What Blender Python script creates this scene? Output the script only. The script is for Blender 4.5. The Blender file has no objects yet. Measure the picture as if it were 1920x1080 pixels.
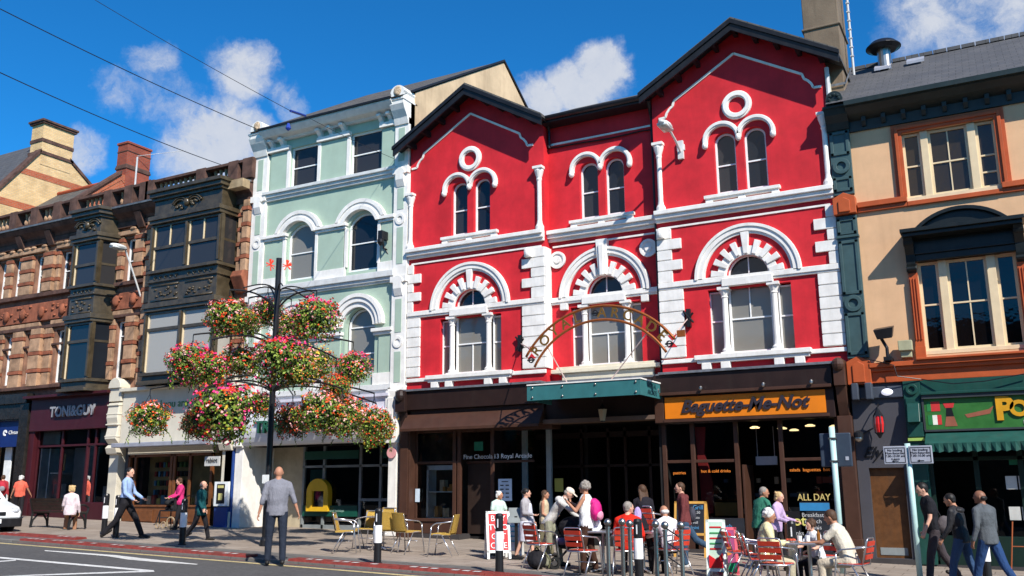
import bpy, bmesh, math, random
from mathutils import Vector, Matrix, noise
from mathutils.geometry import tessellate_polygon
R = math.radians
rnd = random.Random(7)
sc = bpy.context.scene
C = sc.collection
# ---------------------------------------------------------------- camera
CAMM = ((0.87875595, 0.10714316, 0.46508958), (0.47722852, -0.1841959, -0.85925829), (-0.00639606, 0.97703235, -0.21299501))
cam_d = bpy.data.cameras.new('camera'); cam = bpy.data.objects.new('camera', cam_d); C.objects.link(cam)
cam_d.sensor_width = 36; cam_d.lens = 32.16; cam_d.clip_end = 3000; cam_d.clip_start = .1
m4 = Matrix(CAMM).to_4x4(); m4.translation = Vector((0, 0, 1.62)); cam.matrix_world = m4
sc.camera = cam
# ---------------------------------------------------------------- sky, sun, exposure
SUNDIR = Vector((-.93, .68, -1)).normalized()
w = bpy.data.worlds.new('World'); sc.world = w; w.use_nodes = True
nt = w.node_tree; nt.nodes.clear()
def N(t, **k):
    n = nt.nodes.new(t)
    for a, b in k.items(): setattr(n, a, b)
    return n
def L(a, b): nt.links.new(a, b)
sky = N('ShaderNodeTexSky', sky_type='NISHITA', sun_disc=False)
sky.sun_elevation = math.asin(-SUNDIR.z); sky.sun_rotation = math.atan2(-SUNDIR.x, -SUNDIR.y)
sky.air_density = .8; sky.dust_density = .05; sky.ozone_density = 4.0; sky.altitude = 300
hs = N('ShaderNodeHueSaturation'); hs.inputs['Saturation'].default_value = 1.12; L(sky.outputs[0], hs.inputs['Color'])
mul = N('ShaderNodeMixRGB', blend_type='MULTIPLY'); mul.inputs[0].default_value = 1; mul.inputs[2].default_value = (.17, .84, 1.10, 1)
L(hs.outputs[0], mul.inputs[1])
tc = N('ShaderNodeTexCoord')
nz = N('ShaderNodeTexNoise'); nz.inputs['Scale'].default_value = 9; nz.inputs['Detail'].default_value = 7; nz.inputs['Roughness'].default_value = .62
L(tc.outputs['Generated'], nz.inputs['Vector'])
sub = N('ShaderNodeVectorMath', operation='SUBTRACT'); L(nz.outputs['Color'], sub.inputs[0]); sub.inputs[1].default_value = (.5, .5, .5)
sca = N('ShaderNodeVectorMath', operation='SCALE'); L(sub.outputs[0], sca.inputs[0]); sca.inputs['Scale'].default_value = .085
add = N('ShaderNodeVectorMath', operation='ADD'); L(tc.outputs['Generated'], add.inputs[0]); L(sca.outputs[0], add.inputs[1])
clouds = [((-.6599, .6273, .4136), .038, .85), ((-.7117, .5717, .4083), .028, .62), ((-.6912, .6341, .3468), .052, 1.05), ((-.70, .625, .33), .05, 1.0), ((-.668, .655, .35), .035, 1.), ((-.7378, .5578, .3802), .028, .62),
          ((-.632, .662, .398), .024, .65), ((-.4100, .8144, .3950), .034, 1.0), ((-.3400, .8371, .4267), .036, 1.05), ((-.365, .83, .405), .036, 1.0), ((-.0249, .8982, .4489), .055, .8),
          ((.0175, .9111, .4318), .05, .75), ((.03, .895, .46), .06, .8), ((-.7717, .5451, .3277), .026, .72), ((-.628, .6771, .3836), .024, .6), ((-.7143, .5901, .3762), .036, .6), ((-.0516, .9077, .4265), .04, .55),
          ((.5, .7, .45), .2, .8), ((-.2, -.9, .35), .25, .9), ((.8, -.3, .4), .2, .8), ((-.9, -.2, .3), .2, .7)]
prev = None
for d, r, s in clouds:
    d = Vector(d).normalized()
    dist = N('ShaderNodeVectorMath', operation='DISTANCE'); L(add.outputs[0], dist.inputs[0]); dist.inputs[1].default_value = d
    mr = N('ShaderNodeMapRange', interpolation_type='SMOOTHSTEP'); L(dist.outputs['Value'], mr.inputs[0])
    mr.inputs[1].default_value = r * 1.52; mr.inputs[2].default_value = r * .3; mr.inputs[3].default_value = 0; mr.inputs[4].default_value = s
    if prev is None: prev = mr.outputs[0]
    else:
        mx = N('ShaderNodeMath', operation='MAXIMUM'); L(prev, mx.inputs[0]); L(mr.outputs[0], mx.inputs[1]); prev = mx.outputs[0]
nz2 = N('ShaderNodeTexNoise'); nz2.inputs['Scale'].default_value = 22; nz2.inputs['Detail'].default_value = 12; nz2.inputs['Roughness'].default_value = .66
L(add.outputs[0], nz2.inputs['Vector'])
m1 = N('ShaderNodeMath', operation='MULTIPLY'); L(nz2.outputs[0], m1.inputs[0]); m1.inputs[1].default_value = 1.7
m2 = N('ShaderNodeMath', operation='MULTIPLY', use_clamp=True); L(prev, m2.inputs[0]); L(m1.outputs[0], m2.inputs[1])
m3 = N('ShaderNodeMapRange', interpolation_type='SMOOTHSTEP'); L(m2.outputs[0], m3.inputs[0]); m3.inputs[1].default_value = .24; m3.inputs[2].default_value = .82; m3.inputs[4].default_value = .93
cmix = N('ShaderNodeMixRGB'); L(m3.outputs[0], cmix.inputs[0]); L(mul.outputs[0], cmix.inputs[1])
crmp = N('ShaderNodeMixRGB'); L(nz2.outputs[0], crmp.inputs[0]); crmp.inputs[1].default_value = (2.9, 3.3, 4.1, 1); crmp.inputs[2].default_value = (4.7, 4.75, 4.9, 1)
L(crmp.outputs[0], cmix.inputs[2])
bg = N('ShaderNodeBackground'); bg.inputs['Strength'].default_value = .125; L(cmix.outputs[0], bg.inputs[0])
wo = N('ShaderNodeOutputWorld'); L(bg.outputs[0], wo.inputs[0])
sd = bpy.data.lights.new('sun', 'SUN'); sun = bpy.data.objects.new('sun', sd); C.objects.link(sun)
sd.energy = 5.0; sd.angle = R(.5); sd.color = (1, .95, .87)
sun.rotation_mode = 'QUATERNION'; sun.rotation_quaternion = SUNDIR.to_track_quat('-Z', 'Y')
sc.view_settings.view_transform = 'Standard'; sc.view_settings.look = 'None'; sc.view_settings.gamma = 1; sc.view_settings.exposure = .46
sc.cycles.max_bounces = 6; sc.cycles.transparent_max_bounces = 8; sc.cycles.glossy_bounces = 3
# ---------------------------------------------------------------- ground height and pixel lookups used for measuring
D = 21.264
def gz(x, y): return -.0255 * x - .015 * max(0, D - y)
CM = Matrix(CAMM)
def ray(px, py): return CM @ Vector((px - 960, 540 - py, -1715))
def G(px, py, dz=0):
    r = ray(px, py); t = (-1.62 - .015 * D + dz) / (r.z + .0255 * r.x - .015 * r.y); p = r * t
    return Vector((p.x, p.y, gz(p.x, p.y) + dz))
def TOP(px, py, h):           # ground point of an upright whose top (h above the ground) is seen at the pixel
    p = G(px, py, h); return Vector((p.x, p.y, p.z - h))
def AT(px, py, y):
    r = ray(px, py); t = y / r.y; return Vector((r.x * t, y, r.z * t + 1.62))
# ---------------------------------------------------------------- materials
MATS = {}
def lin(c): return tuple(((v + .055) / 1.055) ** 2.4 if v > .04045 else v / 12.92 for v in c)
class NT:
    def __init__(s, name):
        s.m = bpy.data.materials.new(name); s.m.use_nodes = True; s.t = s.m.node_tree; s.p = s.t.nodes['Principled BSDF']
        s.tc = s.t.nodes.new('ShaderNodeTexCoord')
    def n(s, t, **k):
        x = s.t.nodes.new(t)
        for a, b in k.items(): setattr(x, a, b)
        return x
    def l(s, a, b): s.t.links.new(a, b)
    def noise(s, scale, detail=4, rough=.6, stretch=None):
        x = s.n('ShaderNodeTexNoise'); x.inputs['Scale'].default_value = scale; x.inputs['Detail'].default_value = detail; x.inputs['Roughness'].default_value = rough
        if stretch:
            mp = s.n('ShaderNodeMapping'); mp.inputs['Scale'].default_value = stretch; s.l(s.tc.outputs['Object'], mp.inputs[0]); s.l(mp.outputs[0], x.inputs['Vector'])
        else: s.l(s.tc.outputs['Object'], x.inputs['Vector'])
        return x.outputs[0]
    def ramp(s, src, a, b, lo=0., hi=1.):
        x = s.n('ShaderNodeMapRange'); s.l(src, x.inputs[0]); x.inputs[1].default_value = a; x.inputs[2].default_value = b; x.inputs[3].default_value = lo; x.inputs[4].default_value = hi
        return x.outputs[0]
    def mix(s, fac, a, b, mode='MIX'):
        x = s.n('ShaderNodeMixRGB', blend_type=mode)
        for i, v in enumerate((fac, a, b)):
            if isinstance(v, (int, float)): x.inputs[i].default_value = v
            elif isinstance(v, tuple): x.inputs[i].default_value = (*v[:3], 1)
            else: s.l(v, x.inputs[i])
        return x.outputs[0]
    def bump(s, src, st, dist=.02):
        x = s.n('ShaderNodeBump'); x.inputs['Strength'].default_value = st; x.inputs['Distance'].default_value = dist; s.l(src, x.inputs['Height']); s.l(x.outputs[0], s.p.inputs['Normal'])
def mat(name, col, rough=.6, var=.12, scale=3., metal=0., dirt=.15, bump=.15, bs=40., spec=.3, dirtcol=(.08, .07, .055), emit=None, vstreak=True):
    if name in MATS: return MATS[name]
    k = NT(name); col = tuple(col)
    a = k.noise(scale, 5); base = k.mix(k.ramp(a, .35, .65), tuple(c * (1 - var) for c in col), tuple(min(1, c * (1 + var)) for c in col))
    if dirt:
        d = k.noise(1.3, 6, .7, (4.5, 4.5, .38) if vstreak else (1, 1, 1)); base = k.mix(k.ramp(d, .5, .78, 0, dirt), base, dirtcol)
    k.l(base, k.p.inputs['Base Color']); k.p.inputs['Roughness'].default_value = rough; k.p.inputs['Metallic'].default_value = metal; k.p.inputs['Specular IOR Level'].default_value = spec
    if bump: k.bump(k.noise(bs, 5, .65), bump, .01)
    if emit: k.p.inputs['Emission Color'].default_value = (*emit[:3], 1); k.p.inputs['Emission Strength'].default_value = emit[3]
    MATS[name] = k.m; return k.m
def brick(name, c1, c2, mortar, bw=.22, bh=.075, var=.3, rough=.85, slope=1., bumps=.4, dirt=.2, ms=.006, off=.5):
    k = NT(name); sx = k.n('ShaderNodeSeparateXYZ'); k.l(k.tc.outputs['Object'], sx.inputs[0])
    u = k.n('ShaderNodeMath', operation='ADD'); v = k.n('ShaderNodeMath', operation='MULTIPLY')
    if slope == 1.:
        k.l(sx.outputs[0], u.inputs[0]); k.l(sx.outputs[1], u.inputs[1]); k.l(sx.outputs[2], v.inputs[0]); v.inputs[1].default_value = 1
    else:
        k.l(sx.outputs[0], u.inputs[0]); u.inputs[1].default_value = 0; k.l(sx.outputs[1], v.inputs[0]); v.inputs[1].default_value = slope
    cx = k.n('ShaderNodeCombineXYZ'); k.l(u.outputs[0], cx.inputs[0]); k.l(v.outputs[0], cx.inputs[1])
    b = k.n('ShaderNodeTexBrick', offset=off); k.l(cx.outputs[0], b.inputs['Vector']); b.inputs['Scale'].default_value = 1; b.inputs['Brick Width'].default_value = bw; b.inputs['Row Height'].default_value = bh
    b.inputs['Mortar Size'].default_value = ms; b.inputs['Mortar Smooth'].default_value = .1; b.inputs['Bias'].default_value = 0
    b.inputs['Color1'].default_value = (*c1, 1); b.inputs['Color2'].default_value = (*c2, 1); b.inputs['Mortar'].default_value = (*mortar, 1)
    base = k.mix(k.ramp(k.noise(2.2, 6), .3, .7), b.outputs[0], k.mix(1., b.outputs[0], (1 - var,) * 3, 'MULTIPLY'))
    base = k.mix(k.ramp(k.noise(1.1, 6, .7), .5, .8, 0, dirt), base, (.05, .045, .04))
    k.l(base, k.p.inputs['Base Color']); k.p.inputs['Roughness'].default_value = rough; k.p.inputs['Specular IOR Level'].default_value = .25
    h = k.n('ShaderNodeMath', operation='SUBTRACT'); k.l(k.noise(50, 4), h.inputs[0]); k.l(b.outputs['Fac'], h.inputs[1])
    k.bump(h.outputs[0], bumps, .01); MATS[name] = k.m; return k.m
def glass_dark(name, col=(.012, .014, .018), rough=.04, wav=.012):
    k = NT(name); k.p.inputs['Base Color'].default_value = (*col, 1); k.p.inputs['Roughness'].default_value = rough; k.p.inputs['IOR'].default_value = 1.5
    k.bump(k.noise(2.3, 3), .25, wav); MATS[name] = k.m; return k.m
def glass_clear(name, tint=(.75, .8, .8), refl=.09):
    k = NT(name); tr = k.n('ShaderNodeBsdfTransparent'); tr.inputs[0].default_value = (*tint, 1)
    gl = k.n('ShaderNodeBsdfGlossy'); gl.inputs['Roughness'].default_value = .02; fr = k.n('ShaderNodeFresnel'); fr.inputs[0].default_value = 1.5
    mxs = k.n('ShaderNodeMixShader'); k.l(fr.outputs[0], mxs.inputs[0]); k.l(tr.outputs[0], mxs.inputs[1]); k.l(gl.outputs[0], mxs.inputs[2])
    out = k.t.nodes['Material Output']; k.l(mxs.outputs[0], out.inputs[0]); MATS[name] = k.m; return k.m
RED = mat('red render', (.55, .017, .026), .7, .17, 1.4, dirt=.3, bump=.25, bs=55, dirtcol=(.3, .01, .012))
WHITE = mat('white masonry paint', (.77, .74, .69), .6, .09, 3, dirt=.34, bump=.1, dirtcol=(.42, .39, .34))
WHITE2 = mat('white window paint', (.82, .82, .80), .4, .04, 4, dirt=.08, bump=0, dirtcol=(.4, .38, .34))
CREAMW = mat('cream paint', (.66, .60, .46), .6, .06, 3, dirt=.2, dirtcol=(.3, .25, .16))
BLACK = mat('black gloss paint', (.012, .012, .014), .35, .2, 5, dirt=.2, bump=.1, dirtcol=(.05, .05, .05))
SLATE = brick('grey roof slate', (.10, .095, .09), (.145, .13, .115), (.03, .03, .03), .3, .2, .35, .75, 1.25, .5, .3, .008)
SLATE2 = brick('dark roof slate', (.085, .085, .092), (.105, .102, .105), (.04, .04, .04), .28, .18, .2, .7, 1.2, .4, .15, .006)
GDARK = glass_dark('dark window glass')
GBLUE = glass_dark('sky reflecting glass', (.03, .028, .028), .1)
GGREY = glass_dark('blind behind glass', (.20, .19, .165), .06)
GPALE = glass_dark('net curtain behind glass', (.36, .34, .30), .1)
GCLEAR = glass_clear('shop glass')
MINT = mat('mint render', (.36, .46, .365), .6, .05, 2, dirt=.12, bump=.2, bs=60, dirtcol=(.24, .27, .21))
LEAD = mat('lead flashing', (.17, .18, .20), .5, .25, 6, metal=.3)
BROWN = mat('brown shop paint', (.062, .028, .018), .45, .12, 3, dirt=.2, bump=.05)
DBROWN = mat('dark brown shop paint', (.022, .011, .009), .45, .15, 3, dirt=.1, bump=.05)
ORANGE = mat('orange sign panel', (.70, .19, .008), .45, .05, 3, dirt=.06, bump=0)
TEAL = mat('teal canopy panel', (.035, .145, .15), .4, .08, 4, dirt=.12, bump=0)
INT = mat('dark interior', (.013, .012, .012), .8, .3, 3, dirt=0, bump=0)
STEEL = mat('brushed steel', (.40, .375, .34), .34, .05, 8, metal=1, dirt=0, bump=0)
ALU = mat('aluminium tube', (.62, .62, .64), .3, .05, 8, metal=.9, dirt=0, bump=0)
DGREEN = mat('dark green paint', (.011, .058, .046), .4, .12, 4, dirt=.15, bump=.05)
BGREEN = mat('black green paint', (.016, .026, .026), .4, .15, 4, dirt=.2, bump=.1)
TPIL = mat('slate green paint', (.045, .085, .088), .45, .12, 4, dirt=.15, bump=.08)
TERRA = mat('terracotta paint', (.42, .082, .022), .5, .1, 3, dirt=.15, bump=.1, dirtcol=(.15, .03, .01))
SANDC = mat('peach render', (.66, .40, .22), .7, .07, 1.6, dirt=.18, bump=.3, bs=60, dirtcol=(.36, .2, .11))
CREAMF = mat('cream window paint', (.68, .54, .34), .5, .06, 3, dirt=.2, bump=0, dirtcol=(.35, .2, .1))
STONE = mat('pink sandstone', (.24, .125, .08), .85, .35, 2.5, dirt=.6, bump=.6, bs=25, dirtcol=(.05, .035, .03))
STONEL = mat('pale sandstone', (.37, .225, .135), .88, .35, 2.5, dirt=.6, bump=.7, bs=18, dirtcol=(.09, .05, .035))
STONER = mat('red sandstone', (.26, .085, .045), .88, .3, 3, dirt=.6, bump=.6, bs=20, dirtcol=(.06, .03, .02))
STONED = mat('sooty sandstone', (.095, .05, .038), .9, .4, 3, dirt=.5, bump=.6, bs=25, dirtcol=(.02, .016, .014))
DWOOD = mat('dark carved wood', (.062, .046, .026), .3, .3, 4, dirt=.3, bump=.25, bs=30, spec=.5, dirtcol=(.015, .012, .01))
MAROON = mat('maroon shop paint', (.05, .008, .012), .4, .1, 3, dirt=.1, bump=.03)
# ---------------------------------------------------------------- mesh building
class MB:
    def __init__(s): s.v = []; s.f = []; s.m = []
    def add(s, vs, fs, mi=0):
        o = len(s.v); s.v += [Vector(a) for a in vs]; s.f += [tuple(i + o for i in f) for f in fs]; s.m += [mi] * len(fs); return s
    def box(s, x0, x1, y0, y1, z0, z1, mi=0):
        return s.add([(x0, y0, z0), (x1, y0, z0), (x1, y1, z0), (x0, y1, z0), (x0, y0, z1), (x1, y0, z1), (x1, y1, z1), (x0, y1, z1)],
                     [(0, 3, 2, 1), (4, 5, 6, 7), (0, 1, 5, 4), (1, 2, 6, 5), (2, 3, 7, 6), (3, 0, 4, 7)], mi)
    def cb(s, c, d, mi=0): return s.box(c[0] - d[0] / 2, c[0] + d[0] / 2, c[1] - d[1] / 2, c[1] + d[1] / 2, c[2] - d[2] / 2, c[2] + d[2] / 2, mi)
    def ext(s, pts, y0, y1, mi=0):       # polygon in x,z pushed along y
        n = len(pts); vs = [(x, y0, z) for x, z in pts] + [(x, y1, z) for x, z in pts]
        return s.add(vs, [tuple(range(n)), tuple(range(2 * n - 1, n - 1, -1))] + [(i, i + n, (i + 1) % n + n, (i + 1) % n) for i in range(n)], mi)
    def extx(s, pts, x0, x1, mi=0):      # polygon in y,z pushed along x
        n = len(pts); vs = [(x0, y, z) for y, z in pts] + [(x1, y, z) for y, z in pts]
        return s.add(vs, [tuple(range(n)), tuple(range(2 * n - 1, n - 1, -1))] + [(i, i + n, (i + 1) % n + n, (i + 1) % n) for i in range(n)], mi)
    def extz(s, pts, z0, z1, mi=0):
        n = len(pts); vs = [(x, y, z0) for x, y in pts] + [(x, y, z1) for x, y in pts]
        return s.add(vs, [tuple(range(n)), tuple(range(2 * n - 1, n - 1, -1))] + [(i, i + n, (i + 1) % n + n, (i + 1) % n) for i in range(n)], mi)
    def ring(s, cx, cz, r0, r1, a0, a1, y0, y1, n=24, mi=0, kz=1.):
        vs = []; full = abs(a1 - a0) >= 359.9
        for i in range(n + (0 if full else 1)):
            a = R(a0 + (a1 - a0) * i / n); c, d = math.cos(a), math.sin(a) * kz
            vs += [(cx + r0 * c, y0, cz + r0 * d), (cx + r1 * c, y0, cz + r1 * d), (cx + r1 * c, y1, cz + r1 * d), (cx + r0 * c, y1, cz + r0 * d)]
        fs = []; k = n + (0 if full else 1)
        for i in range(n):
            p = 4 * i; q = 4 * ((i + 1) % k)
            for j in range(4): fs.append((p + j, p + (j + 1) % 4, q + (j + 1) % 4, q + j))
        if not full: fs += [(0, 1, 2, 3), (4 * n, 4 * n + 1, 4 * n + 2, 4 * n + 3)]
        return s.add(vs, fs, mi)
    def tube(s, pts, r, n=8, mi=0, cap=True):
        pts = [Vector(p) for p in pts]; vs = []; fs = []
        rr = r if isinstance(r, (list, tuple)) else [r] * len(pts); prevx = None
        for i, p in enumerate(pts):
            t = (pts[min(i + 1, len(pts) - 1)] - pts[max(i - 1, 0)]).normalized()
            if prevx is None:
                u = Vector((0, 0, 1)) if abs(t.z) < .9 else Vector((1, 0, 0)); x = t.cross(u).normalized()
            else: x = (prevx - t * prevx.dot(t)).normalized()
            prevx = x; y = t.cross(x)
            for j in range(n):
                a = 2 * math.pi * j / n; vs.append(p + (x * math.cos(a) + y * math.sin(a)) * rr[i])
        for i in range(len(pts) - 1):
            for j in range(n): fs.append((i * n + j, i * n + (j + 1) % n, (i + 1) * n + (j + 1) % n, (i + 1) * n + j))
        if cap: fs += [tuple(range(n - 1, -1, -1)), tuple(range((len(pts) - 1) * n, len(pts) * n))]
        return s.add(vs, fs, mi)
    def lathe(s, c, prof, n=12, mi=0):
        vs = []; fs = []
        for r, z in prof:
            for j in range(n):
                a = 2 * math.pi * j / n; vs.append((c[0] + r * math.cos(a), c[1] + r * math.sin(a), c[2] + z))
        for i in range(len(prof) - 1):
            for j in range(n): fs.append((i * n + j, i * n + (j + 1) % n, (i + 1) * n + (j + 1) % n, (i + 1) * n + j))
        fs += [tuple(range(n - 1, -1, -1)), tuple(range((len(prof) - 1) * n, len(prof) * n))]
        return s.add(vs, fs, mi)
    def ell(s, c, r, rot=None, nu=12, nv=8, mi=0):
        c = Vector(c); r = (r, r, r) if isinstance(r, (int, float)) else r; vs = []; fs = []
        for i in range(nv + 1):
            t = math.pi * i / nv
            for j in range(nu):
                a = 2 * math.pi * j / nu; v = Vector((r[0] * math.sin(t) * math.cos(a), r[1] * math.sin(t) * math.sin(a), r[2] * math.cos(t)))
                vs.append(c + (rot @ v if rot else v))
        for i in range(nv):
            for j in range(nu): fs.append((i * nu + j, (i + 1) * nu + j, (i + 1) * nu + (j + 1) % nu, i * nu + (j + 1) % nu))
        return s.add(vs, fs, mi)
    def cap(s, p0, p1, r0, r1, n=10):
        p0 = Vector(p0); p1 = Vector(p1); t = (p1 - p0)
        if t.length < 1e-4: return s.ell(p0, r0)
        t.normalize(); pts = []; rr = []
        for k in (-1, -.85, -.5, 0): pts.append(p0 + t * r0 * k); rr.append(max(.001, r0 * math.sqrt(max(0, 1 - k * k))))
        for k in (0, .5, .85, 1): pts.append(p1 + t * r1 * k); rr.append(max(.001, r1 * math.sqrt(max(0, 1 - k * k))))
        return s.tube(pts, rr, n)
    def wall(s, outer, holes, y, depth=.3, thick=.35, mi=0):
        loops = [[Vector((x, z, 0)) for x, z in outer]] + [[Vector((x, z, 0)) for x, z in h] for h in holes]
        flat = [p for lp in loops for p in lp]
        s.add([(p.x, y, p.y) for p in flat], [tuple(t) for t in tessellate_polygon(loops)], mi)
        for k, lp in enumerate(loops):
            n = len(lp); dd = thick if k == 0 else depth
            s.add([(p.x, y, p.y) for p in lp] + [(p.x, y + dd, p.y) for p in lp], [(i, (i + 1) % n, (i + 1) % n + n, i + n) for i in range(n)], mi)
        return s
ORG = {}
def T(name, label, cat, loc=(0, 0, 0), rz=0, group=None, world=False):
    o = bpy.data.objects.new(name, None); C.objects.link(o); o.empty_display_size = .2
    o.location = loc; o.rotation_euler = (0, 0, R(rz)); o['label'] = label; o['category'] = cat
    if group: o['group'] = group
    ORG[o.name] = Vector(loc) if world else Vector((0, 0, 0))
    return o
SPLIT = {'banded_pier', 'wall_panel', 'capital_band', 'string_course', 'corbel', 'chimney_band', 'brick_band', 'balusters', 'sill_course', 'lintel', 'apron_band', 'band_course', 'window_margin', 'wall_bracket', 'verge', 'barge_board', 'window_pilaster', 'party_coping', 'mullion', 'window_band',
         'painted_flags', 'painted_figures', 'plinth', 'menu_card', 'lead_flashing', 'glazing_post', 'displayed_books', 'display_goods', 'counter_goods', 'skylight', 'fixing_studs', 'rear_walls', 'grey_corbels', 'window_posters', 'pilaster_panel', 'painted_mark', 'rosette', 'downpipe', 'console', 'cornice', 'finial_mask', 'window_panes', 'fascia_frame', 'sash_edge'}
SINGULAR = {'balusters': 'baluster', 'displayed_books': 'book', 'display_goods': 'display_item', 'counter_goods': 'counter_item', 'fixing_studs': 'stud', 'rear_walls': 'rear_wall', 'grey_corbels': 'corbel', 'window_posters': 'poster', 'painted_flags': 'painted_flag', 'painted_figures': 'painted_figure', 'window_panes': 'window_pane'}
def pieces(mb, tol=.012):
    n = len(mb.v); par = list(range(n))
    def find(i):
        while par[i] != i: par[i] = par[par[i]]; i = par[i]
        return i
    for f in mb.f:
        a_ = find(f[0])
        for i in f[1:]:
            b_ = find(i)
            if a_ != b_: par[b_] = a_
    grp = {}
    for k_, f in enumerate(mb.f): grp.setdefault(find(f[0]), []).append(k_)
    it = []
    for fs in grp.values():
        vs = [mb.v[i] for k_ in fs for i in mb.f[k_]]; it.append([[min(v[j] for v in vs) - tol for j in range(3)], [max(v[j] for v in vs) + tol for j in range(3)], list(fs)])
    go = True
    while go:
        go = False; out = []
        for x in it:
            for y in out:
                if all(x[0][j] <= y[1][j] and y[0][j] <= x[1][j] for j in range(3)):
                    y[0] = [min(p, q) for p, q in zip(x[0], y[0])]; y[1] = [max(p, q) for p, q in zip(x[1], y[1])]; y[2] += x[2]; go = True; break
            else: out.append(x)
        it = out
    res = []
    for _, _, fs in it:
        m_ = MB(); mp = {}
        for k_ in sorted(fs):
            for i in mb.f[k_]:
                if i not in mp: mp[i] = len(m_.v); m_.v.append(mb.v[i])
            m_.f.append(tuple(mp[i] for i in mb.f[k_])); m_.m.append(mb.m[k_])
        res.append(m_)
    return res
def P(name, mb, mats, parent=None, smooth=False, bevel=0, label=None, kind=None, mods=None):
    if name in SPLIT and parent:
        ps = pieces(mb); nm = SINGULAR.get(name, name)
        if 1 < len(ps) <= 100: return [P1(nm, m_, mats, parent, smooth, bevel, label, kind) for m_ in ps][0]
        return P1(nm if len(ps) == 1 else name, mb, mats, parent, smooth, bevel, label, kind)
    return P1(name, mb, mats, parent, smooth, bevel, label, kind)
def P1(name, mb, mats, parent=None, smooth=False, bevel=0, label=None, kind=None):
    org = ORG.get(parent.name, Vector()) if parent else Vector()
    me = bpy.data.meshes.new(name); me.from_pydata([tuple(v - org) for v in mb.v], [], mb.f)
    if not isinstance(mats, (list, tuple)): mats = [mats]
    for m in mats: me.materials.append(m)
    if len(mats) > 1: me.polygons.foreach_set('material_index', mb.m)
    bm = bmesh.new(); bm.from_mesh(me); bmesh.ops.recalc_face_normals(bm, faces=bm.faces); bm.to_mesh(me); bm.free()
    if smooth: me.polygons.foreach_set('use_smooth', [True] * len(me.polygons))
    me.update()
    o = bpy.data.objects.new(name, me); C.objects.link(o)
    if parent: o.parent = parent; ORG[o.name] = org
    if bevel:
        b = o.modifiers.new('bevel', 'BEVEL'); b.width = bevel; b.segments = 2; b.limit_method = 'ANGLE'; b.angle_limit = R(40)
    if label: o['label'] = label
    if kind: o['kind'] = kind
    return o
def tag(o, label, cat, group=None):
    o['label'] = label; o['category'] = cat
    if group: o['group'] = group
    return o
def copy_tree(o, parent=None):
    c = o.copy(); C.objects.link(c); ORG[c.name] = ORG.get(o.name, Vector())
    if parent: c.parent = parent
    for ch in [k for k in bpy.data.objects if k.parent == o]: copy_tree(ch, c)
    return c
def text(name, s, size, loc, m, parent=None, rot=(90, 0, 0), extr=.01, shear=0, off=0, align='CENTER', spacing=1., sx=1.):
    cu = bpy.data.curves.new(name, 'FONT'); cu.body = s; cu.size = size; cu.extrude = extr; cu.shear = shear; cu.offset = off; cu.align_x = align; cu.align_y = 'CENTER'; cu.space_character = spacing
    cu.resolution_u = 4
    o = bpy.data.objects.new(name, cu); C.objects.link(o); bpy.context.view_layer.update()
    me = bpy.data.meshes.new_from_object(o.evaluated_get(bpy.context.evaluated_depsgraph_get())); bpy.data.objects.remove(o)
    mt = Matrix.Translation(Vector(loc) - (ORG.get(parent.name, Vector()) if parent else Vector())) @ Matrix([list(r) for r in __import__('mathutils').Euler([R(a) for a in rot]).to_matrix()]).to_4x4() @ Matrix.Diagonal((sx, 1, 1, 1))
    me.transform(mt); me.materials.clear(); me.materials.append(m)
    o = bpy.data.objects.new(name, me); C.objects.link(o)
    if parent: o.parent = parent
    return o
def archpts(cx, w, z0, zs, rise, n=14):   # opening with an arched head: half width w, spring height zs
    if rise <= 0: return [(cx - w, z0), (cx + w, z0), (cx + w, zs), (cx - w, zs)]
    r = (w * w + rise * rise) / (2 * rise); cz = zs + rise - r; a0 = math.asin(min(1, w / r)); 
    if rise >= w: a0 = math.pi / 2
    return [(cx - w, z0), (cx + w, z0)] + [(cx + r * math.sin(a0 - 2 * a0 * i / n), cz + r * math.cos(a0 - 2 * a0 * i / n)) for i in range(n + 1)]
def window(root, cx, w, z0, zs, y, rise=0, fm=None, gm=None, fw=.055, hb=(), vb=(), name='window', fy=.07, bar=.035):
    """sash window: frame with glazing bars, pane as sub-part. w half width; y front of the frame"""
    fm = fm or WHITE2; gm = gm or GDARK; mb = MB(); out = archpts(cx, w, z0, zs, rise); 
    inn = archpts(cx, w - fw, z0 + fw, zs if rise > 0 else zs - fw, max(0, rise - fw) if rise > 0 else 0)
    mb.wall(out, [inn], y, fy, fy)
    top = zs + rise
    for z in hb: mb.box(cx - w + fw * .6, cx + w - fw * .6, y + .012, y + fy - .004, z - bar / 2, z + bar / 2)
    for v in vb:
        x, a, b = (v, z0 + fw * .6, top - fw * .6) if not isinstance(v, tuple) else v
        mb.box(x - .013, x + .013, y + .02, y + fy - .008, a, b)
    o = P(name, mb, fm, root)
    g = MB(); g.add([(x, y + .045, z) for x, z in out], [tuple(range(len(out)))]); P('pane', g, gm, o)
    return o
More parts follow.
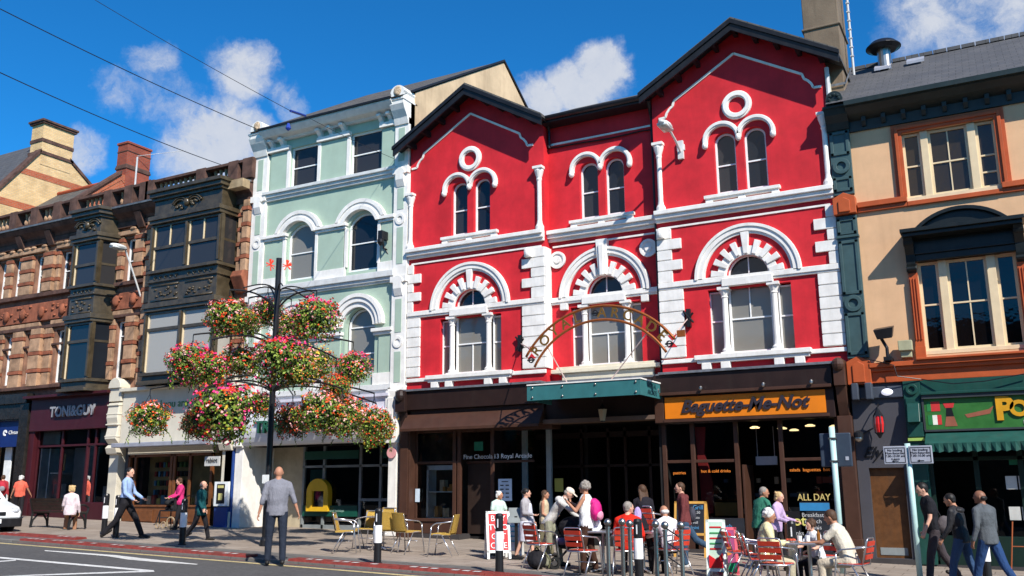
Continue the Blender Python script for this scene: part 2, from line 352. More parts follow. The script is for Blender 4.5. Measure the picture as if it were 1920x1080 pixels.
# ================================================================ GROUND
def sheet(x0, x1, y0, y1, dz, nx=1, ny=1):
    mb = MB()
    for i in range(nx):
        for j in range(ny):
            xa = x0 + (x1 - x0) * i / nx; xb = x0 + (x1 - x0) * (i + 1) / nx; ya = y0 + (y1 - y0) * j / ny; yb = y0 + (y1 - y0) * (j + 1) / ny
            mb.add([(x, y, gz(x, y) + dz) for x, y in ((xa, ya), (xb, ya), (xb, yb), (xa, yb))], [(0, 1, 2, 3)])
    return mb
def gmat(name, c1, c2, scale, crack=True, slab=None):
    k = NT(name); a = k.ramp(k.noise(scale, 8, .7), .3, .7); base = k.mix(a, c1, c2)
    base = k.mix(k.ramp(k.noise(.35, 5, .7), .45, .7, 0, .35), base, tuple(c * .6 for c in c1)); h = k.noise(140, 3)
    sp = k.ramp(k.noise(90, 2, .5), .62, .75, 0, .5); base = k.mix(sp, base, tuple(min(1, c * 1.6) for c in c2))
    if slab:
        sx = k.n('ShaderNodeTexBrick', offset=.5); k.l(k.tc.outputs['Object'], sx.inputs['Vector']); sx.inputs['Scale'].default_value = 1; sx.inputs['Brick Width'].default_value = slab[0]; sx.inputs['Row Height'].default_value = slab[1]
        sx.inputs['Mortar Size'].default_value = .01; sx.inputs['Color1'].default_value = (1, 1, 1, 1); sx.inputs['Color2'].default_value = (.84, .82, .80, 1); sx.inputs['Mortar'].default_value = (.5, .48, .46, 1)
        base = k.mix(1., base, sx.outputs[0], 'MULTIPLY')
    k.l(base, k.p.inputs['Base Color']); k.p.inputs['Roughness'].default_value = .85; k.p.inputs['Specular IOR Level'].default_value = .3; k.bump(h, .35, .01); MATS[name] = k.m; return k.m
ASPH = gmat('asphalt', (.058, .056, .055), (.115, .11, .107), 12)
PAVE = gmat('beige paving', (.27, .22, .18), (.37, .31, .255), 3, slab=(.6, .45))
GPAV = gmat('grey granite paving', (.10, .095, .092), (.16, .15, .145), 5, slab=(.9, .3))
KERB = gmat('granite kerb', (.15, .14, .13), (.22, .21, .19), 8, slab=(.9, 2.))
GRND = gmat('far ground', (.10, .095, .09), (.14, .13, .12), 1)
LINEW = mat('white road paint', (.62, .61, .58), .7, .2, 20, dirt=.45, bump=.2, vstreak=False, dirtcol=(.12, .12, .12))
LINEY = mat('worn yellow road paint', (.50, .40, .20), .7, .2, 20, dirt=.5, bump=.2, vstreak=False, dirtcol=(.12, .11, .09))
REDK = mat('red rubber kerb block', (.20, .032, .024), .65, .25, 8, dirt=.4, bump=.5, vstreak=False)
def S(name, mb, m, **k): return P(name, mb, m, kind='structure', **k)
S('ground', sheet(-500, 500, -400, 600, -.35, 2, 2), GRND)
S('road', sheet(-140, 120, -9, 14.45, -.05), ASPH)
S('pavement', sheet(-140, 120, 15.62, 30, 0.), PAVE)
S('paving_strip', sheet(-140, 120, 14.56, 15.5, -.006), GPAV)
k = MB()
for a, b, h in ((14.40, 14.56, .0), (15.5, 15.62, .0)):
    k.add([(x, y, gz(x, y) + z) for x, y, z in ((-140, a, -.2), (120, a, -.2), (120, b, -.2), (-140, b, -.2), (-140, a, h), (120, a, h), (120, b, h), (-140, b, h))], [(0, 1, 5, 4), (4, 5, 6, 7), (3, 2, 6, 7)])
S('kerb', k, KERB)
S('opposite_pavement', sheet(-140, 120, -30, -9, -.02), PAVE)
def mark(name, pts, m, dz=-.044): 
    p = [G(*q, dz) for q in pts]; mb = MB().add(p, [tuple(range(len(p)))]); return S(name, mb, m)
mark('road_marking', [(84, 1031.5), (220, 1041), (262, 1046), (372, 1057.5), (368, 1058.5), (290, 1053.5), (240, 1049), (200, 1042.5), (84, 1033)], LINEW)
mark('road_marking', [(-60, 1037), (0, 1044), (288, 1069), (290, 1072), (60, 1079.5), (-60, 1086), (-60, 1083.5), (60, 1077.5), (262, 1070), (0, 1046.8), (-60, 1041)], LINEW)
mark('road_marking', [(-60, 1056), (30, 1049), (30, 1051), (-60, 1059)], LINEW)
S('yellow_line', sheet(-60, 20, 14.02, 14.16, -.045), LINEY)
def redkerb(x0, x1, y, n, label, w=.40):
    t = T('traffic_kerb', label, 'kerb block', (x0, y, gz(x0, y)), group='red rubber kerb strips along the road edge', world=True)
    a = MB(); wh = MB(); L_ = (x1 - x0) / n
    for i in range(n):
        p = x0 + L_ * i; q = p + L_ - .015; z0 = gz(p, y); z1 = gz(q, y); 
        a.add([(p, y - .05, z0 - .12), (q, y - .05, z1 - .12), (q, y + w, z1 - .02), (p, y + w, z0 - .02), (p, y + .06, z0 + .045), (q, y + .06, z1 + .045), (q, y + w - .04, z1 + .05), (p, y + w - .04, z0 + .05)],
              [(0, 3, 2, 1), (4, 5, 6, 7), (0, 1, 5, 4), (1, 2, 6, 5), (2, 3, 7, 6), (3, 0, 4, 7)])
        if i % 2 == 0 or rnd.random() < .4:
            for j in range(3):
                if rnd.random() < .15: continue
                c = p + L_ * (.25 + .25 * j); z = gz(c, y) + .052
                wh.add([(c - .075, y + .11, z), (c + .075, y + .11, z), (c + .075, y + .22, z + .002), (c - .075, y + .22, z + .002)], [(0, 1, 2, 3)])
    P('rubber_block', a, REDK, t); P('reflector', wh, LINEW, t)
redkerb(-21.4, -14.0, 14.40, 8, 'long red kerb strip with white dashes beside the road, left of the bald man')
redkerb(-12.9, -3.0, 14.40, 11, 'long red kerb strip with white dashes in front of the cafe tables')
redkerb(-23.5, -20.5, 15.25, 3, 'short red kerb strip in front of the bench')
t = S('ramp', MB().add([(x, y, gz(x, y) + z) for x, y, z in ((-14., 14.2, -.1), (-12.95, 14.2, -.1), (-12.95, 14.8, .02), (-14., 14.8, .02), (-14., 14.8, -.1), (-12.95, 14.8, -.1))], [(0, 1, 2, 3), (3, 2, 5, 4), (0, 3, 4), (1, 5, 2)]), ASPH)
# ================================================================ RED ARCADE BUILDING
B = T('arcade_building', 'red rendered three bay building with white trim and twin gables', 'building', (-9, D, .2), world=True)
XC = [-12.83, -8.94, -5.15]; BY = [D, D + .3, D]; BX = [(-14.9, -10.5), (-10.5, -7.35), (-7.35, -3.05)]
for i in (0, 1, 2):
    xc, y, (xa, xb) = XC[i], BY[i], BX[i]
    if i == 1: outer = [(xa, 4.2), (xb, 4.2), (xb, 11.55), (xa, 11.55)]
    else: outer = [(xa, 4.2), (xb, 4.2), (xb, 11.55), (xc + .08, 12.9), (xa, 11.55)]
    dx = .37; zo = 0
    holes = [archpts(xc - dx, .27, 8.62, 9.92, .27), archpts(xc + dx, .27, 8.62, 9.92, .27),
             [(xc - .98, 4.66), (xc + .98, 4.66), (xc + .98, 6.24), (xc - .98, 6.24)], archpts(xc, .5, 6.5, 6.53, .5)]
    wl = MB().wall(outer, holes, y, .22, .5); P('bay_wall', wl, RED, B)
    for s_ in (-1, 1):
        window(B, xc + s_ * dx, .265, 8.64, 9.92, y + .12, .265, hb=(9.36,), gm=GBLUE if s_ < 0 else GDARK, fw=.045)
    # tripartite window under the big arch, glazed semicircle above the transom
    pale = GGREY
    vb = ((xc, 4.7, 5.5),) if i < 2 else ((xc - .02, 5.52, 6.3),)
    window(B, xc, .52, 4.68, 6.4, y + .13, 0, gm=pale, hb=(5.50,), vb=vb, fw=.05)
    for s_ in (-1, 1): window(B, xc + s_ * .82, .17, 4.68, 6.2, y + .14, 0, gm=pale, hb=(5.48,), fw=.035)
    window(B, xc, .495, 6.5, 6.54, y + .13, .49, gm=GDARK, fw=.035, vb=(xc,))
    # columns of the window
    for s_ in (-1, 1):
        x = xc + s_ * .585; c = MB(); c.lathe((x, y + .02, 0), [(.12, 4.66), (.12, 4.76), (.085, 4.80), (.075, 4.9), (.07, 6.0), (.09, 6.03), (.075, 6.06), (.12, 6.18), (.12, 6.2)], 12)
        c.box(x - .14, x + .14, y - .12, y + .16, 6.2, 6.27); c.box(x - .13, x + .13, y - .11, y + .15, 4.64, 4.7); P('window_column', c, WHITE, B)
    # big arch moulding in three steps
    a = MB(); a.ring(xc, 6.5, 1.02, 1.27, 0, 180, y - .05, y + .05, 32); a.ring(xc, 6.5, 1.08, 1.235, 0, 180, y - .09, y + .04, 32); a.ring(xc, 6.5, 1.19, 1.26, 0, 180, y - .12, y + .03, 32)
    a.box(xc - 1.27, xc - 1.02, y - .05, y + .02, 6.36, 6.5); a.box(xc + 1.02, xc + 1.27, y - .05, y + .02, 6.36, 6.5)
    P('arch_moulding', a, WHITE, B)
    v = MB(); v.ring(xc, 6.5, .5, .72, 0, 180, y - .045, y + .02, 26)
    for q in range(9):
        an = 8 + (164) * q / 8.
        if i == 1 and q == 4: continue
        hw = 5.2 if q != 4 else 5.5; v.ring(xc, 6.5, .53, .87 if q != 4 else 1.06, an - hw, an + hw, y - .085, y + .01, 2)
    if i == 1:
        v.ext([(xc - .1, 7.0), (xc + .1, 7.0), (xc + .16, 7.95), (xc - .16, 7.95)], y - .16, y + .01); v.ext([(xc - .045, 6.98), (xc + .045, 6.98), (xc + .07, 7.8), (xc - .07, 7.8)], y - .2, y)
    P('voussoir_arch', v, WHITE, B, bevel=.008)
    # string courses
    s = MB(); s.box(xa, xb, y - .09, y + .02, 6.40, 6.53); s.box(xa, xb, y - .06, y + .02, 6.35, 6.40)
    s2 = MB(); s2.box(xc - .60, xc + .60, y - .14, y + .14, 6.27, 6.46)
    P('string_course', s, WHITE, B, bevel=.01); P('transom', s2, WHITE, B, bevel=.01)
    s = MB(); s.box(xa, xb, y - .22, y, 8.26, 8.37); s.box(xa, xb, y - .16, y, 8.16, 8.26); s.box(xa, xb, y - .08, y, 8.08, 8.16); P('cornice', s, WHITE, B, bevel=.012)
    s = MB().box(xa + .1, xb - .1, y - .03, y, 7.92, 7.965); P('string_course', s, WHITE, B)
    # hood moulds over the paired windows
    h = MB()
    for s_ in (-1, 1):
        cx = xc + s_ * .42; h.ring(cx, 9.98, .355, .475, -8 if s_ > 0 else 0, 180 if s_ > 0 else 188, y - .10, y, 20); h.ring(cx, 9.98, .39, .45, -8 if s_ > 0 else 0, 180 if s_ > 0 else 188, y - .13, y, 20)
        h.ell((xc + s_ * .835, y - .08, 9.88), (.075, .09, .09))
    h.ell((xc, y - .08, 9.96), (.07, .09, .1)); P('hood_mould', h, WHITE, B)
    s = MB(); s.box(xc - .92, xc + .92, y - .14, y, 8.5, 8.58); s.box(xc - .88, xc + .88, y - .1, y, 8.45, 8.5)
    for q in (-.8, 0, .8): s.box(xc + q - .09, xc + q + .09, y - .11, y, 8.37, 8.45)
    P('window_sill', s, WHITE, B, bevel=.008)
    if i != 1:
        r_ = MB(); r_.ring(xc, 10.82, .21, .37, 0, 360, y - .05, y, 32); r_.ring(xc, 10.82, .24, .33, 0, 360, y - .09, y, 32); P('roundel', r_, WHITE, B)
        tr = MB(); lft = [(xc - 2.02, 10.86), (xc - 1.84, 10.87), (xc - 1.80, 10.98), (xc - 1.72, 11.08), (xc - 1.64, 11.14), (xc - 1.60, 11.27)]
        line = lft + [(xc, 12.2)] + [(2 * xc - a_, b_) for a_, b_ in lft[::-1]]
        for (x1, z1), (x2, z2) in zip(line, line[1:]):
            n_ = Vector((-(z2 - z1), x2 - x1)).normalized() * .028; tr.ext([(x1 + n_.x, z1 + n_.y), (x1 - n_.x, z1 - n_.y), (x2 - n_.x, z2 - n_.y), (x2 + n_.x, z2 + n_.y)], y - .03, y + .01)
        P('gable_trim', tr, WHITE, B)
        # roof and barge boards
        ax, az, hw, dr = xc + .09, 12.86, 2.42, 1.42; yf = D - .48
        rf = MB().ext([(ax - hw, az - dr), (ax, az), (ax + hw, az - dr), (ax + hw, az - dr + .08), (ax, az + .09), (ax - hw, az - dr + .08)], yf - .03, D + 9)
        P('roof', rf, SLATE, B)
        bb = MB().ext([(ax - hw - .02, az - dr - .02), (ax, az - .02), (ax + hw + .02, az - dr - .02), (ax + hw + .02, az - dr - .28), (ax, az - .28), (ax - hw - .02, az - dr - .28)], yf - .06, yf)
        bb.ext([(ax - hw - .04, az - dr + .0), (ax, az + .02), (ax + hw + .04, az - dr), (ax + hw + .04, az - dr - .1), (ax, az - .1), (ax - hw - .04, az - dr - .1)], yf - .1, yf - .06)
        P('barge_board', bb, BLACK, B)
        sf = MB().ext([(ax - hw, az - dr - .03), (ax, az - .02), (ax + hw, az - dr - .03), (ax + hw, az - dr - .06), (ax, az - .06), (ax - hw, az - dr - .06)], yf, D)
        for q in range(-4, 5):
            x = ax + q * .5; z = az - abs(q) * .5 * dr / hw; sf.box(x - .05, x + .05, yf + .02, D, z - .24, z - .09)
        P('soffit', sf, BLACK, B)
        if i == 2: P('gable_return', MB().box(-3.02, -2.98, D - .02, D + .5, 10.6, 11.3), CREAMW, B)
    else:
        P('roof', MB().add([(xa - .1, D - .12, 11.56), (xb + .1, D - .12, 11.56), (xb + .1, D + 2.4, 12.80), (xa - .1, D + 2.4, 12.80), (xb + .1, D + 5, 11.6), (xa - .1, D + 5, 11.6)], [(0, 1, 2, 3), (3, 2, 4, 5)]), SLATE, B)
        g = MB(); g.box(xa, xb, D - .16, y, 11.36, 11.52); g.tube([(xa, D - .2, 11.48), (xb, D - .2, 11.48)], .07); P('gutter', g, BLACK, B)
        s = MB(); s.add([(xa, y - .03, 10.86), (xb, y - .03, 10.83), (xb, y - .03, 10.87), (xa, y - .03, 10.90)], [(0, 1, 2, 3)]); s.box(xa, xb, y - .028, y, 10.84, 10.885); P('string_course', s, WHITE, B)
        P('cable', MB().tube([(xa, y - .04, 10.78)] + [(xa + (xb - xa) * q / 8, y - .045, 10.74 + .02 * math.sin(q)) for q in range(1, 8)] + [(xb, y - .04, 10.72)], .02, 6), BLACK, B)
        P('downpipe', MB().tube([(xb - .06, D - .1, 11.45), (xb - .08, D + .1, 11.2), (xb - .08, D + .2, 11), (xb - .08, D + .2, 4.3)], .05), BLACK, B)
        P('downpipe', MB().tube([(xa + .1, D + .05, 11.45), (xa + .08, D + .2, 11.25), (xa + .08, D + .2, 10.75)], .04), BLACK, B)
        for q, rr in ((xc - 1.32, 0), (xc + 1.25, 0)):
            m_ = MB(); m_.ring(q, 7.57, 0.001, .235, 0, 360, y - .03, y, 28); m_.ring(q, 7.57, .17, .235, 0, 360, y - .06, y, 28); m_.ring(q, 7.57, 0.001, .09, 0, 360, y - .06, y, 16); P('medallion', m_, WHITE, B)
        for q in (xc - 1.13, xc + 1.13): P('corbel', MB().box(q - .1, q + .1, y - .13, y, 6.18, 6.35), WHITE, B, bevel=.01)
    # sill course with brackets
    s = MB(); s.box(xa, xb, y - .07, y, 4.52, 4.62); s.box(xc - 1.35, xc + 1.35, y - .17, y + .05, 4.55, 4.66); s.box(xc - 1.3, xc + 1.3, y - .12, y, 4.47, 4.55)
    if i == 1: s.box(xa + .1, xb - .1, y - .2, y, 4.5, 4.6); s.box(xa + .35, xb - .3, y - .12, y, 4.2, 4.5)
    else:
        for q in (-1.08, -.62, .62, 1.08): s.box(xc + q - .11, xc + q + .11, y - .13, y, 4.32, 4.47)
    P('sill_course', s, WHITE if i != 1 else CREAMW, B, bevel=.01)
def quoins(x0, x1, xn, y, side):
    """lower rusticated stack x0..x1, upper toothed stack with narrow width down to xn"""
    mb = MB(); n = 6
    for q in range(n): mb.box(x0, x1, y - .06, y + .01, 4.66 + 1.69 * q / n + .014, 4.66 + 1.69 * (q + 1) / n - .014)
    mb.box(x0 + .015, x1 - .015, y - .035, y + .01, 4.66, 6.35)
    na, nb = (x0, xn) if side < 0 else (xn, x1)
    for a, b, wide in ((6.53, 6.83, 0), (6.83, 7.10, 1), (7.10, 7.36, 0), (7.36, 7.64, 1), (7.64, 7.92, 0)):
        mb.box(x0 if wide else na, x1 if wide else nb, y - .06, y + .01, a + .012, b - .012)
    mb.box(na + .01, nb - .01, y - .03, y + .01, 6.53, 7.92)
    P('quoins', mb, WHITE, B, bevel=.006)
quoins(-14.9, -14.46, -14.72, D, -1); quoins(-11.18, -10.5, -10.9, D, 1); quoins(-7.35, -6.73, -6.98, D, -1); quoins(-3.55, -3.05, -3.27, D, 1)
r_ = MB(); r_.box(-10.5, -10.46, D - .04, D + .3, 4.66, 7.9); P('bay_return', r_, WHITE, B)
for x, zt in ((-10.62, 10.1), (-7.2, 10.12), (-3.14, 10.1), (-14.84, 10.0)):
    c = MB(); c.lathe((x, D - .05, 0), [(.12, 8.37), (.12, 8.47), (.08, 8.55), (.065, 8.65), (.062, zt - .35), (.08, zt - .3), (.07, zt - .26), (.13, zt - .06), (.13, zt)], 12); c.box(x - .14, x + .14, D - .19, D + .02, zt, zt + .07); P('corner_column', c, WHITE, B)
for x in (-10.95, -7.22):
    P('corbel', MB().box(x - .09, x + .09, D - .18, D, 7.66, 7.9).ell((x, D - .16, 7.78), (.1, .08, .14)), WHITE, B)
for x in (-10.9, -7.05): P('painted_mark', MB().ext([(x - .12, 5.22), (x + .12, 5.22), (x, 5.08)], D - .066, D - .062).ext([(x - .12, 4.92), (x + .12, 4.92), (x, 5.06)], D - .066, D - .062), RED, B)
# body of the building
bd = MB(); bd.box(-14.88, -14.6, D + .5, D + 9, .2, 11.5); bd.box(-3.35, -3.07, D + .5, D + 9, 0, 11.5); bd.box(-14.88, -3.07, D + 9, D + 9.2, 0, 12.5); bd.box(-14.6, -3.35, D + .5, D + 9, 4.15, 4.3); P('rear_walls', bd, STONED, B)
# lead flashing
fl = MB()
for xa, xb, y in ((-15.0, -10.5, D), (-10.5, -7.35, D + .3), (-7.35, -3.3, D)): fl.box(xa, xb, y - .36, y - .005, 4.235, 4.29)
P('lead_flashing', fl, LEAD, B)
# left shopfront
f = MB(); f.box(-14.9, -10.5, D - .3, D + .3, 3.72, 4.23); f.box(-14.9, -10.5, D - .2, D + .3, 3.6, 3.72); P('fascia', f, DBROWN, B, bevel=.01)
f = MB(); f.add([(-14.75, D - .16, 3.66), (-10.5, D - .16, 3.66), (-10.5, D - .5, 3.2), (-14.75, D - .5, 3.2), (-14.75, D, 3.2), (-10.5, D, 3.2), (-14.75, D, 3.66), (-10.5, D, 3.66)], [(0, 1, 2, 3), (3, 2, 5, 4), (0, 3, 4, 6), (1, 7, 5, 2)]); f.box(-14.76, -10.5, D - .53, D - .47, 3.13, 3.2); P('awning_box', f, BROWN, B)
f = MB(); f.box(-14.98, -14.62, D - .2, D + .1, .35, 3.7); f.box(-14.93, -14.67, D - .23, D - .2, .9, 3.1); f.box(-15.0, -14.6, D - .24, D + .1, .3, .8); P('pilaster', f, BROWN, B, bevel=.01)
f = MB(); f.box(-15.0, -14.68, D - .42, D, 3.68, 4.25); f.ell((-14.84, D - .38, 4.12), (.15, .16, .18)); f.extx([(D, 3.7), (D - .3, 3.7), (D - .22, 3.3), (D, 3.1)], -14.95, -14.7); P('console', f, DBROWN, B, bevel=.01)
# timber frame of left shop
f = MB(); y = D + .1
f.box(-14.62, -13.2, y - .06, y + .02, .42, .76); f.box(-14.62, -13.2, y - .1, y + .02, .74, .82)
for x in (-14.6, -13.35, -13.2): f.box(x - .05, x + .05, y - .05, y + .05, .4, 3.2)
f.box(-14.6, -13.2, y - .04, y + .04, 2.26, 2.33); f.box(-13.2, -12.2, y + .35, y + .42, 2.26, 2.33); f.box(-12.2, -10.95, y - .04, y + .04, 2.26, 2.32)
f.box(-12.22, -12.12, y - .05, y + .42, .4, 3.2); f.box(-12.2, -10.9, y - .06, y + .02, .3, .55); f.box(-14.6, -10.4, y - .04, y + .5, 3.1, 3.25)
P('shop_frame', f, BROWN, B, bevel=.008)
f = MB(); f.box(-13.15, -12.2, y + .35, y + .4, .42, 2.25); P('door', f, mat('very dark wood', (.03, .018, .014), .5), B); 
def pane(x0, x1, z0, z1, y, root): P('shop_pane', MB().add([(x0, y, z0), (x1, y, z0), (x1, y, z1), (x0, y, z1)], [(0, 1, 2, 3)]), GCLEAR, root)
pane(-14.55, -13.4, .8, 2.27, y, B); pane(-14.55, -13.25, 2.33, 3.1, y, B); pane(-12.12, -10.95, .55, 2.27, y, B); pane(-12.12, -10.95, 2.32, 3.1, y, B)
f = MB(); x0 = -14.3; f.box(x0, x0 + .06, y + .06, y + .45, .8, 2.2); f.box(x0, -13.42, y + .06, y + .45, 2.1, 2.22); f.box(x0, -13.42, y + .06, y + .45, .76, .84); f.box(x0, -13.42, y + .1, y + .4, 1.5, 1.53)
P('display_cabinet', f, mat('white laminate', (.8, .84, .86), .4, dirt=0, bump=0), B)
f = MB(); cols = [mat('red box', (.5, .02, .03), .5, dirt=0), mat('cream box', (.6, .5, .35), .6, dirt=0), mat('gold box', (.45, .22, .05), .5, dirt=0)]
for q in range(16):
    x = rnd.uniform(-14.1, -13.5); zz = rnd.choice((.84, 1.53, 1.53)); h = rnd.uniform(.08, .3); f.box(x, x + rnd.uniform(.06, .16), y + .1 + rnd.random() * .1, y + .32, zz, zz + h, rnd.randrange(3))
P('display_goods', f, cols, B)
P('posted_notice', MB().box(-12.0, -11.6, y - .02, y - .01, 1.28, 1.84), mat('pale blue paper', (.55, .65, .75), .7, dirt=0), B)
nb = MB()
for q in range(4):
    for s_ in (0, 1): nb.box(-11.94 + s_ * .16, -11.84 + s_ * .16, y - .024, y - .021, 1.36 + q * .1, 1.39 + q * .1)
nb.box(-11.9, -11.7, y - .024, y - .021, 1.76, 1.78); P('notice_text', nb, BLACK, B)
P('posted_notice', MB().box(-14.58, -14.44, y - .07, y - .06, 1.25, 1.6), mat('pale blue paper', (.55, .65, .75)), B)
PALE = mat('pale lettering', (.55, .52, .48), .5, dirt=0, bump=0)
text('shop_lettering', 'Fine Chocola', .17, (-12.6, y - .055, 2.42), PALE, B, extr=.002); text('shop_lettering', '13 Royal Arcade', .17, (-11.55, y - .055, 2.42), mat('white lettering', (.8, .8, .78), .5, dirt=0, bump=0), B, extr=.002)
P('exit_sign', MB().box(-12.72, -12.45, y - .05, y - .03, 2.58, 2.82), mat('green plastic', (.01, .12, .06), .4, dirt=0), B)
# arcade entrance
f = MB(); f.box(-10.5, -7.4, D - .1, D + .3, 3.3, 4.22); P('fascia', f, DBROWN, B)
P('entrance_soffit', MB().box(-10.5, -7.4, D - .25, D + .3, 3.2, 3.3), mat('entrance soffit timber', (.12, .08, .06), .6), B)
f = MB()
for x in (-11.95, -11.2): f.box(x - .07, x + .07, D + 1.45, D + 1.55, .3, 3.2)
P('glazing_post', f, mat('grey steel post', (.42, .46, .48), .4, dirt=.1), B)
f = MB()
for x in (-10.6, -9.8, -9.3, -8.6, -7.9): f.box(x - .04, x + .04, D + 2.3, D + 2.4, .3, 3.2)
f.box(-12, -7.4, D + 2.3, D + 2.4, 2.15, 2.22); f.box(-12, -7.4, D + 2.3, D + 2.4, 2.95, 3.1); P('arcade_door_frame', f, DBROWN, B)
P('posted_notice', MB().box(-11.0, -10.75, D + 1.4, D + 1.41, 1.5, 1.85), mat('yellow paper', (.5, .45, .1), .7, dirt=0), B)
# right shopfront
f = MB(); f.box(-7.5, -3.38, D - .3, D + .3, 3.76, 4.23); f.box(-7.52, -3.38, D - .22, D + .3, 3.08, 3.76); P('fascia', f, DBROWN, B, bevel=.01)
f = MB(); f.box(-7.5, -3.4, D - .37, D - .3, 3.73, 3.80); f.box(-7.5, -7.28, D - .26, D - .22, 3.1, 3.72); f.box(-7.28, -3.5, D - .28, D - .22, 3.1, 3.17); P('fascia_frame', f, BROWN, B, bevel=.006)
P('sign_board', MB().box(-7.25, -3.56, D - .25, D - .22, 3.185, 3.69), ORANGE, B)
text('sign_lettering', 'Baguette-Me-Not', .40, (-5.4, D - .27, 3.44), mat('charcoal lettering', (.03, .025, .035), .4, dirt=0, bump=0), B, extr=.014, shear=.35, off=.012, sx=1.02)
for x in (-7.35, -6.3, -4.85, -3.8): P('spotlight', MB().lathe((x, D - .42, 3.8), [(.02, 0), (.04, .03), (.04, .07), (.02, .1)], 8).tube([(x, D - .42, 3.84), (x, D - .32, 3.82)], .012), STEEL, B)
f = MB(); f.box(-3.36, -3.06, D - .2, D + .1, .05, 3.1); f.box(-3.33, -3.09, D - .42, D, 3.74, 4.3); f.ell((-3.21, D - .38, 4.2), (.14, .14, .16)); f.extx([(D, 3.74), (D - .34, 3.74), (D - .24, 3.4), (D - .12, 3.1), (D, 3.05)], -3.32, -3.1); f.box(-3.38, -3.04, D - .24, D + .1, .02, .5); P('pilaster', f, BROWN, B, bevel=.01)
f = MB(); y = D + .12
for x in (-7.42, -6.72, -5.68, -4.66, -3.42): f.box(x - .05, x + .05, y - .05, y + .05, .15, 3.1)
f.box(-7.4, -5.68, y - .03, y + .03, 2.16, 2.23); f.box(-4.66, -3.4, y - .03, y + .03, 2.16, 2.23); f.box(-7.42, -5.68, y - .05, y + .03, .15, .5); f.box(-4.66, -3.4, y - .05, y + .03, .1, .45); f.box(-5.6, -5.55, y + .05, y + .9, .12, 2.1); P('shop_frame', f, BROWN, B, bevel=.008)
for a in ((-7.37, -6.77), (-6.67, -5.73), (-4.61, -3.47)): pane(*a, .5, 2.16, y, B); pane(*a, 2.23, 3.08, y, B)
f = MB(); pts = [(-6.70, 3.0), (-6.45, 3.0), (-6.5, 2.4), (-6.33, 1.7), (-6.35, 1.0), (-6.6, 1.0)]; f.ext(pts, y + .12, y + .2); P('curtain', f, mat('red curtain', (.22, .012, .012), .8), B)
f = MB(); f.box(-6.3, -5.75, y + .1, y + .14, .95, 1.25); P('wicker_basket', f, mat('wicker', (.28, .15, .04), .8, bump=.6, bs=90), B)
GLOW = mat('lit ceiling lamp', (.9, .75, .45), .4, dirt=0, bump=0, emit=(1, .72, .35, 1.5))
for x, yy, z in ((-5.5, 1.2, 3.0), (-5.0, 1.9, 3.0), (-4.9, 2.8, 3.0), (-4.2, 1.2, 3.0), (-3.75, 1.8, 3.0)):
    P('ceiling_lamp', MB().lathe((x, D + yy, z), [(.11, -.02), (.12, 0), (.05, .03)], 14), GLOW, B)
P('interior_sign', MB().box(-5.45, -4.95, D + .9, D + .93, 2.1, 2.3).tube([(-5.4, D + .9, 2.3), (-5.4, D + .9, 3.)], .008).tube([(-5., D + .9, 2.3), (-5., D + .9, 3.)], .008), mat('pale sign board', (.5, .5, .52), .5), B)
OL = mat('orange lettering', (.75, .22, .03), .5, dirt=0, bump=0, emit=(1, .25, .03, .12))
text('window_lettering', 'hot & cold drinks', .1, (-6.2, y - .01, 1.96), OL, B, extr=.002); text('window_lettering', 'salads  baguettes  hot', .1, (-4.08, y - .01, 1.96), OL, B, extr=.002); text('window_lettering', 'pastries', .1, (-7.08, y - .01, 1.93), OL, B, extr=.002)
# shop interiors
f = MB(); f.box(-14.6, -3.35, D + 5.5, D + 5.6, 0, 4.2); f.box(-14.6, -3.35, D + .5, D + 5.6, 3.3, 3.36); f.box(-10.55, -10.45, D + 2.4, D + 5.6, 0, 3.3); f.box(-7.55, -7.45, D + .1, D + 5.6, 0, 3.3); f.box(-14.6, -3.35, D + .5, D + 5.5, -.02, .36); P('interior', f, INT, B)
f = MB()
for q in range(40):
    x = rnd.uniform(-7.2, -3.6); z = rnd.choice((.6, 1.0, 1.4, 1.75)); f.cb((x, D + rnd.uniform(1.8, 2.6), z), (rnd.uniform(.08, .25), .1, rnd.uniform(.08, .25)), rnd.randrange(3))
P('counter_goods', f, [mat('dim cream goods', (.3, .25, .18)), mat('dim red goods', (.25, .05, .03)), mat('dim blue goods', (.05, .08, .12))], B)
f = MB(); f.box(-15.0, -14.9, D - .02, D + .5, 4.3, 10.9); P('party_strip', f, WHITE, B)
f = MB(); f.box(-14.6, -13.1, D - .06, D + .5, -.1, .42); f.box(-12.3, -10.45, D - .06, D + .5, -.1, .36); f.box(-7.5, -5.7, D - .04, D + .5, -.1, .2); f.box(-4.7, -3.3, D - .04, D + .5, -.1, .2); P('plinth', f, mat('dark granite plinth', (.05, .045, .045), .5), B)
# ================================================================ MINT BUILDING
M = T('mint_building', 'pale mint green Victorian building with white stucco mouldings', 'building', (-18, D, .4), world=True)
xa, xb = -21.1, -14.93
holes = [archpts(c, .60, 11.03, 12.42, 0) for c in (-19.02, -16.6)] + [archpts(c, .60, 7.98, 9.4, .38) for c in (-18.98, -16.58)] + [archpts(c, .55, 4.9, 6.3, .55) for c in (-19.1, -16.62)]
P('front_wall', MB().wall([(xa, 4.2), (xb, 4.2), (xb, 13.0), (xa, 13.0)], holes, D, .16, .5), MINT, M)
for c in (-19.02, -16.6): window(M, c, .595, 11.05, 12.42, D + .08, hb=(11.72,), gm=GBLUE)
for c, g in ((-18.98, GGREY), (-16.58, GDARK)): window(M, c, .595, 8.0, 9.4, D + .09, .38, hb=(8.86,), gm=g)
for c in (-19.1, -16.62): window(M, c, .54, 4.92, 6.3, D + .18, .54, hb=(6.3, 5.5), gm=GGREY)
WG = mat('grey white stucco', (.62, .62, .60), .6, .08, 4, dirt=.3, dirtcol=(.3, .28, .25))
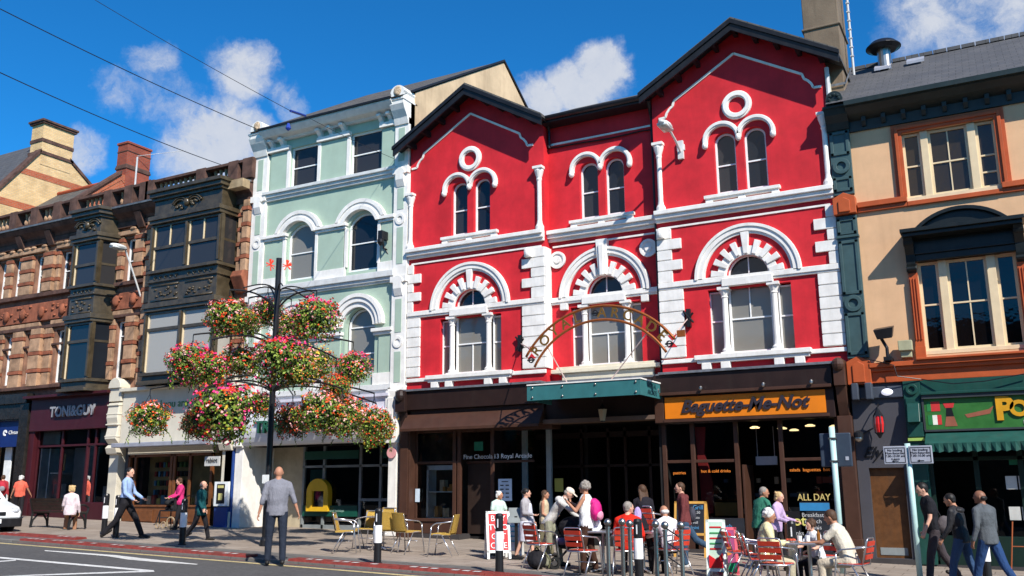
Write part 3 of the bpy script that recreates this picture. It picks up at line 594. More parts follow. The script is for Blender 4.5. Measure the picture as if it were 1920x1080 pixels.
for c in (-19.1, -16.66):   # segmental arches
    a = MB(); 
    for r0, r1, yy in ((0, .10, .17), (.10, .2, .12), (.2, .30, .15)):
        o1 = archpts(c, .62 + r1 * 1.15, 9.4, 9.44, .42 + r1 * 1.15, 18)[2:]; o0 = archpts(c, .62 + r0 * 1.15, 9.4, 9.44, .42 + r0 * 1.15, 18)[2:]
        a.ext(o1 + o0[::-1], D - yy, D + .01)
    for s_ in (-1, 1): a.box(c + s_ * .8 - .165, c + s_ * .8 + .165, D - .15, D, 9.52, 9.56)
    P('arch_moulding', a, WHITE, M)
for c in (-19.1, -16.68):
    a = MB(); a.ring(c, 6.3, .57, .72, 0, 180, D - .08, D, 28); a.ring(c, 6.3, .72, .86, 0, 180, D - .13, D, 28); a.ring(c, 6.3, .86, .97, 0, 180, D - .17, D, 28); P('arch_moulding', a, WHITE, M)
s = MB()
for a, b in ((-20.55, -19.6), (-18.4, -17.21), (-15.99, -15.42)):
    s.box(a - .04, b + .04, D - .16, D, 9.44, 9.54); s.box(a, b, D - .1, D, 9.36, 9.44)
    s.box(a, b, D - .08, D, 7.84, 8.14)
for a, b in ((-20.55, -19.7), (-18.5, -17.25), (-16.07, -15.42)):
    s.box(a - .04, b + .04, D - .16, D, 6.06, 6.16); s.box(a, b, D - .1, D, 5.97, 6.06); s.box(a, b, D - .08, D, 4.52, 4.86)
P('capital_band', s, WHITE, M, bevel=.01)
s = MB()   # panel pilasters between windows
for a, b in ((-20.5, -19.72), (-18.3, -17.3), (-15.9, -15.45)): s.box(a, b, D - .05, D, 8.14, 9.36); s.box(a, b, D - .05, D, 4.86, 5.97)
for a, b in ((-20.42, -19.72), (-18.32, -17.28), (-15.95, -15.42)): s.box(a, b, D - .05, D, 11.03, 12.34)
P('wall_panel', s, MINT, M, bevel=.01)
s = MB()
for x in (-19.68, -18.36, -17.2, -15.97): s.box(x - .05, x + .05, D - .07, D - .004, 8.14, 9.36)
for x in (-19.66, -18.38, -17.22): s.box(x - .06, x + .06, D - .07, D - .004, 11.0, 12.34)
P('window_margin', s, WHITE, M)
s = MB()
for z0, z1, p in ((7.66, 7.84, .18), (7.56, 7.66, .12), (7.5, 7.56, .07), (10.92, 11.02, .2), (10.82, 10.92, .14), (10.72, 10.82, .08), (4.36, 4.52, .16), (4.28, 4.36, .1)): s.box(xa + .5, xb - .42, D - p, D, z0, z1)
P('string_course', s, WG, M, bevel=.01)
s = MB(); s.extx([(D, 12.72), (D - .12, 12.72), (D - .16, 12.78), (D - .36, 12.82), (D - .42, 12.88), (D - .5, 12.98), (D - .5, 13.04), (D, 13.04)], xa + .5, xb - .4); P('cornice', s, WG, M)
s = MB()
for a, b in ((-20.5, -19.62), (-18.45, -17.15), (-16.0, -15.4)): s.box(a, b, D - .14, D, 12.36, 12.5)
P('capital_band', s, WHITE, M)
s = MB()
for x in (-20.35, -19.9, -18.35, -17.9, -17.4, -15.95, -15.6): s.extx([(D, 12.5), (D - .1, 12.5), (D - .12, 12.56), (D - .22, 12.66), (D - .3, 12.68), (D - .3, 12.75), (D, 12.75)], x - .07, x + .07)
P('corbel', s, WHITE, M)
for x0, x1 in ((xa, -20.52), (-15.42, xb)):
    s = MB(); s.box(x0, x1, D - .1, D + .3, 4.25, 12.5); cxx = (x0 + x1) / 2
    for z in (11.6, 7.62, 4.3): pass
    s.box(x0 - .03, x1 + .03, D - .17, D, 10.75, 10.95); s.box(x0 - .03, x1 + .03, D - .17, D, 7.45, 7.62); s.box(x0 - .03, x1 + .03, D - .16, D, 4.25, 4.4)
    for z in (10.35, 7.05): s.extx([(D, z), (D - .12, z), (D - .2, z + .2), (D - .2, z + .38), (D, z + .38)], cxx - .14, cxx + .14); s.ring(cxx, z + .38, .001, .19, 0, 180, D - .2, D, 14)
    for z in (9.35, 5.7): s.ring(cxx, z, .09, .17, 0, 360, D - .13, D, 20)
    s.extx([(D + .3, 12.3), (D - .14, 12.3), (D - .2, 12.5), (D - .34, 12.7), (D - .42, 12.85), (D - .42, 12.98), (D + .3, 12.98)], x0, x1)
    s.box(x0 - .02, x1 + .02, D - .45, D + .3, 12.98, 13.03); s.ext([(x0 + .02, 13.03), (x1 - .02, 13.03), (x1 - .02, 13.2)] + [(cxx + .26 * math.cos(R(q)), 13.22 + .25 * math.sin(R(q))) for q in range(10, 171, 20)] + [(x0 + .02, 13.2)], D - .38, D + .2)
    P('pilaster', s, WHITE, M, bevel=.008)
    s = MB()
    for a, b in ((11.15, 12.2), (9.65, 10.3), (8.0, 9.1), (5.98, 6.95), (4.55, 5.42)): s.box(cxx - .11, cxx + .11, D - .112, D - .1, a, b)
    P('pilaster_panel', s, MINT, M)
    s = MB(); s.ell((cxx, D - .37, 13.28), (.15, .05, .17)); s.ell((cxx, D - .4, 13.2), (.08, .05, .07)); P('finial_mask', s, mat('lichened stone', (.45, .33, .22), .9, .4, 20, bump=.8), M)
P('roof', MB().add([(xa, D - .5, 13.06), (xb, D - .5, 13.06), (xb, D + 5.75, 16.85), (xa, D + 5.75, 16.85), (xb, D + 11, 13.5), (xa, D + 11, 13.5)], [(0, 1, 2, 3), (3, 2, 4, 5)]), SLATE, M)
P('gutter', MB().box(xa + .5, xb - .4, D - .56, D - .44, 13.03, 13.09), BLACK, M)
P('gable_wall', MB().extx([(D + .2, 4), (D + .2, 13.4), (D + 5.75, 16.76), (D + 11, 13.3), (D + 11, 4)], xb - .3, xb + .02), mat('stained cream render', (.58, .42, .26), .85, .15, 1.2, dirt=.45, bump=.4, dirtcol=(.3, .2, .12)), M)
P('verge', MB().extx([(D + .0, 13.40), (D + 5.75, 16.88), (D + 11, 13.5), (D + 11, 13.42), (D + 5.75, 16.8), (D + .0, 13.33)], xb - .02, xb + .07), BLACK, M)
P('rear_walls', MB().box(xa, xb, D + 10.8, D + 11, 0, 13.4).box(xa, xa + .2, D + .5, D + 11, 0, 13.4).box(xa, xb, D + .3, D + 10.8, 4.1, 4.25), STONED, M)
# shopfront
WF = mat('white fascia', (.78, .79, .80), .35, .04, 2, dirt=.08, bump=0)
s = MB(); s.extx([(D, 2.9)] + [(D - .12 - .33 * math.sin(R(q)), 2.9 + .85 * (1 - math.cos(R(q)))) for q in range(0, 91, 15)] + [(D - .4, 3.8), (D, 3.8)], -20.85, -15.4); P('fascia', s, WF, M)
s = MB().box(-20.9, -15.3, D - .25, D + .2, 3.8, 4.22); s.box(-20.95, -15.3, D - .35, D, 4.16, 4.24); P('upper_fascia', s, mat('pale lavender fascia', (.62, .60, .68), .5), M)
text('sign_lettering', 'TRAILFINDER', .5, (-18.6, D - .46, 3.42), mat('green lettering', (.02, .10, .06), .4, dirt=0, bump=0), M, extr=.05, off=.012, sx=1.0)
s = MB(); s.box(-15.42, -15.02, D - .3, D + .1, 2.85, 4.3); s.box(-15.36, -15.08, D - .18, D + .1, .4, 2.85); s.box(-15.32, -15.12, D - .34, D - .3, 3.0, 4.1); s.box(-15.40, -15.04, D - .22, D + .1, .35, .7); P('pilaster', s, WHITE, M, bevel=.01)
s = MB(); s.box(-21.14, -20.82, D - .3, D + .1, 2.9, 4.3); s.box(-21.16, -20.84, D - .16, D + 1.3, .35, 2.9); s.box(-21.1, -20.88, D - .34, D - .3, 3.05, 4.15); s.box(-21.2, -20.8, D - .22, D + .1, 2.86, 2.96); P('pilaster', s, WHITE, M, bevel=.01)
P('round_badge', MB().ring(-15.22, 2.58, .001, .15, 0, 360, D - .24, D - .2, 20), mat('pink badge', (.65, .3, .3), .5), M)
SHG = mat('dark green vinyl', (.008, .075, .05), .4, .1, dirt=.05, bump=0); ys = D + 1.2
s = MB(); s.box(-19.6, -17.4, ys - .05, ys + .05, .3, .55); 
for x in (-19.55, -18.75, -17.35, -16.6, -15.75): s.box(x - .04, x + .04, ys - .05, ys + .05, .4, 2.9)
s.box(-19.6, -15.4, ys - .05, ys + .05, 2.25, 2.32); s.box(-17.35, -15.75, ys - .06, ys + .04, 1.25, 1.33); s.box(-15.75, -15.4, ys - .04, ys + .04, .4, .5); P('shop_frame', s, mat('grey aluminium frame', (.22, .24, .24), .4), M)
P('window_band', MB().box(-19.5, -17.4, ys - .09, ys - .06, .8, 1.12).box(-16.55, -15.45, ys - .09, ys - .06, .75, .98).box(-19.5, -17.4, ys - .09, ys - .06, 2.5, 2.75).box(-16.5, -15.45, ys - .09, ys - .06, 2.5, 2.75), SHG, M)
text('window_lettering', 'travel money and holidays', .11, (-18.45, ys - .1, .97), mat('pale green lettering', (.3, .5, .4), .5, dirt=0, bump=0), M, extr=.002)
text('window_lettering', 'flights', .12, (-16.1, ys - .1, .87), MATS['pale green lettering'], M, extr=.002)
for a, b in ((-19.5, -18.8), (-18.7, -17.4), (-17.3, -16.65), (-16.55, -15.8)): P('shop_pane', MB().add([(a, ys, .55), (b, ys, .55), (b, ys, 2.85), (a, ys, 2.85)], [(0, 1, 2, 3)]), GCLEAR, M)
P('recess_wall', MB().box(-20.9, -19.6, ys, ys + .15, .3, 2.9), mat('beige recess wall', (.45, .38, .26), .7), M)
s = MB(); x0 = -19.35; s.box(-19.0, -18.85, ys + .2, ys + .25, .8, 2.4); P('blind', MB().box(-19.4, -18.85, ys + .1, ys + .12, 1.2, 2.2), mat('green blind', (.03, .10, .08), .7), M)
YEL = mat('yellow plastic', (.72, .42, .02), .4, .05, dirt=.1, bump=0)
s = MB(); s.wall(archpts(-18.85, .42, .95, 1.5, .42), [[(-19.05, 1.08), (-18.6, 1.08), (-18.6, 1.55), (-19.05, 1.55)]], ys - .2, .1, .2); P('machine_surround', s, YEL, M); P('machine_screen', MB().box(-19.06, -18.6, ys - .12, ys - .1, 1.07, 1.56), GDARK, M)
s = MB(); cs = [mat('blue poster', (.02, .08, .25), .6), mat('pink poster', (.5, .06, .15), .6), mat('pale poster', (.5, .5, .5), .6)]
for q in range(9): s.box(-15.72 + (q % 3) * .1, -15.63 + (q % 3) * .1, ys + .05, ys + .06, 1.2 + (q // 3) * .28, 1.44 + (q // 3) * .28, q % 2 + (q % 3 == 2))
P('window_posters', s, cs, M)
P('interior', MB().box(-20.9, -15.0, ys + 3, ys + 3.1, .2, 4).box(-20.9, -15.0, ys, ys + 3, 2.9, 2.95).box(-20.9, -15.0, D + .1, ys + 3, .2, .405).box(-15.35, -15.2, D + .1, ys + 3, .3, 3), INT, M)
# ================================================================ SANDSTONE BUILDINGS
def banded(mb, x0, x1, y, z0, z1, proj, h=.36, mi=(0, 1), lip=.03, seed=0):
    """rock faced column of alternating tall pale and thin red blocks"""
    r_ = random.Random(seed + int(x0 * 100)); z = z0; k = 0
    while z < z1 - .02:
        hh = min(h if k % 2 == 0 else .14, z1 - z); e = 0 if k % 2 == 0 else lip
        j = r_.uniform(-.015, .015); mb.box(x0 - e, x1 + e, y - proj - e * .8 + j, y + .01, z + .006, z + hh - .006, mi[k % 2]); z += hh; k += 1
def balustrade(parent, x0, x1, piers, z0=11.62, z1=12.30):
    s = MB(); s.box(x0, x1, D - .22, D + .15, z0, z0 + .08); s.box(x0, x1, D - .26, D + .18, z1 - .1, z1)
    for p in piers: s.box(p - .22, p + .22, D - .27, D + .2, z0, z1 + .02); 
    P('balustrade_rail', s, STONED, parent, bevel=.01)
    s = MB(); x = x0 + .2
    while x < x1 - .1:
        if min([abs(x - p) for p in piers] + [9]) > .33: s.lathe((x, D - .03, 0), [(.075, z0 + .08), (.05, z0 + .12), (.085, z0 + .2), (.08, z0 + .26), (.04, z0 + .36), (.07, z1 - .1)], 8)
        x += .24
    P('balusters', s, STONEL, parent)
def baybox(root, xf0, xf1, xw0, xw1, pr, z0, z1, lvls, mull, name='bay_window'):
    """canted timber bay: front xf0..xf1 proud by pr, wall line xw0..xw1; lvls = (sill, head, transom)"""
    yf = D - pr; q = MB(); glass = MB(); bars = MB()
    def band(za, zb, o, mb=q):
        mb.extz([(xw0 - o, D), (xf0 - o * .6, yf - o), (xf1 + o * .6, yf - o), (xw1 + o, D)], za, zb)
    zz = [z0] + [v for l in lvls for v in (l[0], l[1])] + [z1]
    for i in range(0, len(zz), 2): band(zz[i], zz[i + 1], 0)
    for za, zb, o in ((z1 - .12, z1, .26), (z1 - .26, z1 - .12, .18), (z1 - .36, z1 - .26, .08), (lvls[1][1] + .02, lvls[1][1] + .14, .12), (lvls[1][1] + .14, lvls[1][1] + .28, .18), (lvls[1][0] - .12, lvls[1][0] - .02, .12), (lvls[1][0] - .42, lvls[1][0] - .36, .07), (lvls[1][0] - .45, lvls[1][0] - .42, .03),
                      (lvls[0][1] + .02, lvls[0][1] + .13, .1), (lvls[0][1] + .13, lvls[0][1] + .3, .15), (lvls[0][0] - .12, lvls[0][0] - .02, .1), (z0, z0 + .1, .14)): band(za, zb, o)
    P(name, q, DWOOD, root, bevel=.01)
    # carved relief: repeated small carvings on the aprons and pediment
    cv = MB(); zc = (lvls[1][0] - .78)
    n = 2 if xf1 - xf0 > 2 else 1
    for k_ in range(n):
        ca = xf0 + (xf1 - xf0) * (k_ + .5) / n; hw = (xf1 - xf0) / n * .4
        cv.box(ca - hw, ca + hw, yf - .03, yf, zc - .28, zc - .22); cv.box(ca - hw, ca + hw, yf - .03, yf, zc + .22, zc + .28)
        for j in range(14): cv.ell((ca + rnd.uniform(-hw * .9, hw * .9), yf - .01, zc + rnd.uniform(-.17, .17)), (.07, .035, .03 + rnd.random() * .03), nu=6, nv=4)
        for j in range(5): cv.ring(ca - hw * .8 + j * hw * .4, lvls[1][0] - .26, .03, .06, 0, 270, yf - .03, yf, 8)
    cm = (xf0 + xf1) / 2; zt = z1 - .68
    for s_ in (-1, 1):
        for rr in (.42, .34): cv.ring(cm + s_ * .33, zt - .12, rr - .035, rr, 30 if s_ > 0 else 50, 130 if s_ > 0 else 150, yf - .07, yf, 12)
    cv.ell((cm, yf - .05, zt + .08), (.12, .1, .14)); 
    for j in range(8): cv.ell((cm + rnd.uniform(-.5, .5), yf - .02, zt + rnd.uniform(-.12, .1)), (.09, .05, .05), nu=6, nv=4)
    P('carving', cv, DWOOD, root, smooth=True)
    # sashes per level
    for li, (zs, zh, ztm) in enumerate(lvls):
        fr = MB(); xs = [xf0] + mull + [xf1]
        for x in xs: fr.box(x - .09, x + .09, yf - .02, yf + .1, zs, zh); fr.box(x - .045, x + .045, yf - .06, yf, zs + .05, zh - .05)
        fr.box(xf0, xf1, yf, yf + .08, ztm - .05, ztm + .05)
        fr.box(xf0, xf1, yf - .01, yf + .1, zh - .06, zh)
        for (ax, ay), (bx, by) in (((xf0, yf), (xw0, D)), ((xf1, yf), (xw1, D))):
            for t0, t1 in ((.0, .14), (.86, 1.)):
                fr.extz([(ax + (bx - ax) * t0, ay + (by - ay) * t0), (ax + (bx - ax) * t1, ay + (by - ay) * t1), (ax + (bx - ax) * t1, ay + (by - ay) * t1 + .1), (ax + (bx - ax) * t0, ay + (by - ay) * t0 + .1)], zs, zh)
            fr.extz([(ax, ay), (bx, by), (bx, by + .08), (ax, ay + .08)], ztm - .04, ztm + .04)
        fo = P('window', fr, DWOOD, root)
        g = MB(); 
        for (ax, ay), (bx, by) in (((xf0, yf + .05), (xf1, yf + .05)), ((xf1, yf + .06), (xw1, D + .03)), ((xf0, yf + .06), (xw0, D + .03))): g.add([(ax, ay, zs), (bx, by, zs), (bx, by, zh), (ax, ay, zh)], [(0, 1, 2, 3)])
        P('pane', g, GBLUE if li else GPALE if n == 2 else GDARK, fo)
        b_ = MB()
        for a, c in zip(xs, xs[1:]):
            b_.box(a + .09, a + .12, yf + .005, yf + .06, zs + .02, zh - .06)
            if n == 2 and li: b_.box((a + c) / 2 - .015, (a + c) / 2 + .015, yf + .01, yf + .06, ztm, zh)
        P('sash_edge', b_, CREAMF, fo)
GUTZ = 11.5
def stone_windows(root, lst, y=D + .12):
    for cx, w_, z0, z1, bars, gm in lst: window(root, cx, w_, z0, z1, y, 0, gm=gm, hb=bars, fw=.05)
def sand_building(name, label, xa, xb, holes, piers, shop=False):
    b = T(name, label, 'building', ((xa + xb) / 2, D, .6), world=True)
    P('front_wall', MB().wall([(xa, 4.9), (xb, 4.9), (xb, GUTZ), (xa, GUTZ)], [[(c - w_, z0), (c + w_, z0), (c + w_, z1), (c - w_, z1)] for c, w_, z0, z1 in holes], D, .25, .5), STONE, b)
    s = MB(); s.extx([(D, 11.0), (D - .1, 11.0), (D - .18, 11.12), (D - .4, 11.26), (D - .5, 11.38), (D - .5, 11.44), (D, 11.5)], xa, xb); s.box(xa, xb, D - .14, D, 10.8, 11.0); s.box(xa, xb, D - .2, D + .1, 11.44, 11.62); P('cornice', s, STONED, b)
    P('gutter_lead', MB().extx([(D - .55, 11.42), (D - .56, 11.48), (D - .2, 11.54), (D - .2, 11.44)], xa, xb), LEAD, b)
    balustrade(b, xa, xb, piers)
    return b
# far sandstone building with turret bay
hl = [(-34.2, .24, 8.95, 10.4), (-33.3, .24, 8.95, 10.4), (-31.95, .26, 8.9, 10.4), (-30.4, .3, 8.9, 10.4), (-26.85, .32, 8.8, 10.4), (-33.35, .24, 5.5, 7.38), (-32.1, .24, 5.5, 7.38), (-30.3, .3, 5.45, 7.4), (-34.5, .24, 5.5, 7.38), (-27.0, .32, 5.4, 7.42),
      (-36.2, .3, 8.9, 10.4), (-37.2, .3, 8.9, 10.4), (-36.2, .3, 5.5, 7.4), (-37.2, .3, 5.5, 7.4)]
SB = sand_building('sandstone_building', 'weathered pink sandstone building with a slim dark canted bay, above the maroon hairdresser shopfront', -40, -26, hl, [-39, -36.5, -33.6, -32.3, -30.95, -30.0, -28.1, -27.0, -26.2])
for cx, w_, z0, z1 in hl:
    window(SB, cx, w_, z0, z1, D + .14, gm=GPALE if cx < -31.8 and z0 < 6 else GDARK, hb=(6.9,) if z0 < 6 else ((z0 + z1) / 2,), fw=.055)
s = MB()
for x0, x1, p in ((-34.9, -34.5, .1), (-33.95, -33.58, .1), (-33.02, -32.3, .12), (-31.5, -30.95, .22), (-31.68, -31.5, .1), (-30.9, -30.72, .1), (-30.08, -29.9, .08), (-27.45, -27.2, .12), (-26.5, -26.05, .2), (-35.6, -35.1, .2), (-38, -37.6, .2), (-36.85, -36.55, .1)): banded(s, x0, x1, D, 8.9, 10.45, p)
for x0, x1, p in ((-34.2, -33.65, .1), (-33.05, -32.4, .12), (-31.8, -31.2, .22), (-31.15, -30.75, .1), (-29.95, -29.6, .1), (-27.65, -27.35, .1), (-26.62, -26.15, .22), (-35.6, -35.1, .2), (-38, -37.6, .2), (-36.85, -36.55, .1)): banded(s, x0, x1, D, 5.35, 7.5, p, .5)
P('banded_pier', s, [STONEL, STONER], SB, bevel=.015)
s = MB(); s.box(-40, -29.6, D - .2, D, 8.72, 8.88); s.box(-27.5, -26, D - .16, D, 8.66, 8.8); s.box(-40, -29.6, D - .12, D, 7.5, 7.62); s.box(-27.5, -26, D - .12, D, 7.52, 7.62); s.box(-40, -29.6, D - .2, D, 5.25, 5.38); s.box(-40, -29.6, D - .08, D, 6.83, 6.91)
P('sill_course', s, STONED, SB, bevel=.015)
s = MB()
s.box(-40, -29.4, D - .13, D, 7.8, 8.5); s.box(-27.6, -26, D - .12, D, 7.8, 8.4); P('apron_band', s, STONER, SB, bevel=.02)
s = MB()
for x in (-34.6, -33.5, -32.5, -31.4, -30.2, -27.3, -26.4): s.ell((x, D - .16, 8.12), (.16, .1, .22), nu=8, nv=6)
for j in range(60):
    x = rnd.uniform(-35, -26.1)
    if -29.6 < x < -27.6: continue
    s.ell((x, D - .14, rnd.uniform(7.95, 8.4)), (.09, .05, .05), nu=6, nv=4)
P('carving', s, STONER, SB, smooth=True)
s = MB(); 
for a, b in ((-40, -31.5), (-30.9, -29.7), (-27.5, -26.5)): s.box(a, b, D - .16, D, 10.5, 10.66); s.box(a, b, D - .1, D, 7.62, 7.78)
for j in range(26): 
    x = rnd.uniform(-34.8, -26.5)
    if not -29.8 < x < -27.5: s.ell((x, D - .14, 10.7), (.16, .08, .07), nu=8, nv=5)
P('lintel', s, STONEL, SB, bevel=.02)
s = MB()
for x in (-33.0, -31.25, -26.3): s.extx([(D, 10.7), (D - .15, 10.7), (D - .4, 11.2), (D, 11.2)], x - .16, x + .16)
P('corbel', s, STONED, SB)
baybox(SB, -29.05, -27.75, -29.3, -27.5, .7, 4.95, 11.5, [(5.4, 7.34, 6.7), (8.74, 10.28, 9.45)], [])
# hairdresser shopfront and neighbour
s = MB(); s.box(-31.3, -26.95, D - .22, D + .2, 3.7, 4.9); s.box(-31.45, -26.9, D - .5, D, 4.86, 4.95); s.box(-31.3, -26.95, D - .12, D + .2, .6, 1.2); s.box(-31.35, -31.05, D - .16, D + .2, .6, 3.7)
for x in (-31.0, -29.66, -28.3, -27.88, -26.98): s.box(x - .045, x + .045, D - .02, D + .08, 1.2, 3.7)
s.box(-31, -26.95, D - .03, D + .08, 3.13, 3.2); s.box(-31, -26.95, D - .06, D + .04, 1.15, 1.22); P('shopfront', s, MAROON, SB, bevel=.008)
text('sign_lettering', 'TONI&GUY', .50, (-28.95, D - .25, 4.33), mat('grey metal lettering', (.28, .28, .30), .35, dirt=0, bump=0), SB, extr=.03, off=.014, sx=.93)
for a, b in ((-30.95, -29.7), (-29.6, -28.35), (-28.25, -27.93), (-27.83, -27.0)): pane(a, b, 1.2, 3.15, D + .03, SB); pane(a, b, 3.2, 3.7, D + .03, SB)
s = MB(); s.box(-30.75, -30.7, D + .3, D + 1.6, 1.25, 3.1); s.box(-30.95, -30.9, D + .1, D + 1.6, 1.2, 3.1); s.box(-30.2, -29.9, D + .35, D + .37, 2.3, 2.9, 1); s.box(-30.6, -29.9, D + .3, D + .9, 2.2, 2.25); s.cb((-30.2, D + .6, 1.6), (.7, .3, .5), 2); s.cb((-29.0, D + .5, 2.5), (.5, .04, .8), 2); s.cb((-27.4, D + .5, 1.5), (.6, .4, .5), 2)
s.box(-29.9, -28.5, D + .12, D + .14, 3.22, 3.68, 3); s.box(-30.93, -30.0, D + .12, D + .14, 3.22, 3.68, 4); s.box(-27.83, -27, D + .12, D + .14, 3.22, 3.68, 4)
s.box(-29.62, -28.35, D + .5, D + .54, 1.2, 3.1, 2); s.box(-27.85, -27.0, D + .9, D + .94, 1.2, 3.1, 2); P('window_display', s, [mat('white display', (.75, .78, .78), .5, dirt=0), mat('tan poster', (.4, .25, .12), .6), mat('dim grey display', (.22, .23, .24), .7), INT, mat('pale blind', (.24, .22, .19), .7)], SB)
s = MB(); s.box(-40, -31.5, D - .3, D + .2, 4.75, 5.1); s.box(-40, -31.5, D - .2, D + .2, 4.2, 4.75); s.box(-31.9, -31.4, D - .25, D + .2, .6, 4.75); s.box(-40, -31.9, D - .15, D + .1, 4.15, 4.25); s.box(-40, -33.6, D - .1, D + .1, .6, 1.3); s.box(-33.7, -33.5, D - .1, D + .1, .6, 4.2); P('neighbour_shopfront', s, mat('black marble shopfront', (.02, .017, .015), .25, .3, 6, dirt=.1), SB, bevel=.01)
s = MB(); s.box(-33.5, -31.95, D - .02, D + .02, 3.2, 4.15); s.box(-33.35, -32.95, D + .3, D + .34, 1.2, 3.2, 1); P('blue_sign', s, [mat('navy sign', (.008, .022, .12), .4, dirt=0, bump=0), MATS['white display']], SB)
text('sign_lettering', 'Clinton', .2, (-32.45, D - .04, 3.72), MATS['white lettering'], SB, extr=.004); P('sign_emblem', MB().ring(-32.98, 3.72, .05, .11, 0, 300, D - .04, D - .02, 14), MATS['white lettering'], SB)
s = MB(); s.box(-40, -31.4, D + 2.5, D + 2.6, .5, 4.8); s.box(-31.4, -26.2, D + 2.5, D + 2.6, .5, 4.8); s.box(-40, -26, D + .1, D + 2.5, .5, .68); s.box(-40, -26, D + .2, D + 2.5, 4.6, 4.7); s.box(-31.45, -31.35, D + .1, D + 2.5, .6, 4.7); s.box(-26.25, -26.15, D + .1, D + 5, .6, 4.9); P('interior', s, INT, SB)
P('rear_walls', MB().box(-40, -26, D + 8, D + 8.2, 0, 11.6).box(-26.2, -26, D + .5, D + 8, 0, 11.4).box(-40, -39.8, D, D + 8, 0, 11.4), STONED, SB)
P('roof', MB().add([(-37, D + .2, 11.7), (-32.7, D + .2, 11.7), (-32.7, 25.05, 14.7), (-37, 25.05, 14.7), (-32.7, 29, 11.6), (-37, 29, 11.6)], [(0, 1, 2, 3), (3, 2, 4, 5)]), SLATE, SB)
P('flat_roof', MB().box(-32.4, -26, D + .2, D + 8, 11.5, 11.6), LEAD, SB)
P('ridge_tiles', MB().tube([(-36.9, 25.05, 14.74), (-33.0, 25.05, 14.74)], .1), mat('red ridge tile', (.35, .07, .03), .8), SB)
RBR = brick('orange red brick', (.52, .125, .045), (.42, .085, .035), (.35, .25, .18), .22, .075, .25)
YBR = brick('yellow brick', (.80, .55, .27), (.70, .45, .20), (.5, .4, .3), .22, .075, .22)
RB2 = brick('dark red brick', (.36, .075, .04), (.28, .055, .03), (.2, .13, .1), .22, .075, .25)
gx = -32.72
P('party_gable', MB().extx([(D + .2, 11.2), (D + .2, 11.9), (24.9, 14.98), (26.55, 15.05), (29.2, 13.1), (29.2, 11.2)], gx - .3, gx), RBR, SB)
P('party_coping', MB().extx([(D + .1, 11.85), (25.0, 15.1), (25.0, 14.98), (D + .1, 11.72)], gx - .36, gx + .08).extx([(26.5, 15.16), (29.3, 13.2), (29.3, 13.08), (26.5, 15.03)], gx - .36, gx + .08), STONED, SB)
s = MB(); s.box(gx - .62, gx + .02, 25.22, 26.45, 14.5, 16.5); s.box(gx - .66, gx + .06, 25.18, 26.49, 16.45, 16.55); P('chimney', s, RB2, SB, bevel=.01)
s = MB(); s.box(gx - .66, gx + .06, 25.18, 26.49, 15.32, 15.42); s.box(gx - .64, gx + .04, 25.2, 26.47, 15.42, 15.5); s.box(gx - .64, gx + .04, 25.2, 26.47, 16.1, 16.14); P('chimney_band', s, STONED, SB)
P('aerial_pole', MB().tube([(gx + .08, 25.7, 14.2), (gx + .08, 25.7, 15.95)], .04).tube([(gx + .08, 25.7, 16.0), (gx + 1.6, 27, 16.4)], .012), mat('galvanised', (.5, .5, .5), .5), SB)
# near sandstone building with the wide dark bay
hl2 = [(-21.0, .001, 9, 9.01)]
DB = sand_building('bay_fronted_building', 'sandstone building with a broad dark carved wooden bay, above the cream shopfront', -26, -21.1, [], [-25.9, -23.4, -21.9, -21.25])
s = MB()
banded(s, -21.66, -21.44, D, 8.5, 10.9, .12); banded(s, -21.38, -21.14, D, 8.5, 10.9, .22, .4); banded(s, -21.6, -21.14, D, 5.1, 7.6, .15, .45); banded(s, -25.98, -25.6, D, 5.1, 11.0, .15, .42)
P('banded_pier', s, [STONEL, STONER], DB, bevel=.015)
s = MB(); s.extx([(D, 7.8), (D - .12, 7.8), (D - .4, 8.3), (D - .3, 8.5), (D, 8.5)], -21.62, -21.12); P('corbel', s, STONER, DB, bevel=.03)
s = MB(); s.box(-21.72, -21.06, D - .62, D - .3, 11.2, 11.48); P('cornice_return', s, mat('buff stone', (.36, .26, .15), .8, .2, 4, dirt=.4, bump=.4), DB)
baybox(DB, -24.87, -21.75, -25.05, -21.78, .8, 4.95, 11.55, [(5.35, 7.33, 6.76), (8.76, 10.34, 9.54)], [-23.24])
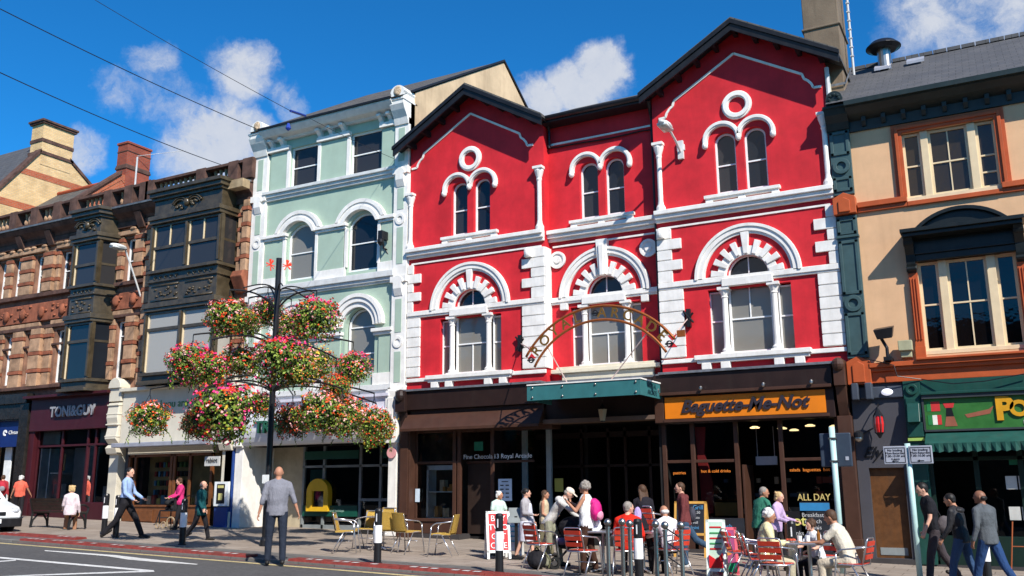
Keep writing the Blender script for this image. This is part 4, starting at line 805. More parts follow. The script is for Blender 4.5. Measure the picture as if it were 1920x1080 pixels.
# cream shop
CR = mat('cream shop paint', (.62, .57, .46), .5, .05, 2, dirt=.12, bump=.05)
s = MB(); s.box(-26.3, -21.3, D - .3, D + .2, 3.12, 4.85); s.box(-26.35, -21.2, D - .45, D, 4.85, 4.96); s.box(-26.1, -22.2, D - .1, D + .2, 2.76, 3.02); P('fascia', s, CR, DB, bevel=.01)
P('awning_cassette', MB().box(-26.15, -21.75, D - .75, D - .3, 2.98, 3.12), mat('grey awning box', (.30, .31, .36), .5), DB, bevel=.02)
text('sign_lettering', 'all need you are love', .36, (-24.0, D - .32, 4.35), mat('green sign lettering', (.06, .22, .08), .5, dirt=0, bump=0), DB, extr=.004)
for xx in (-26.65, -21.45):
    s = MB(); s.box(xx - .3, xx + .3, D - .35, D + .1, 4.55, 5.0)
    s.ext([(xx - .3, 5.0), (xx + .3, 5.0)] + [(xx + .3 * math.cos(R(q)), 5.05 + .3 * math.sin(R(q))) for q in range(0, 181, 20)], D - .42, D)
    s.extx([(D, 3.1), (D - .25, 3.12), (D - .42, 3.3), (D - .34, 3.7), (D - .42, 4.0), (D - .36, 4.5), (D, 4.55)], xx - .27, xx + .27)
    for z in (3.35, 3.75, 4.1, 4.4): s.box(xx - .29, xx + .29, D - .42, D, z, z + .05)
    s.box(xx - .22, xx + .22, D - .2, D + .1, .5, 3.12); s.extx([(D, 2.75), (D - .3, 2.8), (D - .38, 3.0), (D - .25, 3.12), (D, 3.12)], xx - .26, xx + .26); s.box(xx - .26, xx + .26, D - .24, D + .1, .4, .95)
    P('console', s, CR, DB, bevel=.015)
WOOD = mat('varnished wood', (.15, .055, .02), .4, .2, 6, dirt=.2, bump=.1)
s = MB()
for x in (-26.1, -25.8, -24.1, -23.95, -23.25, -22.3): s.box(x - .05, x + .05, D - .02, D + .08, 1.1, 2.78)
s.box(-26.15, -22.25, D - .02, D + .08, 2.68, 2.78); s.box(-26.15, -22.3, D - .1, D + .15, .45, 1.12); s.box(-26.15, -22.25, D - .14, D, 1.08, 1.14)
for q in range(5): s.box(-25.95 + q * .72, -25.4 + q * .72, D - .13, D - .1, .62, .98)
P('shopfront', s, WOOD, DB, bevel=.008)
for a, b in ((-25.75, -24.15), (-23.9, -23.3), (-23.2, -22.35)): pane(a, b, 1.14, 2.68, D + .03, DB)
s = MB(); cs = [mat('book ' + n_, c_, .6, dirt=0, bump=0) for n_, c_ in (('cream', (.6, .55, .4)), ('blue', (.1, .25, .4)), ('yellow', (.6, .5, .1)), ('white', (.7, .7, .7)), ('green', (.15, .3, .1)), ('dark', (.05, .04, .04)), ('red', (.4, .05, .04)))]
x = -25.7
while x < -22.5:
    h = rnd.uniform(.18, .3); s.box(x, x + rnd.uniform(.12, .2), D + .12 + rnd.random() * .1, D + .3, 1.16, 1.16 + h, rnd.randrange(7)); x += rnd.uniform(.17, .26)
for r_ in range(4):
    x = -25.6
    while x < -24.2: s.box(x, x + .08, D + .64, D + .74, 1.45 + r_ * .3, 1.62 + r_ * .3, rnd.choice((1, 4, 5, 5, 5, 6))); x += rnd.uniform(.1, .2)
P('displayed_books', s, cs, DB)
s = MB(); s.box(-26, -21.3, D + .75, D + .8, .5, 3.3); P('shop_back_panel', s, mat('dim ochre panel', (.34, .25, .11), .7, .3, 2), DB)
P('hanging_sign', MB().box(-22.25, -21.62, D - .35, D - .31, 2.33, 2.62), mat('grey hanging sign', (.5, .5, .48), .5), DB); text('sign_lettering', 'rabiot', .2, (-21.93, D - .37, 2.5), BLACK, DB, extr=.004)
BLUEP = mat('blue paint', (.02, .055, .22), .4, .1, 3, dirt=.15, bump=0)
s = MB(); s.box(-21.55, -21.18, D - .2, D + .1, .4, 2.85); s.box(-21.8, -21.25, D - .28, D - .05, .4, 1.1); P('blue_pilaster', s, BLUEP, DB, bevel=.01)
P('poster_frame', MB().box(-21.78, -21.2, D - .33, D - .26, 1.12, 1.85), MATS['white display'], DB); P('poster', MB().box(-21.66, -21.34, D - .345, D - .33, 1.2, 1.78), BLACK, DB); P('poster_print', MB().box(-21.62, -21.38, D - .352, D - .345, 1.66, 1.74).box(-21.58, -21.42, D - .352, D - .345, 1.3, 1.5), mat('pale yellow print', (.6, .55, .2), .6), DB)
s = MB(); s.box(-26.3, -21.1, D + 2.5, D + 2.6, .4, 4.8); s.box(-26.0, -21, D + .1, D + 2.5, .4, .55); s.box(-26, -21.1, D + .2, D + 2.5, 3.2, 3.3); P('interior', s, INT, DB)
P('rear_walls', MB().box(-26, -21.1, D + 8, D + 8.2, 0, 11.6).box(-26, -25.8, D + 1, D + 8, 5, 11.4), STONED, DB)
P('roof', MB().add([(-25.95, D + .2, 11.7), (-21.1, D + .2, 11.7), (-21.1, D + 4, 11.9), (-25.95, D + 4, 11.9), (-21.1, D + 8, 11.6), (-25.95, D + 8, 11.6)], [(0, 1, 2, 3), (3, 2, 4, 5)]), SLATE, DB)
# yellow brick gabled house behind
YB = T('brick_house', 'yellow brick gable with red bands and a tall chimney, rising behind the sandstone parapet', 'house', (-40, D + 2, 1.0), world=True)
X0 = -37.02
P('gable_wall', MB().extx([(21.9, 1.), (21.9, 13.6), (24.0, 16.4), (25.55, 16.5), (29.8, 13.4), (29.8, 1.)], X0 - .3, X0), YBR, YB)
s = MB(); s.extx([(23.2, 15.22), (23.45, 15.5), (26.7, 15.5), (27.05, 15.22)], X0 - .01, X0 + .015); s.extx([(22.0, 13.62), (22.2, 13.92), (28.95, 13.92), (29.3, 13.62)], X0 - .01, X0 + .015); P('brick_band', s, RBR, YB)
s = MB(); s.extx([(21.6, 13.35), (24.05, 16.62), (24.05, 16.44), (21.6, 13.15)], X0 - .4, X0 + .07); s.extx([(25.5, 16.62), (30, 13.4), (30, 13.25), (25.5, 16.46)], X0 - .4, X0 + .07); P('verge', s, STONED, YB)
P('roof', MB().add([(X0 - .3, 21.7, 13.3), (X0 - .3, 24.9, 17.4), (X0 - 12, 24.9, 17.4), (X0 - 12, 21.7, 13.3), (X0 - .3, 29.8, 13.3), (X0 - 12, 29.8, 13.3)], [(0, 1, 2, 3), (1, 4, 5, 2)]), SLATE2, YB)
s = MB(); s.box(X0 - .8, X0 + .02, 24.06, 25.6, 15.9, 17.9); P('chimney', s, YBR, YB)
s = MB(); s.box(X0 - .86, X0 + .07, 24.0, 25.66, 16.40, 16.54); s.box(X0 - .84, X0 + .05, 24.03, 25.63, 16.98, 17.14); s.box(X0 - .88, X0 + .1, 23.97, 25.69, 17.84, 17.93); s.box(X0 - .93, X0 + .15, 23.92, 25.74, 17.93, 18.02); P('chimney_band', s, STONED, YB)
P('rear_walls', MB().box(-49, X0, 29.6, 29.8, 0, 13.3), YBR, YB)
# ================================================================ CREAM BUILDING
K = T('peach_building', 'peach rendered building with terracotta window frames and black hooded window', 'building', (0, D, 0), world=True)
KW = 4.2
holes = [[(-1.52, 7.76), (.34, 7.76), (.34, 9.36), (-1.52, 9.36)], [(-1.46, 4.32), (.42, 4.32), (.42, 6.4), (-1.46, 6.4)]]
P('front_wall', MB().wall([(-3.05, 3.7), (KW, 3.7), (KW, 10.3), (-3.05, 10.3)], holes, D, .25, .5), SANDC, K)
def triple(z0, z1, y, xs, hbc, gm, hbs):
    for i in range(3):
        a, b = xs[i]; window(K, (a + b) / 2, (b - a) / 2, z0, z1, y, fm=CREAMF, gm=gm, hb=(hbc,) + (hbs if i == 2 else ()), vb=((a + b) / 2,) if i == 1 else (), fw=.055)
    s = MB(); 
    for i in range(2): a, b = xs[i][1], xs[i + 1][0]; s.box(a, b, y - .07, y + .1, z0 - .02, z1)
    s.box(xs[0][0] - .08, xs[2][1] + .1, y - .1, y + .1, z0 - .09, z0 - .002); P('mullion', s, CREAMF, K, bevel=.008)
GBRN = glass_dark('brownish window glass', (.028, .020, .012)); 
triple(7.84, 9.34, D + .1, [(-1.52, -1.14), (-.99, -.2), (-.04, .34)], 8.58, GBRN, (8.2,)); triple(4.42, 6.36, D + .12, [(-1.46, -1.06), (-.9, -.13), (.04, .42)], 5.42, glass_dark('black window glass', (.004, .003, .003)), ())
s = MB()
for k_, (o, p) in enumerate(((0, .05), (.07, .1), (.14, .06))):
    a0, a1, zt = -1.72 + o, .54 - o, 9.56 - o
    s.box(a0, a0 + .07, D - p, D, 7.86, zt); s.box(a1 - .07, a1, D - p, D, 7.86, zt); s.box(a0 + .07, a1 - .07, D - p, D, zt - .07, zt)
P('window_architrave', s, TERRA, K, bevel=.006)
s = MB(); s.box(-2.56, -1.52, D - .13, D, 7.74, 7.86); s.box(.34, KW, D - .13, D, 7.74, 7.86); s.box(-2.56, -1.52, D - .07, D, 7.64, 7.74); s.box(.34, KW, D - .07, D, 7.64, 7.74); s.box(-1.52, .34, D - .08, D, 7.64, 7.74); P('band_course', s, TERRA, K, bevel=.008)
s = MB(); s.box(-2.6, KW, D - .1, D + .3, 3.78, 4.02); s.box(-2.6, KW, D - .18, D, 4.02, 4.1); s.box(-2.6, KW, D - .24, D, 4.1, 4.2); s.box(-1.65, .6, D - .3, D + .1, 4.2, 4.25); P('fascia_band', s, TERRA, K, bevel=.01)
# pilaster strip in slate green
for xp in (-3.05, KW - .46):
    x1 = xp + .45; c = (xp + x1) / 2; s = MB(); s.box(xp, x1, D - .1, D + .2, 4.35, 7.6); s.box(xp, x1, D - .1, D + .2, 8.1, 9.75)
    for a, b, z0, z1 in ((xp, x1, 7.08, 7.14),): s.box(a - .02, b + .02, D - .14, D, z0, z1)
    def frame(z0, z1, t=.07):
        s.box(xp + .02, xp + .02 + t, D - .13, D, z0, z1); s.box(x1 - .02 - t, x1 - .02, D - .13, D, z0, z1); s.box(xp + .02, x1 - .02, D - .13, D, z1 - t, z1); s.box(xp + .02, x1 - .02, D - .13, D, z0, z0 + t)
    frame(7.16, 7.54); frame(4.42, 5.36); frame(5.78, 7.02); frame(9.05, 9.62); frame(8.18, 8.52)
    s.ring(c, 5.57, .1, .19, 0, 360, D - .15, D, 20); s.ring(c, 8.78, .1, .19, 0, 360, D - .15, D, 20); P('pilaster', s, TPIL, K, bevel=.008)
    s = MB()
    for z0, z1 in ((7.62, 8.12), (3.76, 4.38)):
        s.ext([(xp - .02, z0), (x1 + .02, z0), (x1 + .02, z1 - .12), (c, z1), (xp - .02, z1 - .12)], D - .22, D + .1); s.ext([(xp + .1, z0 + .04), (x1 - .1, z0 + .04), (x1 - .1, z1 - .2), (c, z1 - .12), (xp + .1, z1 - .2)], D - .25, D - .22)
    P('pilaster_block', s, TERRA, K, bevel=.01)
    s = MB(); s.extx([(D, 9.65), (D - .15, 9.65), (D - .22, 9.8), (D - .36, 9.95), (D - .42, 10.1), (D, 10.1)], xp - .02, x1 + .02); s.box(xp - .04, x1 + .04, D - .46, D, 10.1, 10.15); s.box(xp + .04, x1 - .04, D - .4, D, 10.15, 10.34); s.ring(c, 10.34, .001, .18, 0, 180, D - .4, D, 12)
    for q in range(8): s.ell((c + .11 * math.cos(q * .785), D - .42, 10.32 + .11 * math.sin(q * .785)), (.04, .03, .04), nu=6, nv=4)
    P('corbel', s, BGREEN, K, bevel=.006)
s = MB(); s.extx([(D, 9.58), (D - .06, 9.58), (D - .06, 9.82), (D - .16, 9.86), (D - .3, 9.92), (D - .46, 10.03), (D - .5, 10.12), (D, 10.3)], -2.6, KW - .46); s.box(-2.6, KW - .46, D - .58, D - .5, 10.05, 10.16)
x = -2.3
while x < KW - .7: s.extx([(D, 9.66), (D - .1, 9.66), (D - .18, 9.76), (D - .18, 9.86), (D, 9.86)], x, x + .09); x += .42
P('cornice', s, BGREEN, K)
P('roof', MB().add([(-3.0, D - .55, 10.17), (KW, D - .55, 10.17), (KW, D + 2.6, 12.25), (-3.0, D + 2.6, 12.25), (KW, D + 6, 10.3), (-3.0, D + 6, 10.3)], [(0, 1, 2, 3), (3, 2, 4, 5)]), SLATE2, K)
s = MB()
x = -3.0
while x < KW: s.box(x, x + .3, D + 2.5, D + 2.7, 12.22, 12.31); x += .32
P('ridge_tiles', s, SLATE2, K)
s = MB(); s.lathe((-1.86, D + 2.0, 0), [(.16, 11.8), (.16, 12.38)], 16); P('flue', s, STEEL, K); s = MB(); s.lathe((-1.86, D + 2.0, 0), [(.42, 12.42), (.42, 12.44), (.3, 12.56), (.1, 12.62)], 24); s.lathe((-1.86, D + 2., 0), [(.3, 12.36), (.4, 12.42)], 24); P('flue_cowl', s, BLACK, K)
s = MB()
for x in (-2.1, -1.35): s.add([(x, D + 1.75, 11.82), (x + .4, D + 1.75, 11.82), (x + .4, D + 2.0, 11.99), (x, D + 2.0, 11.99), (x, D + 1.75, 11.75), (x + .4, D + 1.75, 11.75)], [(0, 1, 2, 3), (0, 4, 5, 1)])
P('skylight', s, MATS['grey awning box'], K)
CON = mat('weathered cement render', (.17, .125, .085), .9, .2, 1.5, dirt=.5, bump=.6, bs=30, dirtcol=(.07, .055, .04))
s = MB(); s.box(-3.52, -2.68, D + .5, D + 1.7, 10.0, 16.2); s.box(-3.56, -2.64, D + .46, D + 1.74, 12.6, 12.66); P('chimney', s, CON, K, bevel=.02); P('chimney_flashing', MB().add([(-3.55, D + .45, 11.0), (-2.64, D + .45, 11.0), (-2.64, D + .45, 11.06), (-3.55, D + .45, 11.06), (-2.63, D + .45, 11.0), (-2.63, D + 1.75, 11.9), (-2.63, D + 1.75, 12.0), (-2.63, D + .45, 11.1)], [(0, 1, 2, 3), (4, 5, 6, 7)]), LEAD, K)
s = MB(); s.tube([(-2.52, D + 1.2, 11.5), (-2.52, D + 1.2, 14.8)], .03); 
for q in range(12): s.box(-2.56, -2.48, D + 1.16, D + 1.24, 12 + q * .24, 12.03 + q * .24)
P('aerial_mast', s, MATS['galvanised'], K)
P('soil_pipe', MB().tube([(-2.98, D - .05, 9.9), (-2.98, D - .02, 11.3)], .05), MATS['galvanised'], K)
# hood over the lower window
s = MB(); s.box(-1.66, .62, D - .5, D, 6.84, 6.92); s.box(-1.7, .66, D - .58, D, 6.92, 7.0); s.box(-1.5, .46, D - .12, D, 6.36, 6.84); s.box(-1.5, .46, D - .18, D, 6.5, 6.54)
o1 = archpts(-.52, .98, 6.95, 7.0, .46, 16)[2:]; o2 = archpts(-.52, .88, 6.95, 7.0, .38, 16)[2:]; s.ext([(.46, 7.0)] + o1[1:-1] + [(-1.5, 7.0)], D - .1, D); s.ext(o1 + o2[::-1], D - .2, D)
for x in (-1.57, .53): s.extx([(D, 6.1), (D - .12, 6.12), (D - .18, 6.3), (D - .2, 6.5), (D - .36, 6.7), (D - .42, 6.84), (D, 6.84)], x - .09, x + .09); s.tube([(x - .1, D - .3, 6.75), (x + .1, D - .3, 6.75)], .09); s.tube([(x - .1, D - .13, 6.2), (x + .1, D - .13, 6.2)], .06)
P('window_hood', s, mat('black hood paint', (.010, .013, .013), .35, .2, 5, dirt=.1, bump=.05), K, bevel=.006)
s = MB()
for x in (-1.56, .52):
    s.box(x - .09, x + .09, D - .08, D, 4.2, 6.12)
    for q in (-.055, 0, .055): s.box(x + q - .012, x + q + .012, D - .11, D - .08, 4.65, 6.0)
    s.box(x - .1, x + .1, D - .11, D, 4.25, 4.5)
P('window_pilaster', s, TERRA, K, bevel=.004)
# ground floor: grey door bay
GR = mat('slate grey paint', (.062, .06, .07), .55, .08, 2, dirt=.15, bump=.1)
P('grey_wall', MB().wall([(-3.05, .0), (-1.98, .0), (-1.98, 3.78), (-3.05, 3.78)], [[(-2.82, .12), (-2.12, .12), (-2.12, 1.98), (-2.82, 1.98)]], D - .02, .15, .3), GR, K)
P('grey_corbels', MB().box(-3.0, -2.86, D - .3, D, 3.42, 3.78).box(-2.72, -2.58, D - .3, D, 3.42, 3.78).box(-3.05, -1.98, D - .1, D, 3.45, 3.7), mat('dark slate paint', (.05, .06, .08), .5), K, bevel=.02)
P('door', MB().box(-2.82, -2.12, D + .1, D + .15, .12, 1.98), mat('brown timber door', (.11, .045, .015), .45, .2, 8, dirt=.2, bump=.1), K); P('kick_plate', MB().box(-2.74, -2.2, D + .09, D + .1, .18, .33), MATS['grey aluminium frame'], K)
text('sign_lettering', 'Elysium', .32, (-2.42, D - .045, 2.3), BLACK, K, extr=.01, shear=.4, off=.004)
# green restaurant front
s = MB(); s.box(-1.98, -1.64, D - .12, D + .1, .02, 3.78); s.ring(-1.81, 3.6, .06, .12, 0, 360, D - .16, D, 18); s.box(-1.95, -1.67, D - .15, D, 3.0, 3.42); s.extx([(D, 2.9), (D - .34, 2.9), (D - .2, 3.3), (D, 3.3)], -1.93, -1.69); s.box(-1.96, -1.66, D - .15, D, 2.6, 2.9)
s.box(-1.64, KW, D - .1, D + .2, 3.5, 3.78); s.box(-1.64, KW, D - .24, D, 3.46, 3.52); P('green_surround', s, DGREEN, K, bevel=.01)
P('accent_strip', MB().box(-1.97, -1.65, D - .17, D - .14, 2.52, 2.58), mat('lime paint', (.3, .45, .1), .5), K)
GS = NT('green sign board'); gr_ = GS.mix(GS.ramp(GS.noise(3, 3), .4, .6), (.024, .12, .02), (.034, .15, .028)); GS.l(gr_, GS.p.inputs['Base Color']); GS.p.inputs['Roughness'].default_value = .4
s = MB(); s.box(-1.6, KW, D - .12, D - .06, 2.74, 3.38); P('sign_board', s, GS.m, K); P('sign_frame', MB().box(-1.63, KW, D - .2, D - .05, 3.38, 3.46).box(-1.63, KW, D - .16, D - .05, 2.7, 2.74).box(-1.64, -1.6, D - .16, D - .05, 2.74, 3.38), mat('dark grey trim', (.04, .045, .05), .4), K)
fl_ = [('flag green', (.02, .18, .05)), ('flag red', (.5, .03, .03)), ('flag white', (.7, .7, .6))]; fm_ = [mat(n_, c_, .6, dirt=0, bump=0) for n_, c_ in fl_]
yy = D - .122; s = MB()
s.box(-1.55, -1.47, yy - .004, yy, 3.12, 3.32, 0); s.box(-1.47, -1.3, yy - .004, yy, 3.12, 3.32, 1); s.box(-1.55, -1.46, yy - .004, yy, 2.84, 3.04, 0); s.box(-1.46, -1.37, yy - .004, yy, 2.84, 3.04, 2); s.box(-1.37, -1.29, yy - .004, yy, 2.84, 3.04, 1); P('painted_flags', s, fm_, K)
s = MB(); s.ext([(-1.24, 3.28), (-1.02, 3.28), (-1.05, 3.18), (-1.2, 3.18)], yy - .004, yy, 0); s.ext([(-1.18, 3.18), (-1.08, 3.18), (-1.05, 3.0), (-1.2, 3.0)], yy - .004, yy, 1); s.ext([(-1.2, 3.0), (-1.05, 3.0), (-1.0, 2.8), (-1.24, 2.8)], yy - .004, yy, 2)
s.ext([(-.85, 3.03), (-.4, 3.12), (-.3, 3.19), (-.38, 3.03), (-.8, 2.96)], yy - .004, yy, 2); P('painted_figures', s, [fm_[1], BLACK, mat('painted rust', (.28, .09, .05), .6)], K)
text('sign_lettering', 'P', .62, (-.12, D - .14, 3.1), mat('golden lettering', (.62, .30, .015), .4, dirt=0, bump=0), K, extr=.02, off=.03); text('sign_lettering', 'ORTUGAL', .42, (.95, D - .14, 3.1), MATS['golden lettering'], K, extr=.02, off=.02)
text('sign_lettering', 'PORTUGUESE RESTAURANT', .12, (.95, D - .13, 2.83), MATS['pale lettering'], K, extr=.004)
s = MB(); s.add([(-1.62, D - .1, 2.68), (KW, D - .1, 2.68), (KW, D - .62, 2.44), (-1.62, D - .62, 2.44)], [(0, 1, 2, 3)]); n_ = 34
for q in range(n_):
    a = -1.62 + (KW + 1.62) * q / n_; b = -1.62 + (KW + 1.62) * (q + 1) / n_; s.add([(a, D - .62, 2.44), ((a + b) / 2, D - .64, 2.44), (b, D - .62, 2.44), (b, D - .6, 2.28), ((a + b) / 2, D - .65, 2.25), (a, D - .6, 2.28)], [(0, 1, 4, 5), (1, 2, 3, 4)])
P('awning', s, mat('green canvas', (.008, .066, .052), .75, .15, 4, dirt=.25, bump=.3), K, smooth=False)
s = MB()
for x in (-1.6, -.75, .05, .95, 2.0, 3.0): s.box(x - .05, x + .05, D - .02, D + .1, .1, 2.5)
s.box(-1.6, KW, D - .04, D + .1, .02, .6); s.box(-1.6, KW, D - .02, D + .1, 2.1, 2.18); P('restaurant_front', s, mat('very dark green paint', (.006, .02, .015), .4, dirt=.05), K, bevel=.006)
for a, b in ((-.7, 0), (.1, .9), (1, 1.95), (2.05, 2.95)): pane(a, b, .6, 2.1, D + .03, K)
s = MB()
for z in (1.52, .92):
    for q in range(4): s.box(-.25 + q * .23, -.05 + q * .23, D + .0, D + .01, z, z + .26)
P('menu_card', s, mat('menu paper', (.5, .5, .47), .7), K); P('green_notice', MB().box(-.15, .06, D + .0, D + .01, 2.0, 2.12), MATS['green plastic'], K)
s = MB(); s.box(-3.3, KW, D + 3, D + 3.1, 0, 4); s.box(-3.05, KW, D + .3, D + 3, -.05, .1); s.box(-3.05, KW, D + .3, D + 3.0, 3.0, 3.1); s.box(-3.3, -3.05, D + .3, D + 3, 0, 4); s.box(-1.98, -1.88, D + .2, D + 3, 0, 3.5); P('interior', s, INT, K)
P('rear_walls', MB().box(-3.05, KW, D + 6, D + 6.2, 0, 10.2).box(KW - .2, KW, D + .5, D + 6, 0, 10.3), STONED, K)
P('plinth', MB().box(-3.3, -1.98, D - .06, D + .2, -.3, .11).box(-1.98, KW, D - .05, D + .2, -.4, .03), MATS['dark granite plinth'], K)
P('wall_cable', MB().tube([(-2.58, D - .25, 4.28), (-2.1, D - .26, 4.12), (-2.05, D - .28, 3.88), (-1.6, D - .14, 3.8), (-1.0, D - .26, 3.66), (-.4, D - .26, 3.68), (.4, D - .2, 3.8)], .012, 6), BLACK, K)
# ================================================================ unseen terrace behind the camera, added to darken the shop window reflections
o = T('added_opposite_terrace', 'plain dark stone terrace added unseen across the street for window reflections', 'building', (-12, -13, 0), world=True)
ow = MB().wall([(-130, -.5), (35, -.5), (35, 10.5), (-130, 10.5)], [[(x, z), (x + 1.1, z), (x + 1.1, z + 1.9), (x, z + 1.9)] for x in range(-127, 34, 6) for z in (4.8, 7.9)], 0, .3, 8)
ow.v = [Vector((v.x, -13 - v.y, v.z)) for v in ow.v]; ow.box(-130, 35, -21, -13.02, 10.5, 10.6); P('front_wall', ow, STONED, o)
g = MB()
for x in range(-127, 34, 6):
    for z in (4.8, 7.9): g.add([(x, -13.2, z), (x + 1.1, -13.2, z), (x + 1.1, -13.2, z + 1.9), (x, -13.2, z + 1.9)], [(0, 1, 2, 3)])
P('window_panes', g, GDARK, o)
# ================================================================ CANOPY, ARCHED SIGN, WALL FIXTURES
t = T('canopy', 'teal panelled canopy over the arcade entrance with its name on the angled end', 'canopy', (-8.8, D, 4), world=True)
yc = D - 1.6; f = MB(); f.add([(-10.22, yc, 3.66), (-7.35, yc, 3.66), (-7.35, yc, 4.02), (-10.22, yc, 4.02), (-7.33, D - .1, 3.66), (-7.33, D - .1, 4.02), (-10.22, yc + .03, 3.66), (-7.35, yc + .03, 3.66), (-10.22, yc + .03, 4.02)], [(0, 1, 2, 3), (1, 4, 5, 2)]); f.box(-10.25, -10.22, yc, D - .3, 3.66, 4.02)
P('panel', f, TEAL, t)
f = MB(); f.extz([(-10.25, yc - .02), (-7.33, yc - .02), (-7.31, D - .1), (-10.25, D - .1)], 4.02, 4.05); P('top_sheet', f, WHITE, t)
f = MB(); f.extz([(-10.2, yc + .05), (-7.38, yc + .05), (-7.36, D - .1), (-10.2, D - .1)], 3.8, 3.84); P('soffit', f, DBROWN, t)
s = MB()
for x in (-10.1, -9.3, -8.45, -7.45):
    for z in (3.73, 3.96): s.ell((x, yc - .01, z), .028, nu=8, nv=6)
P('fixing_studs', s, STEEL, t, smooth=True)
an = math.degrees(math.atan2(.42, .25)); DT = mat('dark teal lettering', (.01, .05, .06), .5, dirt=0, bump=0)
text('sign_lettering', 'ROYAL', .17, (-7.33, yc + .75, 3.92), DT, t, rot=(90, 0, 90), spacing=1.1, extr=.002); text('sign_lettering', 'ARCADE', .16, (-7.33, yc + .75, 3.76), DT, t, rot=(90, 0, 90), extr=.002)
t = T('arched_sign', 'curved bronze arch sign with gold letters above the teal canopy', 'sign', (-8.35, yc, 4.05), world=True)
BRZ = mat('bronze paint', (.30, .085, .02), .4, .15, 6, metal=.3, dirt=.2, bump=0); GOLD = mat('gold letters', (.30, .15, .03), .35, .1, 6, metal=.6, dirt=.1, bump=0)
cx, cz = -8.33, 3.52
for r_, a0, a1 in ((2.28, 148, 36), (1.95, 151, 33)):
    P('arch_rail', MB().tube([(cx + r_ * math.cos(R(a0 + (a1 - a0) * i / 40)), yc, cz + r_ * math.sin(R(a0 + (a1 - a0) * i / 40))) for i in range(41)], .032, 8), BRZ, t, smooth=True)
word = 'ROYAL ARCADE'
for i, ch in enumerate(word):
    if ch == ' ': continue
    a = 141 - 98 * i / 11.; o_ = text('letter', ch, .34, (0, 0, 0), GOLD, None, rot=(90, 0, 0), extr=.015, off=.004)
    m_ = Matrix.Translation((cx + 2.115 * math.cos(R(a)), yc, cz + 2.115 * math.sin(R(a)))) @ Matrix.Rotation(R(90 - a), 4, 'Y'); o_.data.transform(Matrix.Translation(-ORG[t.name]) @ m_); o_.parent = t
s = MB()
for a in (148, 92, 36):
    p = (cx + 2.12 * math.cos(R(a)), yc, cz + 2.12 * math.sin(R(a))); s.ring(p[0], p[2], .05, .075, 0, 360, yc - .02, yc + .02, 12); s.tube([(p[0] - .1, yc, p[2]), (p[0] + .1, yc, p[2])], .02)
P('rosette', s, BLACK, t)
for a, b in (((-9.72, yc, 5.0), (-9.3, yc + .3, 4.05)), ((-7.1, yc, 5.1), (-8.2, yc + .3, 4.05)), ((-10.1, yc, 4.9), (-11.25, D - .02, 5.35)), ((-6.55, yc, 4.9), (-6.65, D - .02, 5.6))): P('tie_rod', MB().tube([a, b], .014, 6), mat('pinkish rod', (.55, .42, .38), .4), t)
for x, z in ((-11.25, 5.35), (-6.62, 5.6)): P('wall_bracket', MB().box(x - .05, x + .05, D - .1, D, z - .22, z + .22).tube([(x - .12, D - .08, z - .18), (x + .12, D - .08, z + .12)], .025).tube([(x - .12, D - .08, z + .18), (x + .12, D - .08, z - .12)], .025), BLACK, t)
P('wall_bracket', MB().box(-6.42, -6.24, yc - .03, yc + .03, 4.9, 5.05), BRZ, t)
# wall street lamps
def walllamp(px, py, bx, bz, label, out=1.15):
    h = AT(px, py, D - out); t = T('wall_lamp', label, 'street lamp', (bx, D, bz), group='street lamps bracketed from the facades', world=True)
    P('bracket', MB().box(bx - .07, bx + .07, D - .08, D, bz - .28, bz + .2).box(bx - .1, bx + .1, D - .05, D, bz - .05, bz + .1), WG, t)
    P('arm', MB().tube([(bx, D - .06, bz - .1), (bx + (h.x - bx) * .4, D - .45, bz + (h.z - bz) * .45), (h.x, D - out + .25, h.z + .02)], .03), WG, t)
    m_ = MB(); m_.ell(h, (.15, .34, .09)); m_.box(h.x - .12, h.x + .12, h.y - .26, h.y + .26, h.z - .08, h.z - .02); P('lamp_head', m_, WG, t, smooth=True); P('lens', MB().ell((h.x, h.y, h.z - .07), (.11, .25, .07)), mat('frosted lens', (.45, .42, .36), .2), t, smooth=True)
walllamp(1247, 235, -6.62, 9.95, 'street lamp head on an arm from the right red gable'); walllamp(222, 462, -26.1, 8.2, 'street lamp head on a long arm beside the slim dark bay')
t = T('security_camera', 'small black security camera on the mint facade', 'camera', (-15.6, D, 8.7), world=True)
P('housing', MB().box(-15.75, -15.6, D - .4, D - .1, 8.75, 9.0).lathe((-15.68, D - .35, 8.55), [(.03, 0), (.1, .1), (.1, .18), (.04, .22)], 12), BLACK, t); P('bracket', MB().tube([(-15.68, D, 8.5), (-15.68, D - .2, 8.5), (-15.68, D - .25, 8.8)], .03).tube([(-15.6, D - .02, 8.3), (-15.75, D - .1, 8.6)], .02), BLACK, t)
t = T('floodlight', 'black floodlight on a bracket on the peach wall', 'floodlight', (-2.2, D, 4.6), world=True)
f = MB(); f.add([(-2.42, D - .55, 4.86), (-2.02, D - .55, 4.9), (-2.02, D - .25, 4.98), (-2.42, D - .25, 4.94), (-2.36, D - .5, 4.66), (-2.06, D - .5, 4.68), (-2.06, D - .25, 4.75), (-2.36, D - .25, 4.73)], [(0, 1, 2, 3), (4, 7, 6, 5), (0, 4, 5, 1), (1, 5, 6, 2), (2, 6, 7, 3), (3, 7, 4, 0)]); P('lamp_body', f, BLACK, t, bevel=.01); P('stand', MB().tube([(-2.2, D - .3, 4.25), (-2.2, D - .3, 4.5), (-2.3, D - .3, 4.72)], .035).box(-2.28, -2.12, D - .38, D, 4.22, 4.3), BLACK, t)
t = tag(P('junction_box', MB().box(-1.98, -1.7, D - .28, D - .1, 4.42, 4.64).box(-1.95, -1.73, D - .2, D, 4.28, 4.42), mat('olive grey box', (.36, .35, .22), .6), None, bevel=.015), 'pale grey electrical box beside the black floodlight', 'electrical box')
